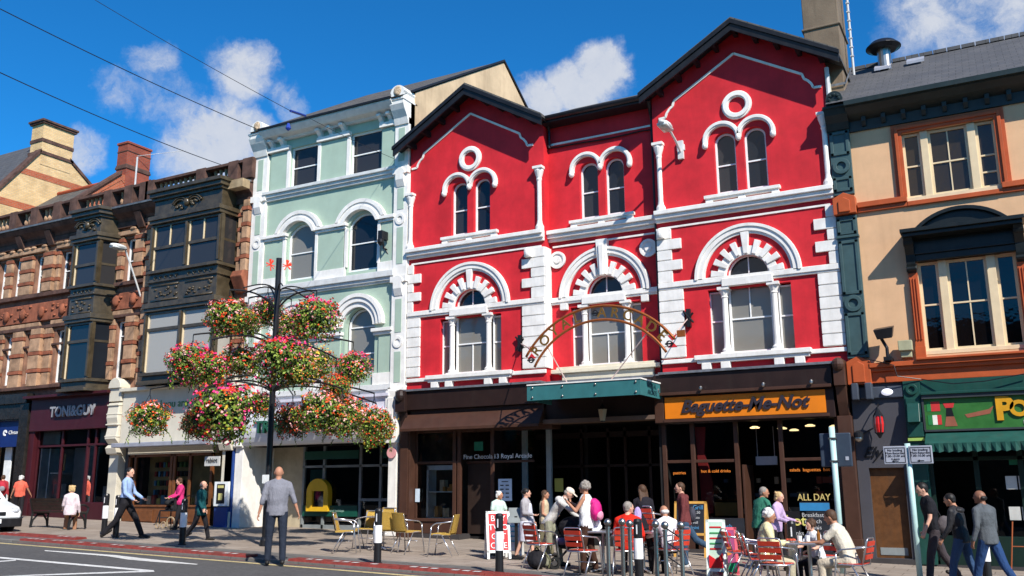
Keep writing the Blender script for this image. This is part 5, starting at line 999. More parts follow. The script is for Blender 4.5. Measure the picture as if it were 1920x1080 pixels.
t = tag(P('bulkhead_lamp', MB().ell((-2.3, D - .12, 3.57), (.12, .07, .075)), mat('white bulkhead lens', (.8, .82, .95), .2, dirt=0, emit=(.85, .85, 1, .5)), None, smooth=True), 'small oval white lamp above the grey door bay', 'lamp')
t = T('red_lantern', 'wrought iron lantern with red glass on the slate grey wall', 'lantern', (-2.5, D - .3, 2.9), world=True); lx, ly = -2.5, D - .32
P('cage', MB().lathe((lx, ly, 2.62), [(.02, -.03), (.06, .05), (.1, .09)], 6).lathe((lx, ly, 2.62), [(.11, .43), (.06, .52), (.02, .6)], 6).tube([(lx, ly, 3.2), (lx, ly + .15, 3.32), (lx, D, 3.3)], .012).tube([(lx, D, 2.9), (lx - .3, D - .05, 2.75), (lx - .55, D - .03, 2.55)], .012), BLACK, t); P('red_glass', MB().lathe((lx, ly, 2.62), [(.08, .09), (.10, .26), (.09, .43)], 8), mat('red lantern glass', (.55, .02, .02), .2, dirt=0), t)
f = MB()
for q in range(6): a = R(60 * q); f.tube([(lx + .09 * math.cos(a), ly + .09 * math.sin(a), 2.7), (lx + .12 * math.cos(a), ly + .12 * math.sin(a), 2.88), (lx + .1 * math.cos(a), ly + .1 * math.sin(a), 3.06)], .01, 5)
P('bars', f, STEEL, t)
t = T('dome_camera', 'dark round camera on a bracket beside the brown pilaster', 'camera', (-3, D, 2.7), world=True); P('dome', MB().ell((-2.93, D - .3, 2.6), .09), STEEL, t, smooth=True); P('hood', MB().lathe((-2.93, D - .3, 2.6), [(.1, .02), (.1, .12), (.03, .16)], 12).tube([(-2.93, D - .3, 2.74), (-2.93, D, 2.78)], .02), BLACK, t)
t = T('hanging_lantern', 'brass lantern hanging at the arcade entrance under the canopy', 'lantern', (-8.9, D - .35, 3.3), world=True); lx, ly = -8.82, D - .35
P('frame', MB().lathe((lx, ly, 3.2), [(.06, -.02), (.06, .0)], 6).lathe((lx, ly, 3.2), [(.13, .28), (.05, .36), (.02, .42)], 6).tube([(lx, ly, 3.6), (lx, ly, 3.8)], .01), BLACK, t); P('glass', MB().lathe((lx, ly, 3.2), [(.065, 0), (.12, .28)], 6), mat('lantern glass', (.35, .28, .18), .2, dirt=0), t)
for i, (pts, lab) in enumerate(((((-60, -14, 11), (485, 243, D - .3)), 'upper of the two long overhead cables, ending at the mint roof corner'), (((-60, 108, 11), (415, 309, D + .1)), 'lower of the two long overhead cables, ending at the sandstone parapet'), (((80, -60, 12), (545, 208, 16), (572, 217, 17), (740, 298, D - .05)), 'faint short overhead cable with a fitting, crossing in front of the mint roof'))):
    pp = [AT(*q) for q in pts]; out = []
    for a, b in zip(pp, pp[1:]):
        for k in range(13): u = k / 12; p = a.lerp(b, u); p.z -= .35 * 4 * u * (1 - u) * (a - b).length / 14 * .4; out.append(p)
    t = T('overhead_cable', lab, 'cable', pp[0], group='overhead cables', world=True); P('wire', MB().tube(out, .012 if i < 2 else .007, 6), BLACK, t)
    if i == 2: P('fitting', MB().tube([pp[1], pp[2]], .035, 8).lathe(pp[1] + Vector((-.05, 0, -.5)), [(.03, 0), (.07, .05), (.03, .18)], 8), mat('blue insulator', (.02, .05, .3), .5), t)
# ================================================================ STREET FURNITURE
def bollard(px, py, label, first=[None]):
    p = TOP(px, py, 1.05)
    if first[0] is None:
        t = T('bollard', label, 'bollard', (0, 0, 0)); P('post', MB().lathe((0, 0, 0), [(.095, -.05), (.095, .02), (.075, .04), (.072, .40)], 14).lathe((0, 0, 0), [(.072, .73), (.074, 1.0), (.06, 1.04), (.02, 1.05)], 14), BLACK, t, smooth=False)
        P('white_band', MB().lathe((0, 0, 0), [(.078, .40), (.078, .73)], 16), mat('white bollard band', (.82, .82, .82), .35, dirt=.05, bump=0), t, smooth=False); P('reflective_strip', MB().box(.0, .02, -.078, -.07, .8, .95), mat('reflective strip', (.7, .7, .72), .3, dirt=0), t); first[0] = t
    else: t = copy_tree(first[0]); t['label'] = label
    t['group'] = 'black and white bollards'; t.location = p; return t
for px, py, lb in ((201, 925, 'bollard just left of the man in the pale blue shirt'), (223, 928, 'bollard half hidden by the legs of the man in the pale blue shirt'), (347, 935, 'bollard in front of the woman in the pink coat'), (710, 953, 'bollard in front of the yellow cafe chairs'), (936, 962, 'bollard in front of the red and white board'),
                   (1195, 972, 'bollard in the row of steel posts'), (1483, 976, 'bollard in front of the table where the woman in cream sits'), (1840, 977, 'bollard in front of the man in the grey jacket')): bollard(px, py, lb)
first = None
for k, (px, py) in enumerate(((1139, 972), (1166, 971), (1180, 974), (1228.5, 975), (1246, 977), (1276, 977))):
    p = TOP(px, py, 1.12); lb = ['leftmost polished steel post with ball top', 'steel ball topped post second from left, before the person in red', 'steel ball topped post third from left, just left of the bollard', 'steel ball topped post just right of the bollard', 'steel ball topped post fifth from left, before the man in white', 'rightmost steel ball topped post, next to the maroon hoodie man'][k]
    if first is None: t = first = T('steel_post', lb, 'post', (0, 0, 0)); P('pole', MB().lathe((0, 0, 0), [(.032, -.05), (.032, 1.0)], 12), STEEL, t, smooth=False); P('ball_top', MB().ell((0, 0, 1.06), .058), STEEL, t, smooth=True); P('collar', MB().lathe((0, 0, 0), [(.042, .97), (.042, 1.0)], 12), STEEL, t)
    else: t = copy_tree(first); t['label'] = lb
    t['group'] = 'polished steel posts'; t.location = p
a, b = TOP(1246, 977, 1.12), TOP(1276, 977, 1.12); t = T('barrier_bars', 'three thin dark rails between the two right hand steel posts', 'barrier', a, world=True)
for z in (.95, .75, .55): P('rail', MB().tube([a + Vector((0, 0, z + .08)), b + Vector((0, 0, z - .08))], .012, 6), BLACK, t)
# sign poles
CELA = mat('pale turquoise pole paint', (.42, .60, .58), .4, .05, 6, dirt=.1, bump=0)
g = AT(1722, 1050, 17.6); gx_, gy_ = g.x, 17.6; zz = AT(1714, 853, gy_).z; t = T('sign_pole', 'pale pole with two small parking signs in front of the green restaurant', 'sign pole', (gx_, gy_, gz(gx_, gy_)), world=True)
P('pole', MB().tube([(gx_, gy_, gz(gx_, gy_) - .05), (gx_, gy_, zz + .2)], .048, 14), CELA, t, smooth=True)
for s_ in (-1, 1):
    xo = gx_ + s_ * .205; P('sign_plate', MB().box(xo - .19, xo + .19, gy_ - .08, gy_ - .06, zz - .155, zz + .155), mat('sign plate grey', (.34, .36, .42), .5, dirt=.1, bump=0), t, bevel=.01)
    fr = MB(); fr.wall([(xo - .165, zz - .13), (xo + .165, zz - .13), (xo + .165, zz + .13), (xo - .165, zz + .13)], [[(xo - .155, zz - .12), (xo + .155, zz - .12), (xo + .155, zz + .12), (xo - .155, zz + .12)]], gy_ - .084, .003, .003); P('sign_border', fr, BLACK, t)
    for j, ln in enumerate(('No loading', 'Mon-Saturday', '7.00-10.00 am' if s_ < 0 else '7.00-10.00 am', '4-6pm' if s_ < 0 else '')):
        if ln: text('sign_text', ln, .055, (xo, gy_ - .084, zz + .085 - j * .05), BLACK, t, extr=.001)
    P('arrow', MB().box(xo - .03, xo + .05, gy_ - .086, gy_ - .083, zz - .105, zz - .095).ext([(xo - .06, zz - .1), (xo - .02, zz - .12), (xo - .02, zz - .08)], gy_ - .086, gy_ - .083), BLACK, t)
g = AT(1575, 1000, 18.6); gx_, gy_ = g.x, 18.6; zt = AT(1567, 800, gy_).z; zz = AT(1572, 843, gy_).z; t = T('sign_pole', 'pale pole holding a dark blank sign box, beside the brown pilaster', 'sign pole', (gx_, gy_, gz(gx_, gy_)), world=True)
P('pole', MB().tube([(gx_, gy_, gz(gx_, gy_) - .05), (gx_, gy_, zt)], .055, 14), CELA, t, smooth=True)
P('sign_plate', MB().box(gx_ - .26, gx_ + .32, gy_ + .07, gy_ + .13, zz - .32, zz + .32), mat('dark blue grey plate', (.035, .05, .075), .4, dirt=.1, bump=0), t, bevel=.02); P('clamp', MB().box(gx_ - .07, gx_ + .07, gy_ - .07, gy_ + .07, zz + .2, zz + .23).box(gx_ - .07, gx_ + .07, gy_ - .07, gy_ + .07, zz - .23, zz - .2), STEEL, t)
P('sticker', MB().box(gx_ + .2, gx_ + .26, gy_ + .06, gy_ + .07, zz - .2, zz - .13), MATS['sign plate grey'], t)
# bench
IRON = mat('black cast iron', (.012, .012, .012), .4, .2, 5, dirt=.1, bump=.1); BW = mat('dark bench timber', (.035, .022, .016), .6, .3, 8, dirt=.2, bump=.2)
a, b = G(72, 987), G(143, 992); t = T('bench', 'black bench with arched iron ends facing the hairdresser', 'bench', a.lerp(b, .5), math.degrees(math.atan2(b.y - a.y, b.x - a.x)) + 180); L2 = (b - a).length / 2
for s_ in (-1, 1):
    x = s_ * L2; e = MB(); e.tube([(x, -.28, 0), (x, -.24, .2), (x, -.12, .36), (x, .06, .36), (x, .2, .2), (x, .25, 0)], .03, 8); e.tube([(x, -.3, .40), (x, .24, .42)], .028, 8); e.tube([(x, .2, .36), (x, .27, .6), (x, .33, .82)], .028, 8); e.tube([(x, -.3, .4), (x, -.33, .55), (x, -.2, .64), (x, .1, .62), (x, .28, .64)], .028, 8); e.tube([(x, -.28, 0), (x, -.27, .42)], .026, 8); e.tube([(x, .26, 0), (x, .22, .42)], .026, 8); P('end_frame', e, IRON, t)
e = MB(); [e.box(-L2, L2, -.28 + q * .105, -.2 + q * .105, .43, .46) for q in range(5)]; P('seat', e, BW, t)
e = MB(); [e.add([(sx * L2, y_, z_) for sx, y_, z_ in ((-1, .25 + q * .022, .5 + q * .085), (1, .25 + q * .022, .5 + q * .085), (1, .275 + q * .022, .575 + q * .085), (-1, .275 + q * .022, .575 + q * .085), (-1, .22 + q * .022, .5 + q * .085), (1, .22 + q * .022, .5 + q * .085), (1, .245 + q * .022, .575 + q * .085), (-1, .245 + q * .022, .575 + q * .085))], [(0, 1, 2, 3), (4, 7, 6, 5), (3, 2, 6, 7), (0, 4, 5, 1)]) for q in range(4)]; P('backrest', e, BW, t)
# chairs
def rnd_path(pts, n=5):
    pts = [Vector(p) for p in pts]; out = [pts[0]]
    for a, b, c in zip(pts, pts[1:], pts[2:]):
        d1 = min(.06, (b - a).length / 2.2); d2 = min(.06, (c - b).length / 2.2); p = b + (a - b).normalized() * d1; q = b + (c - b).normalized() * d2
        for k in range(n + 1): u = k / n; out.append(p.lerp(b, u).lerp(b.lerp(q, u), u))
    return out + [pts[-1]]
def chair(kind, loc, rz, label, protos={}):
    if kind not in protos:
        t = T('cafe_chair', label, 'chair', (0, 0, 0)); m = ALU
        for s_ in (-1, 1):
            P('leg', MB().tube(rnd_path([(s_ * .25, -.28, 0), (s_ * .245, -.22, .44), (s_ * .25, -.20, .62)]), .0135, 8), m, t, smooth=True); P('leg', MB().tube([(s_ * .22, .02, .43), (s_ * .23, .26, 0)], .0125, 8), m, t, smooth=True)
        P('arm_frame', MB().tube(rnd_path([(-.25, -.20, .60), (-.255, -.12, .67), (-.255, .1, .69), (-.2, .24, .71), (0, .27, .72), (.2, .24, .71), (.255, .1, .69), (.255, -.12, .67), (.25, -.20, .60)]), .0135, 8), m, t, smooth=True)
        P('seat_frame', MB().tube(rnd_path([(-.2, .18, .44), (-.22, -.2, .44), (.22, -.2, .44), (.2, .18, .44), (-.2, .18, .44)]), .012, 8).tube([(-.22, -.1, .25), (.22, -.1, .25)], .01, 6), m, t, smooth=True)
        P('back_frame', MB().tube(rnd_path([(-.19, .17, .44), (-.18, .27, .84), (.18, .27, .84), (.19, .17, .44)]), .012, 8), m, t, smooth=True)
        if kind == 'red':
            c_ = mat('red painted slat', (.52, .045, .022), .45, .12, 6, dirt=.15, bump=.05); e = MB(); [e.box(-.21, .21, -.19 + q * .075, -.13 + q * .075, .45, .462) for q in range(5)]; P('seat', e, c_, t); e = MB()
            for z in (.56, .66, .76): e.add([(-.17, .195 + (z - .5) * .24, z - .035), (.17, .195 + (z - .5) * .24, z - .035), (.17, .21 + (z - .5) * .24, z + .035), (-.17, .21 + (z - .5) * .24, z + .035), (-.17, .215 + (z - .5) * .24, z - .035), (.17, .215 + (z - .5) * .24, z - .035), (.17, .23 + (z - .5) * .24, z + .035), (-.17, .23 + (z - .5) * .24, z + .035)], [(0, 1, 2, 3), (4, 7, 6, 5), (3, 2, 6, 7), (0, 4, 5, 1), (1, 5, 6, 2), (0, 3, 7, 4)])
            P('backrest', e, c_, t)
        else:
            c_ = brick('yellow woven plastic', (.72, .48, .11), (.62, .38, .07), (.35, .2, .03), .02, .012, .15, .5, 1., .6, .1, .002); e = MB().box(-.22, .22, -.21, .2, .435, .465); P('seat', e, c_, t); e = MB()
            for i in range(8):
                x0, x1 = -.2 + .05 * i, -.15 + .05 * i; f0 = lambda x: .02 * (1 - (x / .2) ** 2); e.add([(x0, .19 + f0(x0), .47), (x1, .19 + f0(x1), .47), (x1, .27 + f0(x1), .85), (x0, .27 + f0(x0), .85), (x0, .215 + f0(x0), .47), (x1, .215 + f0(x1), .47), (x1, .295 + f0(x1), .85), (x0, .295 + f0(x0), .85)], [(0, 1, 2, 3), (4, 7, 6, 5), (3, 2, 6, 7), (0, 4, 5, 1)])
            P('backrest', e, c_, t)
        protos[kind] = t
    else: t = copy_tree(protos[kind]); t['label'] = label
    t['group'] = 'red slatted aluminium chairs' if kind == 'red' else 'yellow woven aluminium chairs'
    t.location = loc; t.rotation_euler = (0, 0, R(rz)); return t
def on(x, y): return Vector((x, y, gz(x, y)))
# rz 0: sitter faces the road (-y); rotation counterclockwise seen from above
for p, rz, lb in ((G(648, 1036), 118, 'yellow chair at the left end of the yellow group'), (G(690, 1030), 10, 'yellow chair half hidden left of the bollard'), (G(733, 1033), 200, 'yellow chair with its back to the road, right beside the bollard'), (G(763, 1036), 165, 'yellow chair at the right end of the clustered yellow group'), (G(716, 1020), 0, 'yellow chair behind the bollard nearest the shop'), (G(832, 1042), -75, 'yellow chair standing alone to the right of the group')):
    chair('yellow', p, rz, lb)
def table(loc, rz, label, sq=True):
    t = T('cafe_table', label, 'table', loc, rz); e = MB(); e.box(-.34, .34, -.34, .34, .70, .735) if sq else e.lathe((0, 0, 0), [(.3, .7), (.33, .705), (.33, .73)], 28); P('table_top', e, ALU, t, bevel=.006)
    P('pedestal', MB().lathe((0, 0, 0), [(.03, .04), (.03, .7)], 10), ALU, t); 
    for q in range(4): a = R(45 + 90 * q); P('foot', MB().tube([(0, 0, .06), (.3 * math.cos(a), .3 * math.sin(a), .02)], .018, 8), ALU, t)
    return t
table(G(712, 1030), 20, 'round aluminium table among the yellow chairs', False)
# ================================================================ CAR at the left edge
c0 = Vector((-24.3, 15.35, 0)); hd = -14; t = T('car', 'white car with black lower bumper, cut off by the left edge', 'car', (-24.6, 15.0, gz(-24.6, 15.) - .08), 0)
CARW = mat('white car paint', (.78, .80, .80), .25, .02, 3, dirt=.05, bump=0, spec=.6); prof = [(0, .42), (.02, .58), (-.15, .72), (-.9, .86), (-1.15, .90), (-1.9, 1.32), (-3.2, 1.36), (-3.9, .98), (-4.2, .9), (-4.25, .42)]
def carloft(prof, hw, zc, inset):
    mb = MB(); secs = ((-hw, inset), (-hw * .93, .5 * inset), (-hw * .6, 0), (hw * .6, 0), (hw * .93, .5 * inset), (hw, inset)); n = len(prof)
    for y, i_ in secs: mb.v += [Vector((x - (i_ if x > -1 else -i_ * (x < -3)), y, z - (z > .9) * i_ * .5)) for x, z in prof]
    for k in range(len(secs) - 1):
        for j in range(n): mb.f.append((k * n + j, k * n + (j + 1) % n, (k + 1) * n + (j + 1) % n, (k + 1) * n + j)); mb.m.append(0)
    mb.f += [tuple(range(n - 1, -1, -1)), tuple(range((len(secs) - 1) * n, len(secs) * n))]; mb.m += [0, 0]; return mb
P('body', carloft(prof, .82, 0, .12), CARW, t, bevel=.03); P('bumper', carloft([(.05, .2), (.06, .42), (-.2, .45), (-4.1, .45), (-4.28, .42), (-4.25, .2)], .84, 0, .1), BLACK, t, bevel=.02)
P('windscreen', MB().add([(-1.17, -.68, .92), (-1.17, .68, .92), (-1.85, .6, 1.3), (-1.85, -.6, 1.3)], [(0, 1, 2, 3)]).add([(-1.3, -.79, .93), (-1.95, -.72, 1.28), (-3.1, -.72, 1.3), (-3.6, -.79, .98)], [(0, 1, 2, 3)]), GDARK, t)
for s_ in (-1, 1): P('headlight', MB().ell((-.1, s_ * .62, .62), (.12, .14, .09)), mat('headlight lens', (.5, .52, .56), .1, dirt=0, bump=0, spec=.9), t, smooth=True)
P('grille', MB().box(-.02, .035, -.38, .38, .5, .6), BLACK, t, bevel=.02); P('number_plate', MB().box(.05, .075, -.26, .26, .3, .41), mat('white number plate', (.75, .75, .72), .4, dirt=0), t)
for x in (-.75, -3.4):
    for s_ in (-1, 1):
        wo_ = P('wheel', MB().tube([(x, s_ * .83, .3), (x, s_ * .66, .3)], .3, 24), mat('tyre rubber', (.015, .015, .015), .8), t); P('rim', MB().tube([(x, s_ * .84, .3), (x, s_ * .7, .3)], .18, 14), STEEL, wo_)
t.rotation_euler = (0, 0, R(-12)); t.location = Vector((-24.15, 15.4, gz(-24.15, 15.4) - .06))
# ================================================================ BOARDS
def board(name, label, cat, px, yb, zlo, zhi, wd, rz=0, lean=.12, fc=None, pc=None, world=True):
    p = AT(px, 1000, yb); t = T(name, label, cat, (p.x, yb, gz(p.x, yb)), rz); e = MB(); h = zhi
    def slab(y0, y1, z0, z1, x0, x1, mb): mb.add([(x0, y0, z0), (x1, y0, z0), (x1, y1, z1), (x0, y1, z1), (x0, y0 + .025, z0), (x1, y0 + .025, z0), (x1, y1 + .025, z1), (x0, y1 + .025, z1)], [(0, 1, 2, 3), (4, 7, 6, 5), (0, 4, 5, 1), (3, 2, 6, 7), (0, 3, 7, 4), (1, 5, 6, 2)])
    fr = MB(); slab(-.2, 0, 0, h, -wd / 2, -wd / 2 + .05, fr); slab(-.2, 0, 0, h, wd / 2 - .05, wd / 2, fr); slab(-.2 * (1 - (h - .05) / h), 0, h - .05, h, -wd / 2, wd / 2, fr); slab(.2, 0.0, 0, h, -wd / 2, -wd / 2 + .05, fr); slab(.2, 0.0, 0, h, wd / 2 - .05, wd / 2, fr); yz = lambda z: -.2 * (1 - z / h)
    slab(yz(zlo), yz(zlo + .05), zlo, zlo + .05, -wd / 2, wd / 2, fr); P('frame', fr, fc, t)
    pn = MB(); slab(yz(zlo + .04) + .004, yz(h - .04) + .004, zlo + .04, h - .04, -wd / 2 + .04, wd / 2 - .04, pn); P('panel', pn, pc, t); return t, yz
FW = mat('white plastic frame', (.75, .76, .74), .4, dirt=.05); RP = mat('red poster', (.60, .015, .02), .5, dirt=0, bump=0)
t, yz = board('pavement_sign', 'tall red pavement board with white frame and white lettering behind a bollard', 'pavement sign', 933, 17.2, .12, .95, .5, 40, fc=FW, pc=RP)
for j, ln in enumerate(('BUY', 'TWO', 'GET', 'ONE')): z = .8 - j * .18; text('lettering', ln, .17, (0, yz(z) - .012, z), FW, t, rot=(78, 0, 0), extr=.002)
t, yz = board('pavement_sign', 'white pavement board with pale blue print beside the red one', 'pavement sign', 962, 17.9, .1, .72, .42, 20, fc=FW, pc=FW)
e = MB(); [e.box(-.12, .12, yz(z) - .008, yz(z) - .0, z - .015, z + .015) for z in (.3, .4, .5, .6)]; P('print', e, mat('cyan print', (.1, .45, .6), .5), t)
p = AT(968, 1000, 17.4); t = T('menu_stand', 'dark menu lectern with a tilted grey page', 'menu stand', (p.x, 17.4, gz(p.x, 17.4)), 20); P('post', MB().box(-.03, .03, -.03, .03, 0, .85).box(-.15, .15, -.15, .15, 0, .03), BLACK, t); P('page', MB().add([(-.17, -.1, .72), (.17, -.1, .72), (.17, .1, 1.02), (-.17, .1, 1.02), (-.17, -.08, .71), (.17, -.08, .71), (.17, .12, 1.01), (-.17, .12, 1.01)], [(0, 1, 2, 3), (4, 7, 6, 5), (0, 4, 5, 1), (3, 2, 6, 7), (0, 3, 7, 4), (1, 5, 6, 2)]), mat('grey page', (.2, .22, .22), .5), t)
GRF = mat('pale green white frame', (.70, .78, .72), .4, dirt=.05)
t, yz = board('pavement_sign', 'white framed board with a pale green price list, near the maroon hoodie man', 'pavement sign', 1342, 16.6, .1, .98, .34, 10, fc=GRF, pc=mat('pale green poster', (.45, .62, .5), .5, dirt=0))
e = MB(); [e.box(-.1, .1, yz(z) - .01, yz(z), z - .012, z + .012, j % 2) for j, z in enumerate((.85, .75, .66, .57, .48))]; e.ext([(-.12, .16), (.12, .16), (.12, .42), (0, .3), (-.12, .38)], -.18, -.13, 0); P('print', e, [RP, mat('green print', (.05, .3, .1), .5)], t)
t, yz = board('pavement_sign', 'colourful pink and green ice cream board partly behind the white framed one', 'pavement sign', 1362, 17.1, .02, .82, .36, 20, fc=mat('pink frame', (.6, .08, .12), .5), pc=mat('purple pink poster', (.25, .03, .12), .5, dirt=0))
e = MB(); e.ring(0, .42, .0, .09, 0, 360, yz(.42) - .02, yz(.42) - .0, 16, 0); e.box(-.14, .14, yz(.1) - .03, yz(.1) + .01, .05, .2, 1); e.ring(.02, .68, .0, .06, 0, 360, yz(.68) - .02, yz(.68), 12, 2); P('print', e, [mat('orange print', (.7, .25, .06), .5), mat('emerald print', (.01, .35, .16), .5), RP], t)
BBD = mat('blackboard', (.018, .02, .026), .6, .2, 4, dirt=0); CH = mat('white chalk', (.5, .5, .5), .8, dirt=0, bump=0); CHB = mat('blue chalk', (.08, .28, .5), .8, dirt=0, bump=0); CHY = mat('yellow chalk', (.55, .42, .15), .8, dirt=0, bump=0)
t, yz = board('blackboard', 'blackboard in a honey wood frame behind the man in the maroon hoodie', 'blackboard', 1297, 19.8, .45, 1.16, .72, 0, fc=mat('honey wood', (.62, .33, .07), .5), pc=BBD)
for j, (ln, m_, sz) in enumerate((('Cafe   Grill', CHB, .13), ('breakfast 3.50', CH, .08), ('jacket potato', CH, .08), ('soup & roll', CH, .08), ('hot panini', CHB, .1))): z = 1.03 - j * .105; text('chalk_text', ln, sz, (0, yz(z) - .014, z), m_, t, rot=(82, 0, 0), extr=.001)
p = AT(1362, 1000, 20.4); t = T('price_board', 'low blackboard with blue and yellow chalk at the foot of the cafe window', 'blackboard', (p.x, 20.4, gz(p.x, 20.4)), 0); P('panel', MB().box(-.4, .4, 0, .04, 0, .8), BBD, t)
for j, (ln, m_) in enumerate((('fresh', CHB), ('sandwiches', CHY), ('from 1.99', CHB), ('open now', CHY))): text('chalk_text', ln, .14, (0, -.006, .62 - j * .16), m_, t, extr=.001)
p = AT(1531, 1000, 20.3); t = T('menu_board', 'tall blue topped menu blackboard with ALL DAY in gold', 'blackboard', (p.x, 20.3, gz(p.x, 20.3)), 0); P('panel', MB().box(-.3, .3, 0, .04, .1, 1.18).box(-.3, .3, -.002, .0, 1.18, 1.2), BBD, t); P('blue_header', MB().box(-.3, .3, -.01, 0, 1.02, 1.18), mat('blue header', (.03, .2, .42), .6), t)
text('gold_lettering', 'ALL DAY', .2, (0, -.01, 1.29), CHY, t, extr=.01, sx=.85)
for j, ln in enumerate(('Breakfast', 'Brunch', 'Paninis', 'Salads', 'Coffee', 'Cakes')): text('chalk_text', ln, .12, (-.05, -.006, .93 - j * .125), CH, t, extr=.001)
p = AT(1494, 1000, 20.3); t = T('black_board', 'black board with the word hot in yellow, left of the ALL DAY board', 'blackboard', (p.x, 20.3, gz(p.x, 20.3)), 0); P('panel', MB().box(-.2, .22, 0, .04, .1, 1.0), BLACK, t); text('lettering', 'hot', .3, (0, -.01, .8), mat('yellow lettering', (.6, .55, .15), .6, dirt=0), t, extr=.004, off=.004); text('chalk_text', 'drinks', .12, (0, -.006, .55), CH, t, extr=.001); text('chalk_text', 'to go', .12, (0, -.006, .4), CH, t, extr=.001)
p = AT(1908, 1060, 20.0); t = T('easel', 'rust coloured wooden easel leg by the green restaurant', 'easel', (p.x, 20, gz(p.x, 20)), 0); RW = mat('rusty wood', (.30, .075, .02), .6)
for x in (-.12, .5): P('leg', MB().tube([(x, -.1, 0), (x + (.12 if x < 0 else -.12), 0, .95)], .014, 6), RW, t)
P('crossbar', MB().tube([(-.05, -.04, .5), (.43, -.04, .5)], .012, 6), RW, t)
# ================================================================ FLOWER TOWER
LG = [mat('leaf green', (.085, .15, .018), .5, .3, 9, dirt=0, bump=0), mat('leaf light green', (.21, .28, .035), .5, .3, 9, dirt=0, bump=0), mat('leaf dark green', (.03, .055, .01), .55, .3, 9, dirt=0, bump=0), mat('leaf bronze', (.16, .09, .025), .5, .3, 9, dirt=0, bump=0)]
FC = [mat('scarlet petal', (.72, .025, .012), .6, .1, dirt=0, bump=0), mat('orange red petal', (.80, .10, .02), .6, .1, dirt=0, bump=0), mat('pink petal', (.80, .04, .20), .6, .1, dirt=0, bump=0), mat('blush petal', (.85, .42, .40), .6, .1, dirt=0, bump=0), mat('yellow petal', (.75, .5, .05), .6, .1, dirt=0, bump=0), mat('dark red foliage', (.13, .008, .012), .5, .2, dirt=0, bump=0)]
def quad(mb, c, nrm, s, mi, asp=.7):
    n = Vector(nrm).normalized(); u = n.orthogonal().normalized(); u = Matrix.Rotation(rnd.random() * 6.28, 3, n) @ u; v = n.cross(u)
    mb.add([c - u * s, c + v * s * asp, c + u * s, c - v * s * asp], [(0, 1, 2, 3)], mi)
def basket_mesh(seed, hw=.52, hh=.43, palette=(0, 1, 3), dark=False):
    global rnd
    keep = rnd; rnd = random.Random(seed); lf = MB(); bl = MB(); off = Vector((rnd.random() * 9, rnd.random() * 9, 0))
    def rad(d): return 1 + .42 * (noise.noise(d * 1.9 + off) ) + .12 * noise.noise(d * 5 + off)
    for i in range(3600):
        d = Vector((rnd.gauss(0, 1), rnd.gauss(0, 1), rnd.gauss(0, 1))).normalized(); r_ = rad(d) * (rnd.random() ** .28)
        hx = hh * (.85 if d.z > 0 else 1.15); c = Vector((d.x * hw * r_, d.y * hw * r_, d.z * hx * r_ - .02))
        pal = rnd.random(); mi = (2 if r_ < .65 or pal < .15 else 0 if pal < .52 else 1 if pal < .9 else 3)
        if dark: mi = 3 if pal > .6 else 2
        quad(lf, c, d + Vector((rnd.gauss(0, .5), rnd.gauss(0, .5), rnd.gauss(0, .5) + .4)), rnd.uniform(.018, .040), mi)
    for i in range(7):      # trailing stems
        a = rnd.random() * 6.28; x, y = math.cos(a) * hw * .8, math.sin(a) * hw * .8; z = -hh * .6; 
        for k in range(rnd.randrange(8, 22)): x += rnd.gauss(0, .012) + math.cos(a) * .003; y += rnd.gauss(0, .012); z -= .024; quad(lf, Vector((x, y, z)), (rnd.gauss(0, 1), rnd.gauss(0, 1), .6), .026, rnd.choice((0, 0, 1, 2)))
    for i in range(300):
        d = Vector((rnd.gauss(0, 1), rnd.gauss(0, 1), rnd.gauss(0, 1))).normalized(); top = d.z > .5
        r_ = rad(d) * rnd.uniform(.95, 1.07); hx = hh * (.85 if d.z > 0 else 1.15); c = Vector((d.x * hw * r_, d.y * hw * r_, d.z * hx * r_ - .02)); fc_ = rnd.choice(palette); s_ = rnd.uniform(.013, .026)
        if top: fc_ = rnd.choice((2, 2, 0, 1) if 2 in palette else palette); s_ = rnd.uniform(.018, .032); c.z += rnd.uniform(.0, .06)
        elif rnd.random() < .1: fc_ = 4
        for k in range(4 if top else 3): quad(bl, c + Vector((rnd.gauss(0, s_ * .7), rnd.gauss(0, s_ * .7), rnd.gauss(0, s_ * .6))), d + Vector((rnd.gauss(0, .5), rnd.gauss(0, .5), rnd.gauss(0, .5))), s_, fc_, .95)
    pot = MB().lathe((0, 0, 0), [(.06, -hh * .6), (.2, -hh * .4), (.26, .05)], 12)
    rnd = keep; return lf, bl, pot
bp = G(497, 1023); pole = T('flower_tower', 'tall black pole with three tiers of curved arms carrying the flower baskets', 'flower stand', bp, world=True)
ztop = AT(526, 484, bp.y).z
P('pole', MB().tube([bp - Vector((0, 0, .1)), (bp.x, bp.y, bp.z + 1.4)], .085, 14).tube([(bp.x, bp.y, bp.z + 1.4), (bp.x, bp.y, ztop)], .07, 14), BLACK, pole); P('base_collar', MB().lathe(bp, [(.13, -.05), (.12, .12), (.09, .2)], 14), BLACK, pole)
P('notice', MB().box(bp.x - .1, bp.x + .1, bp.y - .1, bp.y - .085, bp.z + 1.42, bp.z + 1.62), MATS['white display'], pole)
fwv = Vector((bp.x, bp.y, 0)).normalized(); rt = Vector((fwv.y, -fwv.x, 0))
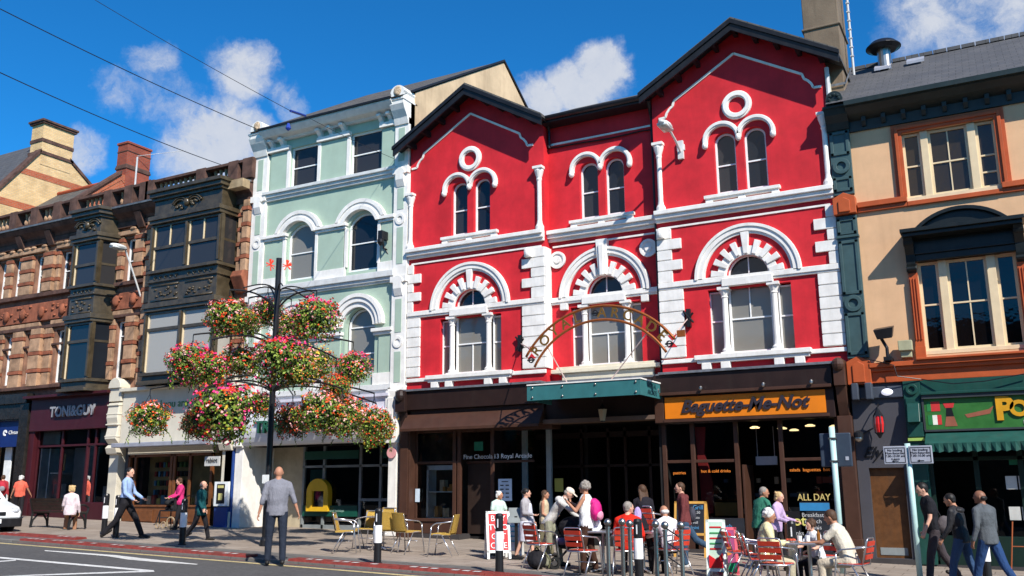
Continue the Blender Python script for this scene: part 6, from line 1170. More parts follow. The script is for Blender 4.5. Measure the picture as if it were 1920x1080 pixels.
def tier(zpx, r_, specs, arch):
    """specs: (sideways offset, front(-1)/back(+1), pixel y of the basket centre)"""
    for off, fb, py, sz, pal, dk in specs:
        o2 = max(-r_, min(r_, off)); dep = math.sqrt(max(0, r_ * r_ - o2 * o2)) * fb; v = rt * o2 + fwv * dep; e = Vector((bp.x, bp.y, 0)) + v
        zc = AT(960, py, 10).z; q = Vector((e.x, e.y, 0)); 
        # height that puts the basket centre at the measured height for its own distance
        lo, hi = 1., 9.
        for _ in range(30):
            md = (lo + hi) / 2; c_ = CM.transposed() @ Vector((e.x, e.y, md - 1.62)); yy = 540 - 1715 * c_.y / -c_.z
            if yy > py: lo = md
            else: hi = md
        z = md; zt = z + .62; zr = AT(525 - (zpx - 484) * .05, zpx, bp.y).z
        pts = []
        for k in range(13):
            u = k / 12; pts.append(Vector((bp.x, bp.y, 0)) + v * u + Vector((0, 0, zr + (zt - zr) * u + arch * math.sin(math.pi * u ** .75) ** .9 * .75)))
        P('arm', MB().tube(pts, .022, 6), BLACK, pole)
        yield e, z, zt, sz, pal, dk, off, fb
desc = []
ALLT = [(585, 1.15, [(-1.11, -1, 591, 1.02, (0, 1, 3), 0), (-.24, 1, 582, .8, (2, 1, 3), 0), (.36, 1, 606, .8, (1, 3), 0), (.92, -1, 592, 1.12, (2, 1, 3), 0), (-.7, 1, 604, .7, (1, 3), 0)], .28),
        (655, 1.95, [(-1.85, -1, 677, 1.05, (0, 2, 3), 0), (-.86, 1, 673, 1.0, (0, 1, 3), 0), (.12, -1, 668, 1.15, (2, 1, 3), 0), (1.06, 1, 677, .95, (1, 4, 3), 0), (1.92, 1, 687, .9, (3, 2, 1), 0), (1.4, -1, 722, .66, (0, 1), 0), (-1.38, -1, 688, .8, (0, 2, 3), 0), (.55, -1, 690, .8, (1, 4, 3), 0)], .3),
        (735, 2.75, [(-2.73, -1, 780, .88, (1, 1, 3), 0), (-1.83, 1, 793, .78, (0, 5), 1), (-.95, -1, 765, 1.3, (0, 2, 3), 0), (-.25, 1, 755, .75, (0, 1, 3), 0), (.54, 1, 784, .98, (1, 0, 5), 1), (1.0, -1, 768, .98, (3, 1), 0), (1.93, 1, 772, 1.1, (0, 3, 1), 0), (2.6, 1, 802, .9, (0, 4, 1), 0), (1.5, -1, 782, .85, (3, 1), 0), (2.28, -1, 788, .8, (0, 3, 1), 0), (-1.4, -1, 784, .75, (0, 5), 1)], .32)]
names = [['upper tier basket at far left', 'upper tier basket just left of the pole', 'upper tier basket behind, close right of the pole', 'upper tier basket at far right with pink blooms on top', 'small upper tier basket at the back between the two left ones'],
         ['middle tier basket at far left with red and pink blooms', 'middle tier basket left of the pole', 'middle tier basket directly in front of the pole', 'middle tier basket right of the pole with yellow among the blooms', 'middle tier basket at far right in front of the mint wall', 'small middle tier basket hanging low in front, right of the pole', 'middle tier front basket between the two left ones', 'middle tier front basket just right of the central one'],
         ['lowest tier basket hanging alone at far left before the cream fascia', 'lowest tier basket of dark red leaves second from left', 'lowest tier large basket left of the pole', 'small lowest tier basket tucked right behind the pole', 'lowest tier bronze leaved basket right of the pole', 'lowest tier front basket right of centre', 'lowest tier basket second from right over the white fascia', 'lowest tier basket at far right with orange and yellow blooms', 'lowest tier front basket between the two right of centre', 'lowest tier front basket just inside the far right one', 'lowest tier dark basket just left of the large one']]
protos = {}; seed = 0
for ti, (zp, r_, sp, ar) in enumerate(ALLT):
    for bi, (e, z, zt, sz, pal, dk, off, fb) in enumerate(tier(zp, r_, sp, ar)):
        seed += 1; key = (pal, dk)
        t = T('hanging_basket', names[ti][bi] + ' of the flower tower', 'hanging basket', (e.x, e.y, z), rnd.random() * 360, 'hanging flower baskets')
        if key in protos:
            for nm, me in protos[key]: o_ = bpy.data.objects.new(nm, me); C.objects.link(o_); o_.parent = t; o_.scale = (sz,) * 3
        else:
            lf, bl, pot = basket_mesh(seed, palette=pal, dark=bool(dk)); lst = []
            for nm, mb, m_ in (('foliage', lf, LG), ('blooms', bl, FC), ('pot', pot, BLACK)): o_ = P(nm, mb, m_, t); o_.scale = (sz,) * 3; lst.append((nm, o_.data))
            protos[key] = lst
        P('hanger', MB().tube([(0, 0, .62), (0, 0, .5)], .012, 5).tube([(0, 0, .5), (.2, 0, .05)], .006, 4).tube([(0, 0, .5), (-.1, .17, .05)], .006, 4).tube([(0, 0, .5), (-.1, -.17, .05)], .006, 4), BLACK, t)
for a in (30, 80, 130, 200, 250, 320):    # bare decorative arms above the upper tier
    v = Vector((math.cos(R(a)), math.sin(R(a)), 0)); z0 = AT(522, 545, bp.y).z - .05; P('arm', MB().tube([Vector((bp.x, bp.y, z0)) + v * (.9 * k / 8) + Vector((0, 0, .16 * math.sin(math.pi * (k / 8) ** .7))) for k in range(9)], .018, 6), BLACK, pole)
f = MB()
for s_ in (-1, 1):
    c = Vector((bp.x, bp.y, 0)) + rt * s_ * .2; zc = AT(526, 497, bp.y).z
    for k in range(16): a = rnd.random() * 6.28; f.tube([c + Vector((0, 0, zc)), c + rt * .11 * math.cos(a) + Vector((0, 0, zc + .15 * math.sin(a)))], .012, 5)
P('red_emblem', f, mat('red painted emblem', (.75, .05, .02), .5, dirt=0, bump=0), pole)
# ================================================================ PEOPLE
SKIN = mat('light skin', (.62, .34, .24), .55, .06, 12, dirt=0, bump=0); SKINT = mat('tanned skin', (.42, .20, .12), .55, .06, 12, dirt=0, bump=0); SKIND = mat('brown skin', (.22, .10, .06), .5, .06, 12, dirt=0, bump=0)
def cloth(name, c, r_=.85):
    if name in MATS: return MATS[name]
    k = NT(name); n1 = k.noise(7, 5, .6, (1, 1, .6)); k.l(k.mix(k.ramp(n1, .3, .7), tuple(v * .8 for v in c), tuple(min(1, v * 1.12) for v in c)), k.p.inputs['Base Color']); k.p.inputs['Roughness'].default_value = r_; k.p.inputs['Specular IOR Level'].default_value = .2
    k.bump(n1, .9, .05); MATS[name] = k.m; return k.m
HC = {'white': mat('white hair', (.62, .60, .56), .6, .15, 30, dirt=0, bump=.5, bs=60), 'grey': mat('grey hair', (.25, .22, .19), .6, .25, 30, dirt=0, bump=.5, bs=60), 'brown': mat('brown hair', (.07, .035, .018), .6, .2, 30, dirt=0, bump=.5, bs=60), 'black': mat('black hair', (.012, .010, .009), .5, .2, 30, dirt=0, bump=.4, bs=60), 'blonde': mat('blonde hair', (.50, .34, .16), .6, .2, 30, dirt=0, bump=.5, bs=60)}
EYE = mat('dark eye', (.03, .02, .02), .3, dirt=0, bump=0); LIP = mat('lips', (.45, .12, .10), .5, dirt=0, bump=0); SHOE = mat('black shoe leather', (.015, .013, .012), .5, dirt=.1)
BAKE = []
def fuse(name, mb, m, parent, vox, smooth=True, sm=2):
    o = P(name, mb, m, parent); r_ = o.modifiers.new('fuse', 'REMESH'); r_.mode = 'VOXEL'; r_.voxel_size = vox; r_.use_smooth_shade = True
    if sm: s_ = o.modifiers.new('soft', 'SMOOTH'); s_.factor = .5; s_.iterations = sm
    BAKE.append(o); return o
def loft(mb, secs, n=16):
    """closed body of elliptical sections: (centre, rx, ry)"""
    vs = []; 
    for c, rx, ry in secs:
        for j in range(n): a = 2 * math.pi * j / n; vs.append(Vector(c) + Vector((rx * math.cos(a), ry * math.sin(a), 0)))
    fs = [(i * n + j, i * n + (j + 1) % n, (i + 1) * n + (j + 1) % n, (i + 1) * n + j) for i in range(len(secs) - 1) for j in range(n)]
    return mb.add(vs, fs + [tuple(range(n - 1, -1, -1)), tuple(range((len(secs) - 1) * n, len(secs) * n))])
def person(label, loc, rz, H, skin, top, bottom, hair, lean=0, seat=None, legs=((20, 10), (-15, 25)), arms=((10, 8, 20, 0), (-10, 8, 20, 0)), head=(0, 0), sleeve='long', sex='m', bot='trousers', shoes=None, wide=1., hstyle='short', abd=(4, 4), beard=False, cat='person', tuck=.0):
    """local frame: faces -Y, left side is +X. legs (left,right): thigh forward, knee bend; arms: forward, outward, elbow bend, inward twist"""
    t = T('person', label, cat, loc, rz); k = H / 1.75; t.scale = (k, k, k); body = MB(); tp = MB(); bt = MB(); sh = MB(); sw = (.185 if sex == 'm' else .165) * wide; hw_ = (.155 if sex == 'm' else .165) * wide
    def dirv(f, ab=0, side=1): return Vector((math.sin(R(ab)) * side, -math.sin(R(f)) * math.cos(R(ab)), -math.cos(R(f)) * math.cos(R(ab))))
    L1, L2_ = .43, .42; low = 0; chains = []
    for i, (f, kb) in enumerate(legs):
        s_ = 1 if i == 0 else -1; d1 = dirv(f, abd[i], s_); d2 = dirv(f - kb, abd[i] * .5, s_); chains.append((s_, d1, d2, f - kb)); low = min(low, (d1 * L1 + d2 * L2_).z)
    pz = (-low + .085) if seat is None else seat; hip = Vector((0, 0, pz))
    for s_, d1, d2, fs_ in chains:
        h0 = hip + Vector((s_ * .09 * wide, 0, -.03)); kn = h0 + d1 * L1; an_ = kn + d2 * L2_
        body.cap(h0, kn, .078, .054).cap(kn, an_, .054, .038)
        if bot in ('trousers', 'shorts'):
            e_ = an_ + Vector((0, 0, .03)) if bot == 'trousers' else kn + d2 * .06
            bt.cap(h0, kn, .098 * (1 + (wide - 1) * .6), .074)
            if bot == 'trousers': bt.cap(kn, an_ - d2 * .02, .072, .062)
        toe = an_ + Matrix.Rotation(R(max(-35, min(0, fs_)) * .0 + (fs_ if fs_ < -25 else 0)), 3, 'X') @ Vector((0, -.17, -.045)); heel = an_ + Vector((0, .035, -.04))
        body.cap(heel, toe, .03, .025); sh.cap(heel, toe + Vector((0, -.01, 0)), .045, .036).cap(an_ + Vector((0, 0, -.02)), heel, .042, .042).cap(an_, toe, .04, .03)
    if bot == 'skirt':
        kz = min(pz - .45, pz); loft(bt, [((0, 0, pz + .12), hw_ * .95, .12), ((0, 0, pz - .05), hw_ + .045, .15), ((0, -.02, pz - .5), hw_ + .06, .17)])
    lr = R(lean)
    def sp(u, off=0): return hip + Vector((0, -math.sin(lr) * u - math.cos(lr) * off, math.cos(lr) * u - math.sin(lr) * off))
    bl = 1.3 if wide > 1.1 else 1.
    secs = [(u_ * 1.10, a_, b_) for u_, a_, b_ in [(-.08, hw_ * .9, .10), (0, hw_ + .01, .115), (.09, hw_ * .97, .11), (.19, hw_ * .88 * (1 + (bl - 1) * .6), .098 * bl), (.30, sw * .90, .112 * (1 + (bl - 1) * .4)), (.40, sw * .95, .11), (.455, sw * .80, .088), (.495, sw * .48, .07), (.53, .06, .055)]]
    loft(body, [(sp(u), rx, ry) for u, rx, ry in secs]); body.cap(sp(.54), sp(.63, .015), .058, .054)
    lt = [(sp(u, -.0), rx + .02, ry + .022) for u, rx, ry in secs if u >= (-.09 if not tuck else .06) and u < .52] + [(sp(.565), sw * .5, .078)]
    lt[0] = (lt[0][0], lt[0][1] + .008, lt[0][2] + .012); loft(tp, lt)
    if bot in ('trousers', 'shorts'): loft(bt, [(sp(u), rx + .012, ry + .014) for u, rx, ry in secs if u <= .11] if seat is None else [(sp(u), rx + .012, ry + .014) for u, rx, ry in secs if u <= .11])
    hands = []
    for i, (f, ab, eb, tw) in enumerate(arms):
        s_ = 1 if i == 0 else -1; s0 = sp(.475) + Vector((s_ * (sw - .012), 0, 0)); sp_n = sp(.56); d1 = dirv(f + lean * .3, ab, s_); el = s0 + d1 * .28; d2 = dirv(f + lean * .3 + eb, ab, s_); d2 = (d2 + Vector((-s_ * math.sin(R(tw)), 0, 0))).normalized(); wr = el + d2 * .25
        body.cap(sp_n, s0, .045, .046).cap(s0, el, .047, .037).cap(el, wr, .037, .025)
        if sleeve != 'none': tp.cap(sp_n, s0, .055, .064)
        if sleeve != 'none': tp.cap(s0, el if sleeve == 'long' else s0 + d1 * .17, .064, .053 if sleeve == 'long' else .062)
        if sleeve == 'long': tp.cap(el, wr - d2 * .02, .053, .041)
        elif sleeve == 'rolled': tp.cap(s0, el, .06, .052).cap(el, el + d2 * .06, .052, .05)
        # hand: palm, four curled fingers and a thumb leaving the side near the wrist
        pn = d2.cross(Vector((0, 0, 1)) if abs(d2.z) < .8 else Vector((0, 1, 0))).normalized(); across = pn if abs(d2.z) < .8 else Vector((0, 1, 0)); across = (across - d2 * across.dot(d2)).normalized(); palmn = d2.cross(across).normalized()
        if palmn.x * s_ > 0: palmn = -palmn
        pc = wr + d2 * .045
        for q in (-.024, -.008, .008, .024): body.cap(wr + across * q * .7, wr + d2 * .085 + across * q, .014, .0125)
        for q, ln in ((-.029, .052), (-.010, .064), (.010, .060), (.028, .048)):
            b0 = wr + d2 * .088 + across * q; b1 = b0 + (d2 * .85 + palmn * .4).normalized() * ln * .55; b2 = b1 + (d2 * .35 + palmn * .9).normalized() * ln * .5; body.cap(b0, b1, .0105, .0095).cap(b1, b2, .0095, .008)
        th0 = wr + d2 * .02 - across * .02; th1 = th0 + (d2 * .6 - across * .9 + palmn * .3).normalized() * .04; body.cap(th0, th1, .012, .0105).cap(th1, th1 + (d2 * .9 + palmn * .4).normalized() * .03, .0105, .009); hands.append(wr + d2 * .1)
    # head
    nk = sp(.575, .01); tn, nd = head; hr = Matrix.Rotation(R(tn), 3, 'Z') @ Matrix.Rotation(R(-nd - lean * .25), 3, 'X').inverted(); hc = nk + hr @ Vector((0, -.025, .13)); 
    def hp(x, y, z): return hc + hr @ Vector((x, y, z))
    body.ell(hc, (.080, .099, .106), hr, 18, 14); body.ell(hp(0, -.03, -.055), (.055, .062, .062), hr, 14, 10); body.cap(nk - Vector((0, 0, .03)), hp(0, .01, -.05), .052, .05)
    body.ell(hp(0, -.098, -.018), (.013, .022, .024), hr, 8, 8); body.ell(hp(0, -.078, .022), (.05, .02, .012), hr, 10, 6); body.ell(hp(0, -.078, -.096), (.022, .018, .016), hr, 8, 6)
    for s_ in (-1, 1): body.ell(hp(s_ * .078, .008, -.012), (.012, .02, .03), hr, 8, 8)
    fuse('body', body, skin, t, .0085, sm=1)
    for s_ in (-1, 1): P('eye', MB().ell(hp(s_ * .031, -.089, .002), (.013, .009, .007), hr, 8, 6), EYE, t, smooth=True)
    P('mouth', MB().ell(hp(0, -.090, -.058), (.022, .008, .006), hr, 8, 6), LIP, t, smooth=True)
    fuse('top', tp, top, t, .013); 
    if bot != 'none': fuse('trousers' if bot == 'trousers' else bot, bt, bottom, t, .014)
    fuse('shoes', sh, shoes or SHOE, t, .012, sm=1)
    hm = MB(); rr = random.Random(hash(label) % 999 if False else len(label))
    if hstyle == 'short': hm.ell(hp(0, .018, .022), (.089, .098, .099), hr, 14, 10); hm.ell(hp(0, .05, -.03), (.072, .055, .06), hr, 12, 8)
    elif hstyle == 'fringe': hm.ell(hp(0, .045, -.022), (.088, .07, .05), hr, 14, 10)
    elif hstyle == 'stubble': hm = None
    elif hstyle == 'bun': hm.ell(hp(0, .015, .025), (.089, .099, .098), hr, 14, 10); hm.ell(hp(0, .105, .03), .045)
    elif hstyle == 'bob':
        hm.ell(hp(0, .018, .022), (.095, .100, .100), hr, 14, 10)
        for q in range(26): a = rr.uniform(-.3, 3.44); hm.ell(hp(.075 * math.cos(a), .03 + .06 * math.sin(a), rr.uniform(-.07, .09)), (.032, .032, .032), None, 8, 6)
    elif hstyle == 'curly':
        hm.ell(hp(0, .018, .028), (.098, .103, .103), hr, 14, 10)
        for q in range(46): a = rr.uniform(-.5, 3.64); e_ = rr.uniform(-.5, 1.4); hm.ell(hp(.092 * math.cos(a) * math.cos(e_), .022 + .095 * math.sin(a) * math.cos(e_), .02 + .1 * math.sin(e_)), rr.uniform(.022, .034), None, 8, 6)
    elif hstyle == 'long':
        hm.ell(hp(0, .018, .025), (.093, .101, .10), hr, 14, 10)
        for q in range(-3, 4): hm.cap(hp(q * .025, .06 - abs(q) * .008, -.0), hp(q * .03, .085, -.28 + rr.uniform(-.03, .03)), .035, .022)
    if hm: fuse('hair', hm, HC[hair], t, .010, sm=1)
    return t, sp, hp, hands, hr
def bag(t, name, mb, m, **k): return P(name, mb, m, t, smooth=True, **k)
def PX(px, py, y): p = AT(px, py, y); return Vector((p.x, y, gz(p.x, y)))
JEAN = cloth('dark denim', (.020, .026, .042)); JEANL = cloth('blue denim', (.03, .065, .14)); BLK = cloth('black cloth', (.014, .013, .016)); NAVY = cloth('navy trousers', (.02, .02, .035)); CRM = cloth('cream cloth', (.62, .55, .34)); WHT = cloth('white cloth', (.74, .74, .74)); KHA = cloth('khaki cloth', (.30, .25, .15))
# facing angles: 0 looks towards the road, 90 looks right (+x), -90 looks left, 180 looks at the shops
t, sp, hp, hd, hr = person('bald man seen from behind in a grey sweater and dark jeans, standing at the kerb', G(515, 1056), 222, 1.84, SKINT, cloth('grey jersey', (.20, .20, .23)), JEAN, 'grey', legs=((3, 4), (-3, 6)), wide=1.12, arms=((-8, 14, 12, 0), (-14, 20, 14, 0)), hstyle='stubble', sleeve='rolled', abd=(3, 3)); 
t, sp, hp, hd, hr = person('dark haired man in a pale blue shirt striding right past the bollards', PX(240, 900, 16.4), 118, 1.85, SKIN, cloth('pale blue shirt', (.30, .42, .68)), BLK, 'black', legs=((32, 8), (-22, 20)), arms=((22, 8, 35, 10), (12, 8, 40, 20)), head=(-15, 5), abd=(1, 1), tuck=1)
bag(t, 'tie', MB().cap(sp(.46, .12), sp(.25, .135), .014, .02), NAVY)
t, sp, hp, hd, hr = person('older man in a dark teal coat walking in front of the cream shop', PX(380, 900, 17.0), 112, 1.46, SKIN, cloth('dark teal coat', (.008, .075, .085)), BLK, 'grey', legs=((18, 6), (-14, 24)), arms=((-6, 10, 18, 0), (10, 10, 25, 0)), hstyle='fringe', head=(20, 0), wide=1.1); bag(t, 'coat_skirt', loft(MB(), [(sp(.08), .2, .15), (sp(-.2), .205, .16)]), MATS['dark teal coat'])
t, sp, hp, hd, hr = person('woman in a bright pink coat pushing a wheelchair beside the book window', PX(340, 900, 19.4), -22, 1.45, SKIN, cloth('bright pink coat', (.55, .03, .16)), BLK, 'brown', legs=((12, 6), (-10, 14)), arms=((25, 5, 45, 10), (25, 5, 45, 10)), hstyle='bob', sex='f', head=(-10, 15)); bag(t, 'coat_skirt', loft(MB(), [(sp(.06), .2, .15), (sp(-.12), .21, .16)]), MATS['bright pink coat'])
wp = PX(318, 900, 19.2); t = T('wheelchair', 'folding black wheelchair pushed by the woman in pink', 'wheelchair', wp, 0); e = MB(); e.tube([(-.3, 0, .1), (-.3, 0, .5), (.25, 0, .5), (.3, 0, .9), (.42, 0, .92)], .02); e.tube([(-.3, .4, .1), (-.3, .4, .5), (.25, .4, .5), (.3, .4, .9), (.42, .4, .92)], .02); e.tube([(-.3, 0, .3), (.25, .4, .3)], .015); e.tube([(-.3, .4, .3), (.25, 0, .3)], .015); e.tube([(-.3, 0, .5), (-.45, 0, .12), (-.52, 0, .1)], .015); P('frame', e, BLACK, t); P('seat', MB().box(-.25, .25, 0, .4, .48, .52).box(.24, .29, 0, .4, .5, .88), cloth('black canvas', (.02, .02, .022)), t)
for x, y_, r_ in ((.2, -.03, .17), (.2, .43, .17), (-.35, -.02, .08), (-.35, .42, .08), (-.1, -.02, .1)):
    o_ = P('wheel', MB().ring(x, r_, r_ * .78, r_, 0, 360, y_ - .015, y_ + .015, 20), mat('tan rubber tyre', (.35, .26, .16), .7), t)
e = MB(); [e.ell((rnd.uniform(-.1, .25), rnd.uniform(.0, .35), rnd.uniform(.55, .85)), (.1, .1, .09)) for q in range(7)]; P('folded_coat', e, MATS['black canvas'], t, smooth=True)
sb = G(141, 990); t, sp, hp, hd, hr = person('fair haired woman in a white jacket sitting on the right end of the bench', PX(137, 900, 17.35), 228, 1.58, SKIN, cloth('white pink jacket', (.66, .55, .58)), cloth('tan trousers', (.36, .18, .10)), 'blonde', seat=.53, legs=((82, 85), (78, 80)), arms=((15, 12, 45, 10), (-5, 16, 30, 10)), hstyle='bob', sex='f')
t, sp, hp, hd, hr = person('white haired woman in a coral top walking left with her back turned', PX(40, 900, 20.0), 228, 1.40, SKINT, cloth('coral top', (.70, .13, .08)), BLK, 'white', legs=((12, 5), (-10, 12)), arms=((8, 18, 15, 0), (5, 25, 20, 0)), hstyle='bob', sex='f', sleeve='short', wide=1.12)
t, sp, hp, hd, hr = person('person with a red and grey rucksack standing behind the white car', PX(6, 900, 20.3), 235, 1.38, SKIN, cloth('dark red top', (.35, .03, .04)), BLK, 'brown', legs=((5, 5), (-5, 5)), hstyle='short'); bag(t, 'rucksack', MB().ell(sp(.3, -.2), (.17, .12, .23)), cloth('red rucksack', (.45, .03, .05))); bag(t, 'rucksack_pocket', MB().ell(sp(.22, -.29), (.12, .06, .12)), cloth('grey rucksack cloth', (.25, .25, .27)))
t, sp, hp, hd, hr = person('white haired woman in a pale mint top behind the red board', PX(934, 930, 17.9), 62, 1.34, SKINT, cloth('pale mint top', (.52, .66, .58)), BLK, 'white', legs=((5, 5), (-4, 5)), arms=((5, 22, 60, 30), (10, 15, 50, 20)), hstyle='bob', sex='f', sleeve='short', wide=1.1, head=(25, 8))
t, sp, hp, hd, hr = person('dark haired woman in a grey cardigan and white dress facing right', PX(985, 930, 17.5), 92, 1.43, SKIN, cloth('grey cardigan', (.34, .32, .33)), cloth('white print dress', (.55, .55, .62)), 'black', legs=((12, 4), (-8, 14)), arms=((5, 8, 20, 0), (10, 8, 70, 20)), hstyle='bun', sex='f', bot='skirt', head=(30, 0)); bag(t, 'dress_front', MB().cap(sp(.4, .12), sp(0, .13), .055, .09), MATS['white print dress'])
t, sp, hp, hd, hr = person('long haired woman with sunglasses on her head and a cream top', PX(1020, 930, 18.3), 104, 1.38, SKINT, cloth('tan strap top', (.50, .40, .26)), cloth('olive trousers', (.14, .12, .07)), 'brown', legs=((14, 4), (-10, 14)), arms=((5, 10, 70, 20), (0, 8, 60, 10)), hstyle='long', sex='f', sleeve='none'); bag(t, 'sunglasses', MB().ell(hp(.03, -.07, .07), (.028, .012, .016)).ell(hp(-.03, -.07, .07), (.028, .012, .016)), BLACK)
t, sp, hp, hd, hr = person('man in a white cap and pale grey hoodie bending over the pushchair', PX(1030, 960, 16.35), 100, 1.62, SKIN, cloth('pale grey hoodie', (.52, .50, .47)), cloth('sage trousers', (.25, .25, .18)), 'grey', lean=36, legs=((20, 14), (2, 8)), arms=((22, 10, 20, 0), (45, 6, 30, 5)), hstyle='fringe', head=(0, 25)); CAPM = cloth('cream cap', (.72, .62, .50))
bag(t, 'cap', MB().ell(hp(0, .005, .045), (.09, .105, .075), hr).add([hp(-.07, -.08, .04), hp(.07, -.08, .04), hp(.05, -.18, .025), hp(-.05, -.18, .025), hp(-.07, -.08, .052), hp(.07, -.08, .052), hp(.05, -.18, .035), hp(-.05, -.18, .035)], [(0, 1, 2, 3), (7, 6, 5, 4), (0, 4, 5, 1), (1, 5, 6, 2), (2, 6, 7, 3), (3, 7, 4, 0)]), CAPM); bag(t, 'hood', MB().ell(sp(.47, -.08), (.13, .08, .07)), MATS['pale grey hoodie'])
t, sp, hp, hd, hr = person('grey curly haired woman in a white vest with a pink rucksack on her back', PX(1100, 1000, 15.9), -84, 1.62, SKINT, WHT, cloth('brown trousers', (.05, .022, .014)), 'grey', legs=((5, 6), (-6, 6)), arms=((30, 18, 110, 5), (28, 14, 95, 10)), hstyle='curly', sex='f', sleeve='none', wide=1.12, head=(-10, 0))
PK = cloth('hot pink rucksack', (.60, .02, .20), .6); bag(t, 'rucksack', MB().ell(sp(.26, -.2), (.16, .12, .21)).ell(sp(.4, -.17), (.12, .09, .09)), PK); bag(t, 'rucksack_pocket', MB().ell(sp(.16, -.28), (.12, .07, .1)), cloth('pale pink rucksack cloth', (.75, .30, .42))); bag(t, 'strap', MB().tube([sp(.48, -.06) + Vector((.1, 0, 0)), sp(.4, .14) + Vector((.12, 0, 0)), sp(.2, .1) + Vector((.16, 0, 0))], .018), BLK)
t, sp, hp, hd, hr = person('long haired woman in a black top and trousers with a lilac patterned scarf', PX(1208, 1000, 16.7), 200, 1.56, SKIN, cloth('black top', (.015, .013, .018)), cloth('charcoal trousers', (.03, .03, .036)), 'brown', legs=((3, 4), (-3, 4)), arms=((5, 8, 60, 20), (-5, 8, 25, 0)), hstyle='long', sex='f', sleeve='short', head=(30, 5)); bag(t, 'patterned_bag', MB().ell(sp(.2, -.13) + Vector((.12, 0, 0)), (.08, .04, .17)), cloth('lilac patterned cloth', (.42, .32, .60)))
def seated(label, x, y, rz, H, *a, **k):
    k.setdefault('legs', ((84, 88), (80, 82))); return person(label, Vector((x, y, gz(x, y))), rz, H, *a, seat=.53, **k)
def at_x(px, y): return AT(px, 1000, y).x
t, sp, hp, hd, hr = seated('grey haired person in a bright red jacket seated with back to the road', at_x(1178, 15.9), 15.9, 195, 1.66, SKIN, cloth('bright red jacket', (.65, .02, .008)), BLK, 'grey', arms=((15, 14, 50, 20), (10, 14, 50, 20)), hstyle='short', head=(-50, 0), wide=1.12)
t, sp, hp, hd, hr = seated('balding grey man in a white shirt seated behind the steel posts', at_x(1256, 16.4), 16.4, -124, 1.6, SKINT, cloth('white pink shirt', (.74, .68, .70)), BLK, 'white', lean=12, arms=((25, 12, 50, 20), (25, 12, 50, 20)), hstyle='fringe', head=(-10, 8), wide=1.1)
t, sp, hp, hd, hr = person('young man in a maroon hoodie and blue jeans striding left past the cafe', G(1288, 1062), -68, 1.60, SKIN, cloth('maroon hoodie', (.14, .035, .035)), cloth('faded blue denim', (.035, .07, .12)), 'brown', legs=((4, 4), (-32, 30)), arms=((0, 6, 12, 0), (-12, 6, 12, 0)), lean=4, abd=(1, 1), shoes=cloth('pale trainers', (.5, .5, .5))); bag(t, 'hood', MB().ell(sp(.49, -.07), (.12, .07, .07)), MATS['maroon hoodie']); bag(t, 'satchel', MB().ell(sp(.12, -.17) + Vector((-.08, 0, 0)), (.13, .09, .17)), cloth('grey black satchel', (.05, .05, .065)))
t, sp, hp, hd, hr = person('older man in a green shirt walking right behind the cafe tables', PX(1422, 960, 18.6), 140, 1.55, SKINT, cloth('sea green shirt', (.035, .17, .11)), BLK, 'grey', lean=12, legs=((14, 6), (-12, 16)), arms=((10, 8, 30, 0), (10, 8, 50, 0)), hstyle='short', sleeve='short', wide=1.15, head=(-40, 5))
t, sp, hp, hd, hr = person('blonde woman in a lilac cardigan beside the man in green', PX(1453, 960, 18.3), 80, 1.46, SKIN, cloth('lilac cardigan', (.50, .36, .56)), BLK, 'blonde', lean=8, legs=((12, 6), (-10, 12)), arms=((15, 8, 60, 5), (15, 8, 60, 5)), hstyle='bob', sex='f', head=(-5, 5))
t, sp, hp, hd, hr = seated('white haired woman in a pale yellow cardigan seated at the right hand table', at_x(1432, 15.5), 15.5, 108, 1.62, SKINT, cloth('pale yellow cardigan', (.66, .60, .34)), cloth('beige slacks', (.45, .40, .28)), 'white', arms=((18, 12, 75, 15), (18, 12, 75, 15)), hstyle='curly', sex='f', wide=1.18, lean=6, head=(-20, 10))
t, sp, hp, hd, hr = seated('grey haired man in a beige short sleeved shirt leaning over the table', at_x(1590, 15.6), 15.6, -98, 1.70, SKINT, cloth('beige shirt', (.60, .54, .44)), cloth('beige trousers', (.55, .47, .36)), 'brown', lean=20, arms=((40, 14, 40, 20), (40, 14, 40, 20)), hstyle='short', sleeve='short', wide=1.15, head=(0, 12))
t, sp, hp, hd, hr = seated('curly haired child in a white top seated behind the table', at_x(1532, 16.5), 16.5, -40, 1.38, SKIN, WHT, BLK, 'brown', arms=((25, 20, 50, 20), (30, 14, 50, 20)), hstyle='curly', sex='f', lean=12, sleeve='short')
t, sp, hp, hd, hr = person('young man in a black polo shirt with a shoulder bag walking left', PX(1752, 1000, 17.9), -72, 1.70, SKIN, cloth('black polo', (.012, .012, .016)), cloth('dark grey brown trousers', (.05, .04, .045)), 'black', lean=8, legs=((16, 8), (-18, 14)), arms=((4, 6, 20, 0), (-4, 6, 15, 0)), sleeve='short', abd=(1, 1), head=(0, 10)); bag(t, 'shoulder_bag', MB().ell(sp(.05, -.16) + Vector((.13, 0, 0)), (.07, .13, .16)), cloth('grey bag', (.10, .085, .09))); bag(t, 'strap', MB().tube([sp(.1, -.16) + Vector((.14, 0, 0)), sp(.48, -.05) + Vector((.0, 0, .03)), sp(.4, .13)], .014), BLK)
t, sp, hp, hd, hr = person('dark haired man in a black hooded jacket and jeans walking left', PX(1802, 1000, 17.2), -110, 1.55, SKINT, cloth('black shiny jacket', (.022, .022, .025), .5), JEANL, 'black', lean=8, legs=((18, 8), (-8, 12)), arms=((5, 8, 25, 0), (-8, 10, 20, 0)), head=(10, 12), wide=1.1); bag(t, 'hood', MB().ell(sp(.49, -.08), (.13, .08, .06)), MATS['black shiny jacket'])
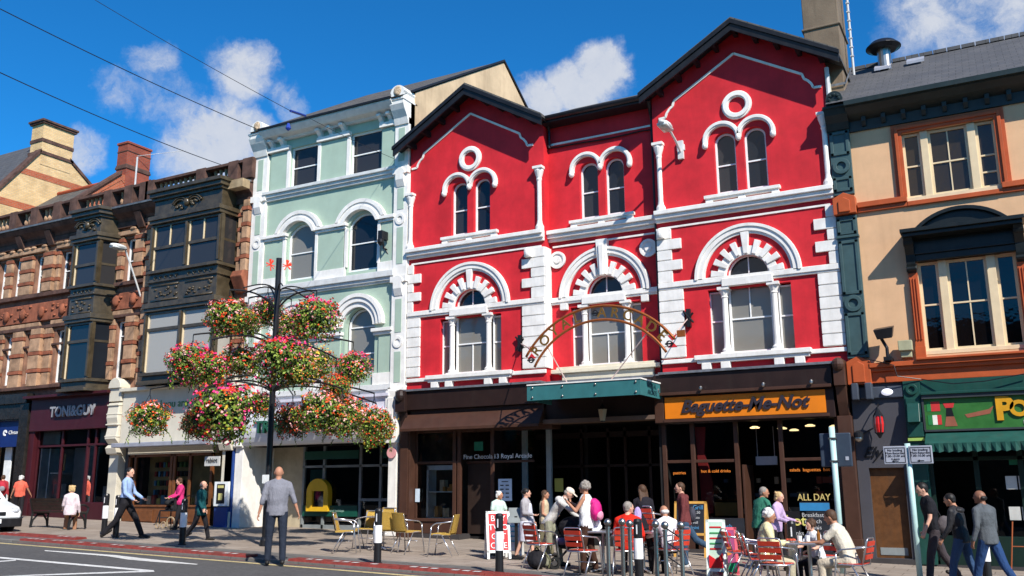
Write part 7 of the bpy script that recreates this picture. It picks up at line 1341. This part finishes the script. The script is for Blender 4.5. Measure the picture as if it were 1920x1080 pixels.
t, sp, hp, hd, hr = person('man with a shaved crown in a grey jacket and jeans walking away at the right', PX(1852, 1000, 16.8), -135, 1.62, SKIND, cloth('charcoal grey jacket', (.085, .095, .105)), cloth('bright blue denim', (.018, .05, .14)), 'black', lean=4, legs=((20, 6), (-22, 16)), arms=((-15, 14, 25, 0), (5, 8, 15, 0)), head=(35, 0), hstyle='fringe')
# cafe chairs, tables and bags
for px, y, rz, lb in ((1012, 16.0, 158, 'red chair nearest the pushchair, at the left of the cafe group'), (1090, 15.2, 168, 'red chair just in front of the woman with the pink rucksack'), (1174, 15.75, 195, 'red chair under the person in the red jacket'), (1262, 16.35, -124, 'red chair under the man in the white shirt'), (1385, 16.6, 120, 'empty red chair left of the yellow cardigan woman, further back'), (1412, 16.1, 112, 'empty red chair just left of the yellow cardigan woman'), (1452, 14.9, 172, 'red chair in front of the yellow cardigan woman, back to the road'), (1424, 15.5, 108, 'red chair under the yellow cardigan woman'), (1598, 15.6, -98, 'red chair under the man in the beige shirt'), (1535, 16.65, -40, 'red chair under the curly haired child')):
    x = at_x(px, y); chair('red', on(x, y), rz, lb)
proto_stack = at_x(1222, 16.9)
for k in range(4):
    c_ = chair('red', on(proto_stack, 16.95) + Vector((0, -.03 * k, .11 * k)), 170, ['lowest', 'second lowest', 'third', 'topmost'][k] + ' red chair of the stack behind the steel posts')
for px, y, rz, lb in ((1515, 15.7, 10, 'square aluminium table with cups between the yellow cardigan woman and the man in beige'), (1130, 16.15, 15, 'square aluminium table in front of the woman with the pink rucksack'), (1205, 16.5, 0, 'square aluminium table beside the person in the red jacket')): table(on(at_x(px, y), y), rz, lb)
tx = at_x(1515, 15.7)
for dx, dy, lb in ((-.12, -.1, 'white cup on the right hand table, left one'), (-.02, .05, 'white cup on the right hand table, right one')):
    c = on(tx, 15.7) + Vector((dx, dy, .735)); t = T('cup', lb, 'cup', c, 0, 'white cups on the table'); P('vessel', MB().lathe((0, 0, 0), [(.03, 0), (.042, .1), (.038, .1), (.026, .01)], 14), WHT, t, smooth=False); P('saucer', MB().lathe((0, 0, 0), [(.03, .0), (.075, .012), (.03, .008)], 14), WHT, t)
c = on(tx, 15.7) + Vector((.16, 0, .735)); t = T('bottle', 'amber sauce bottle on the right hand table', 'bottle', c); P('vessel', MB().lathe((0, 0, 0), [(.03, 0), (.03, .13), (.012, .17), (.012, .2)], 12), mat('amber glass', (.25, .1, .02), .2, dirt=0), t); P('lid', MB().lathe((0, 0, 0), [(.014, .2), (.014, .22)], 10), WHT, t)
c = on(tx, 15.7) + Vector((-.25, -.12, .74)); t = T('plate_of_food', 'white plate with red and brown food in front of the yellow cardigan woman', 'plate', c); P('plate', MB().lathe((0, 0, 0), [(.07, 0), (.13, .018), (.07, .008)], 18), WHT, t); e = MB(); [e.ell((rnd.uniform(-.06, .06), rnd.uniform(-.06, .06), .03), (.03, .03, .02)) for q in range(8)]; P('food', e, mat('red food', (.5, .08, .04), .6), t)
c = on(at_x(1105, 16.0), 16.1) + Vector((0, 0, .735)); t = T('plastic_bag', 'crumpled white plastic bag on the table by the pink rucksack woman', 'bag', c); e = MB(); [e.ell((rnd.uniform(-.18, .14), rnd.uniform(-.1, .1), rnd.uniform(.03, .1)), (rnd.uniform(.06, .1), .07, rnd.uniform(.03, .06))) for q in range(9)]; e.ell((.12, 0, .12), (.07, .06, .07)); fuse('bag_body', e, mat('white plastic film', (.78, .78, .78), .35, .1, 20, dirt=0, bump=.8, bs=18), t, .012); P('handle', MB().tube([(-.2, 0, .05), (-.27, .02, .08), (-.24, .05, .04)], .012, 6), MATS['white plastic film'], t)
c = on(at_x(1006, 15.9), 15.9); t = T('rucksack', 'black rucksack on the ground under the leftmost red chair', 'bag', c); e = MB(); e.ell((0, 0, .17), (.2, .15, .18)); e.ell((.03, -.12, .13), (.13, .08, .1)); fuse('bag_body', e, BLK, t, .014); P('handle', MB().tube([(-.05, 0, .34), (0, 0, .39), (.05, 0, .34)], .012, 6), BLK, t); P('strap', MB().tube([(.15, .05, .3), (.26, .05, .15), (.22, .05, 0.02)], .014, 6), mat('olive webbing', (.12, .12, .06), .8), t)
c = on(at_x(1078, 16.4), 16.4); t = T('pushchair', 'black pushchair with raised hood beside the man in the cap', 'pushchair', c, 20); e = MB()
for s_ in (-.22, .22): e.tube([(-.35, s_, .12), (.0, s_, .5), (.3, s_, .95), (.42, s_, .98)], .016, 8); e.tube([(.3, s_, .12), (.0, s_, .5)], .016, 8)
e.tube([(.42, -.22, .98), (.42, .22, .98)], .018, 8); P('frame', e, BLACK, t); e = MB(); e.ell((-.02, 0, .76), (.3, .25, .2)); e.cap((-.2, 0, .5), (.15, 0, .55), .16, .18); fuse('hood', e, BLK, t, .014); P('blanket', MB().ell((-.22, -.05, .5), (.16, .16, .08)), cloth('purple grey blanket', (.12, .08, .16)), t, smooth=True)
for x in (-.37, .3):
    for s_ in (-.24, .24): o_ = P('wheel', MB().ring(x, .11, .07, .11, 0, 360, s_ - .02, s_ + .02, 16), MATS['tyre rubber'], t); P('hub', MB().ring(x, .11, .0, .05, 0, 360, s_ - .024, s_ + .024, 10), STEEL, o_)
# bake the fused figures once
bpy.context.view_layer.update(); dg = bpy.context.evaluated_depsgraph_get(); fresh = [(o, bpy.data.meshes.new_from_object(o.evaluated_get(dg))) for o in BAKE]
for o, me in fresh: o.modifiers.clear(); o.data = me
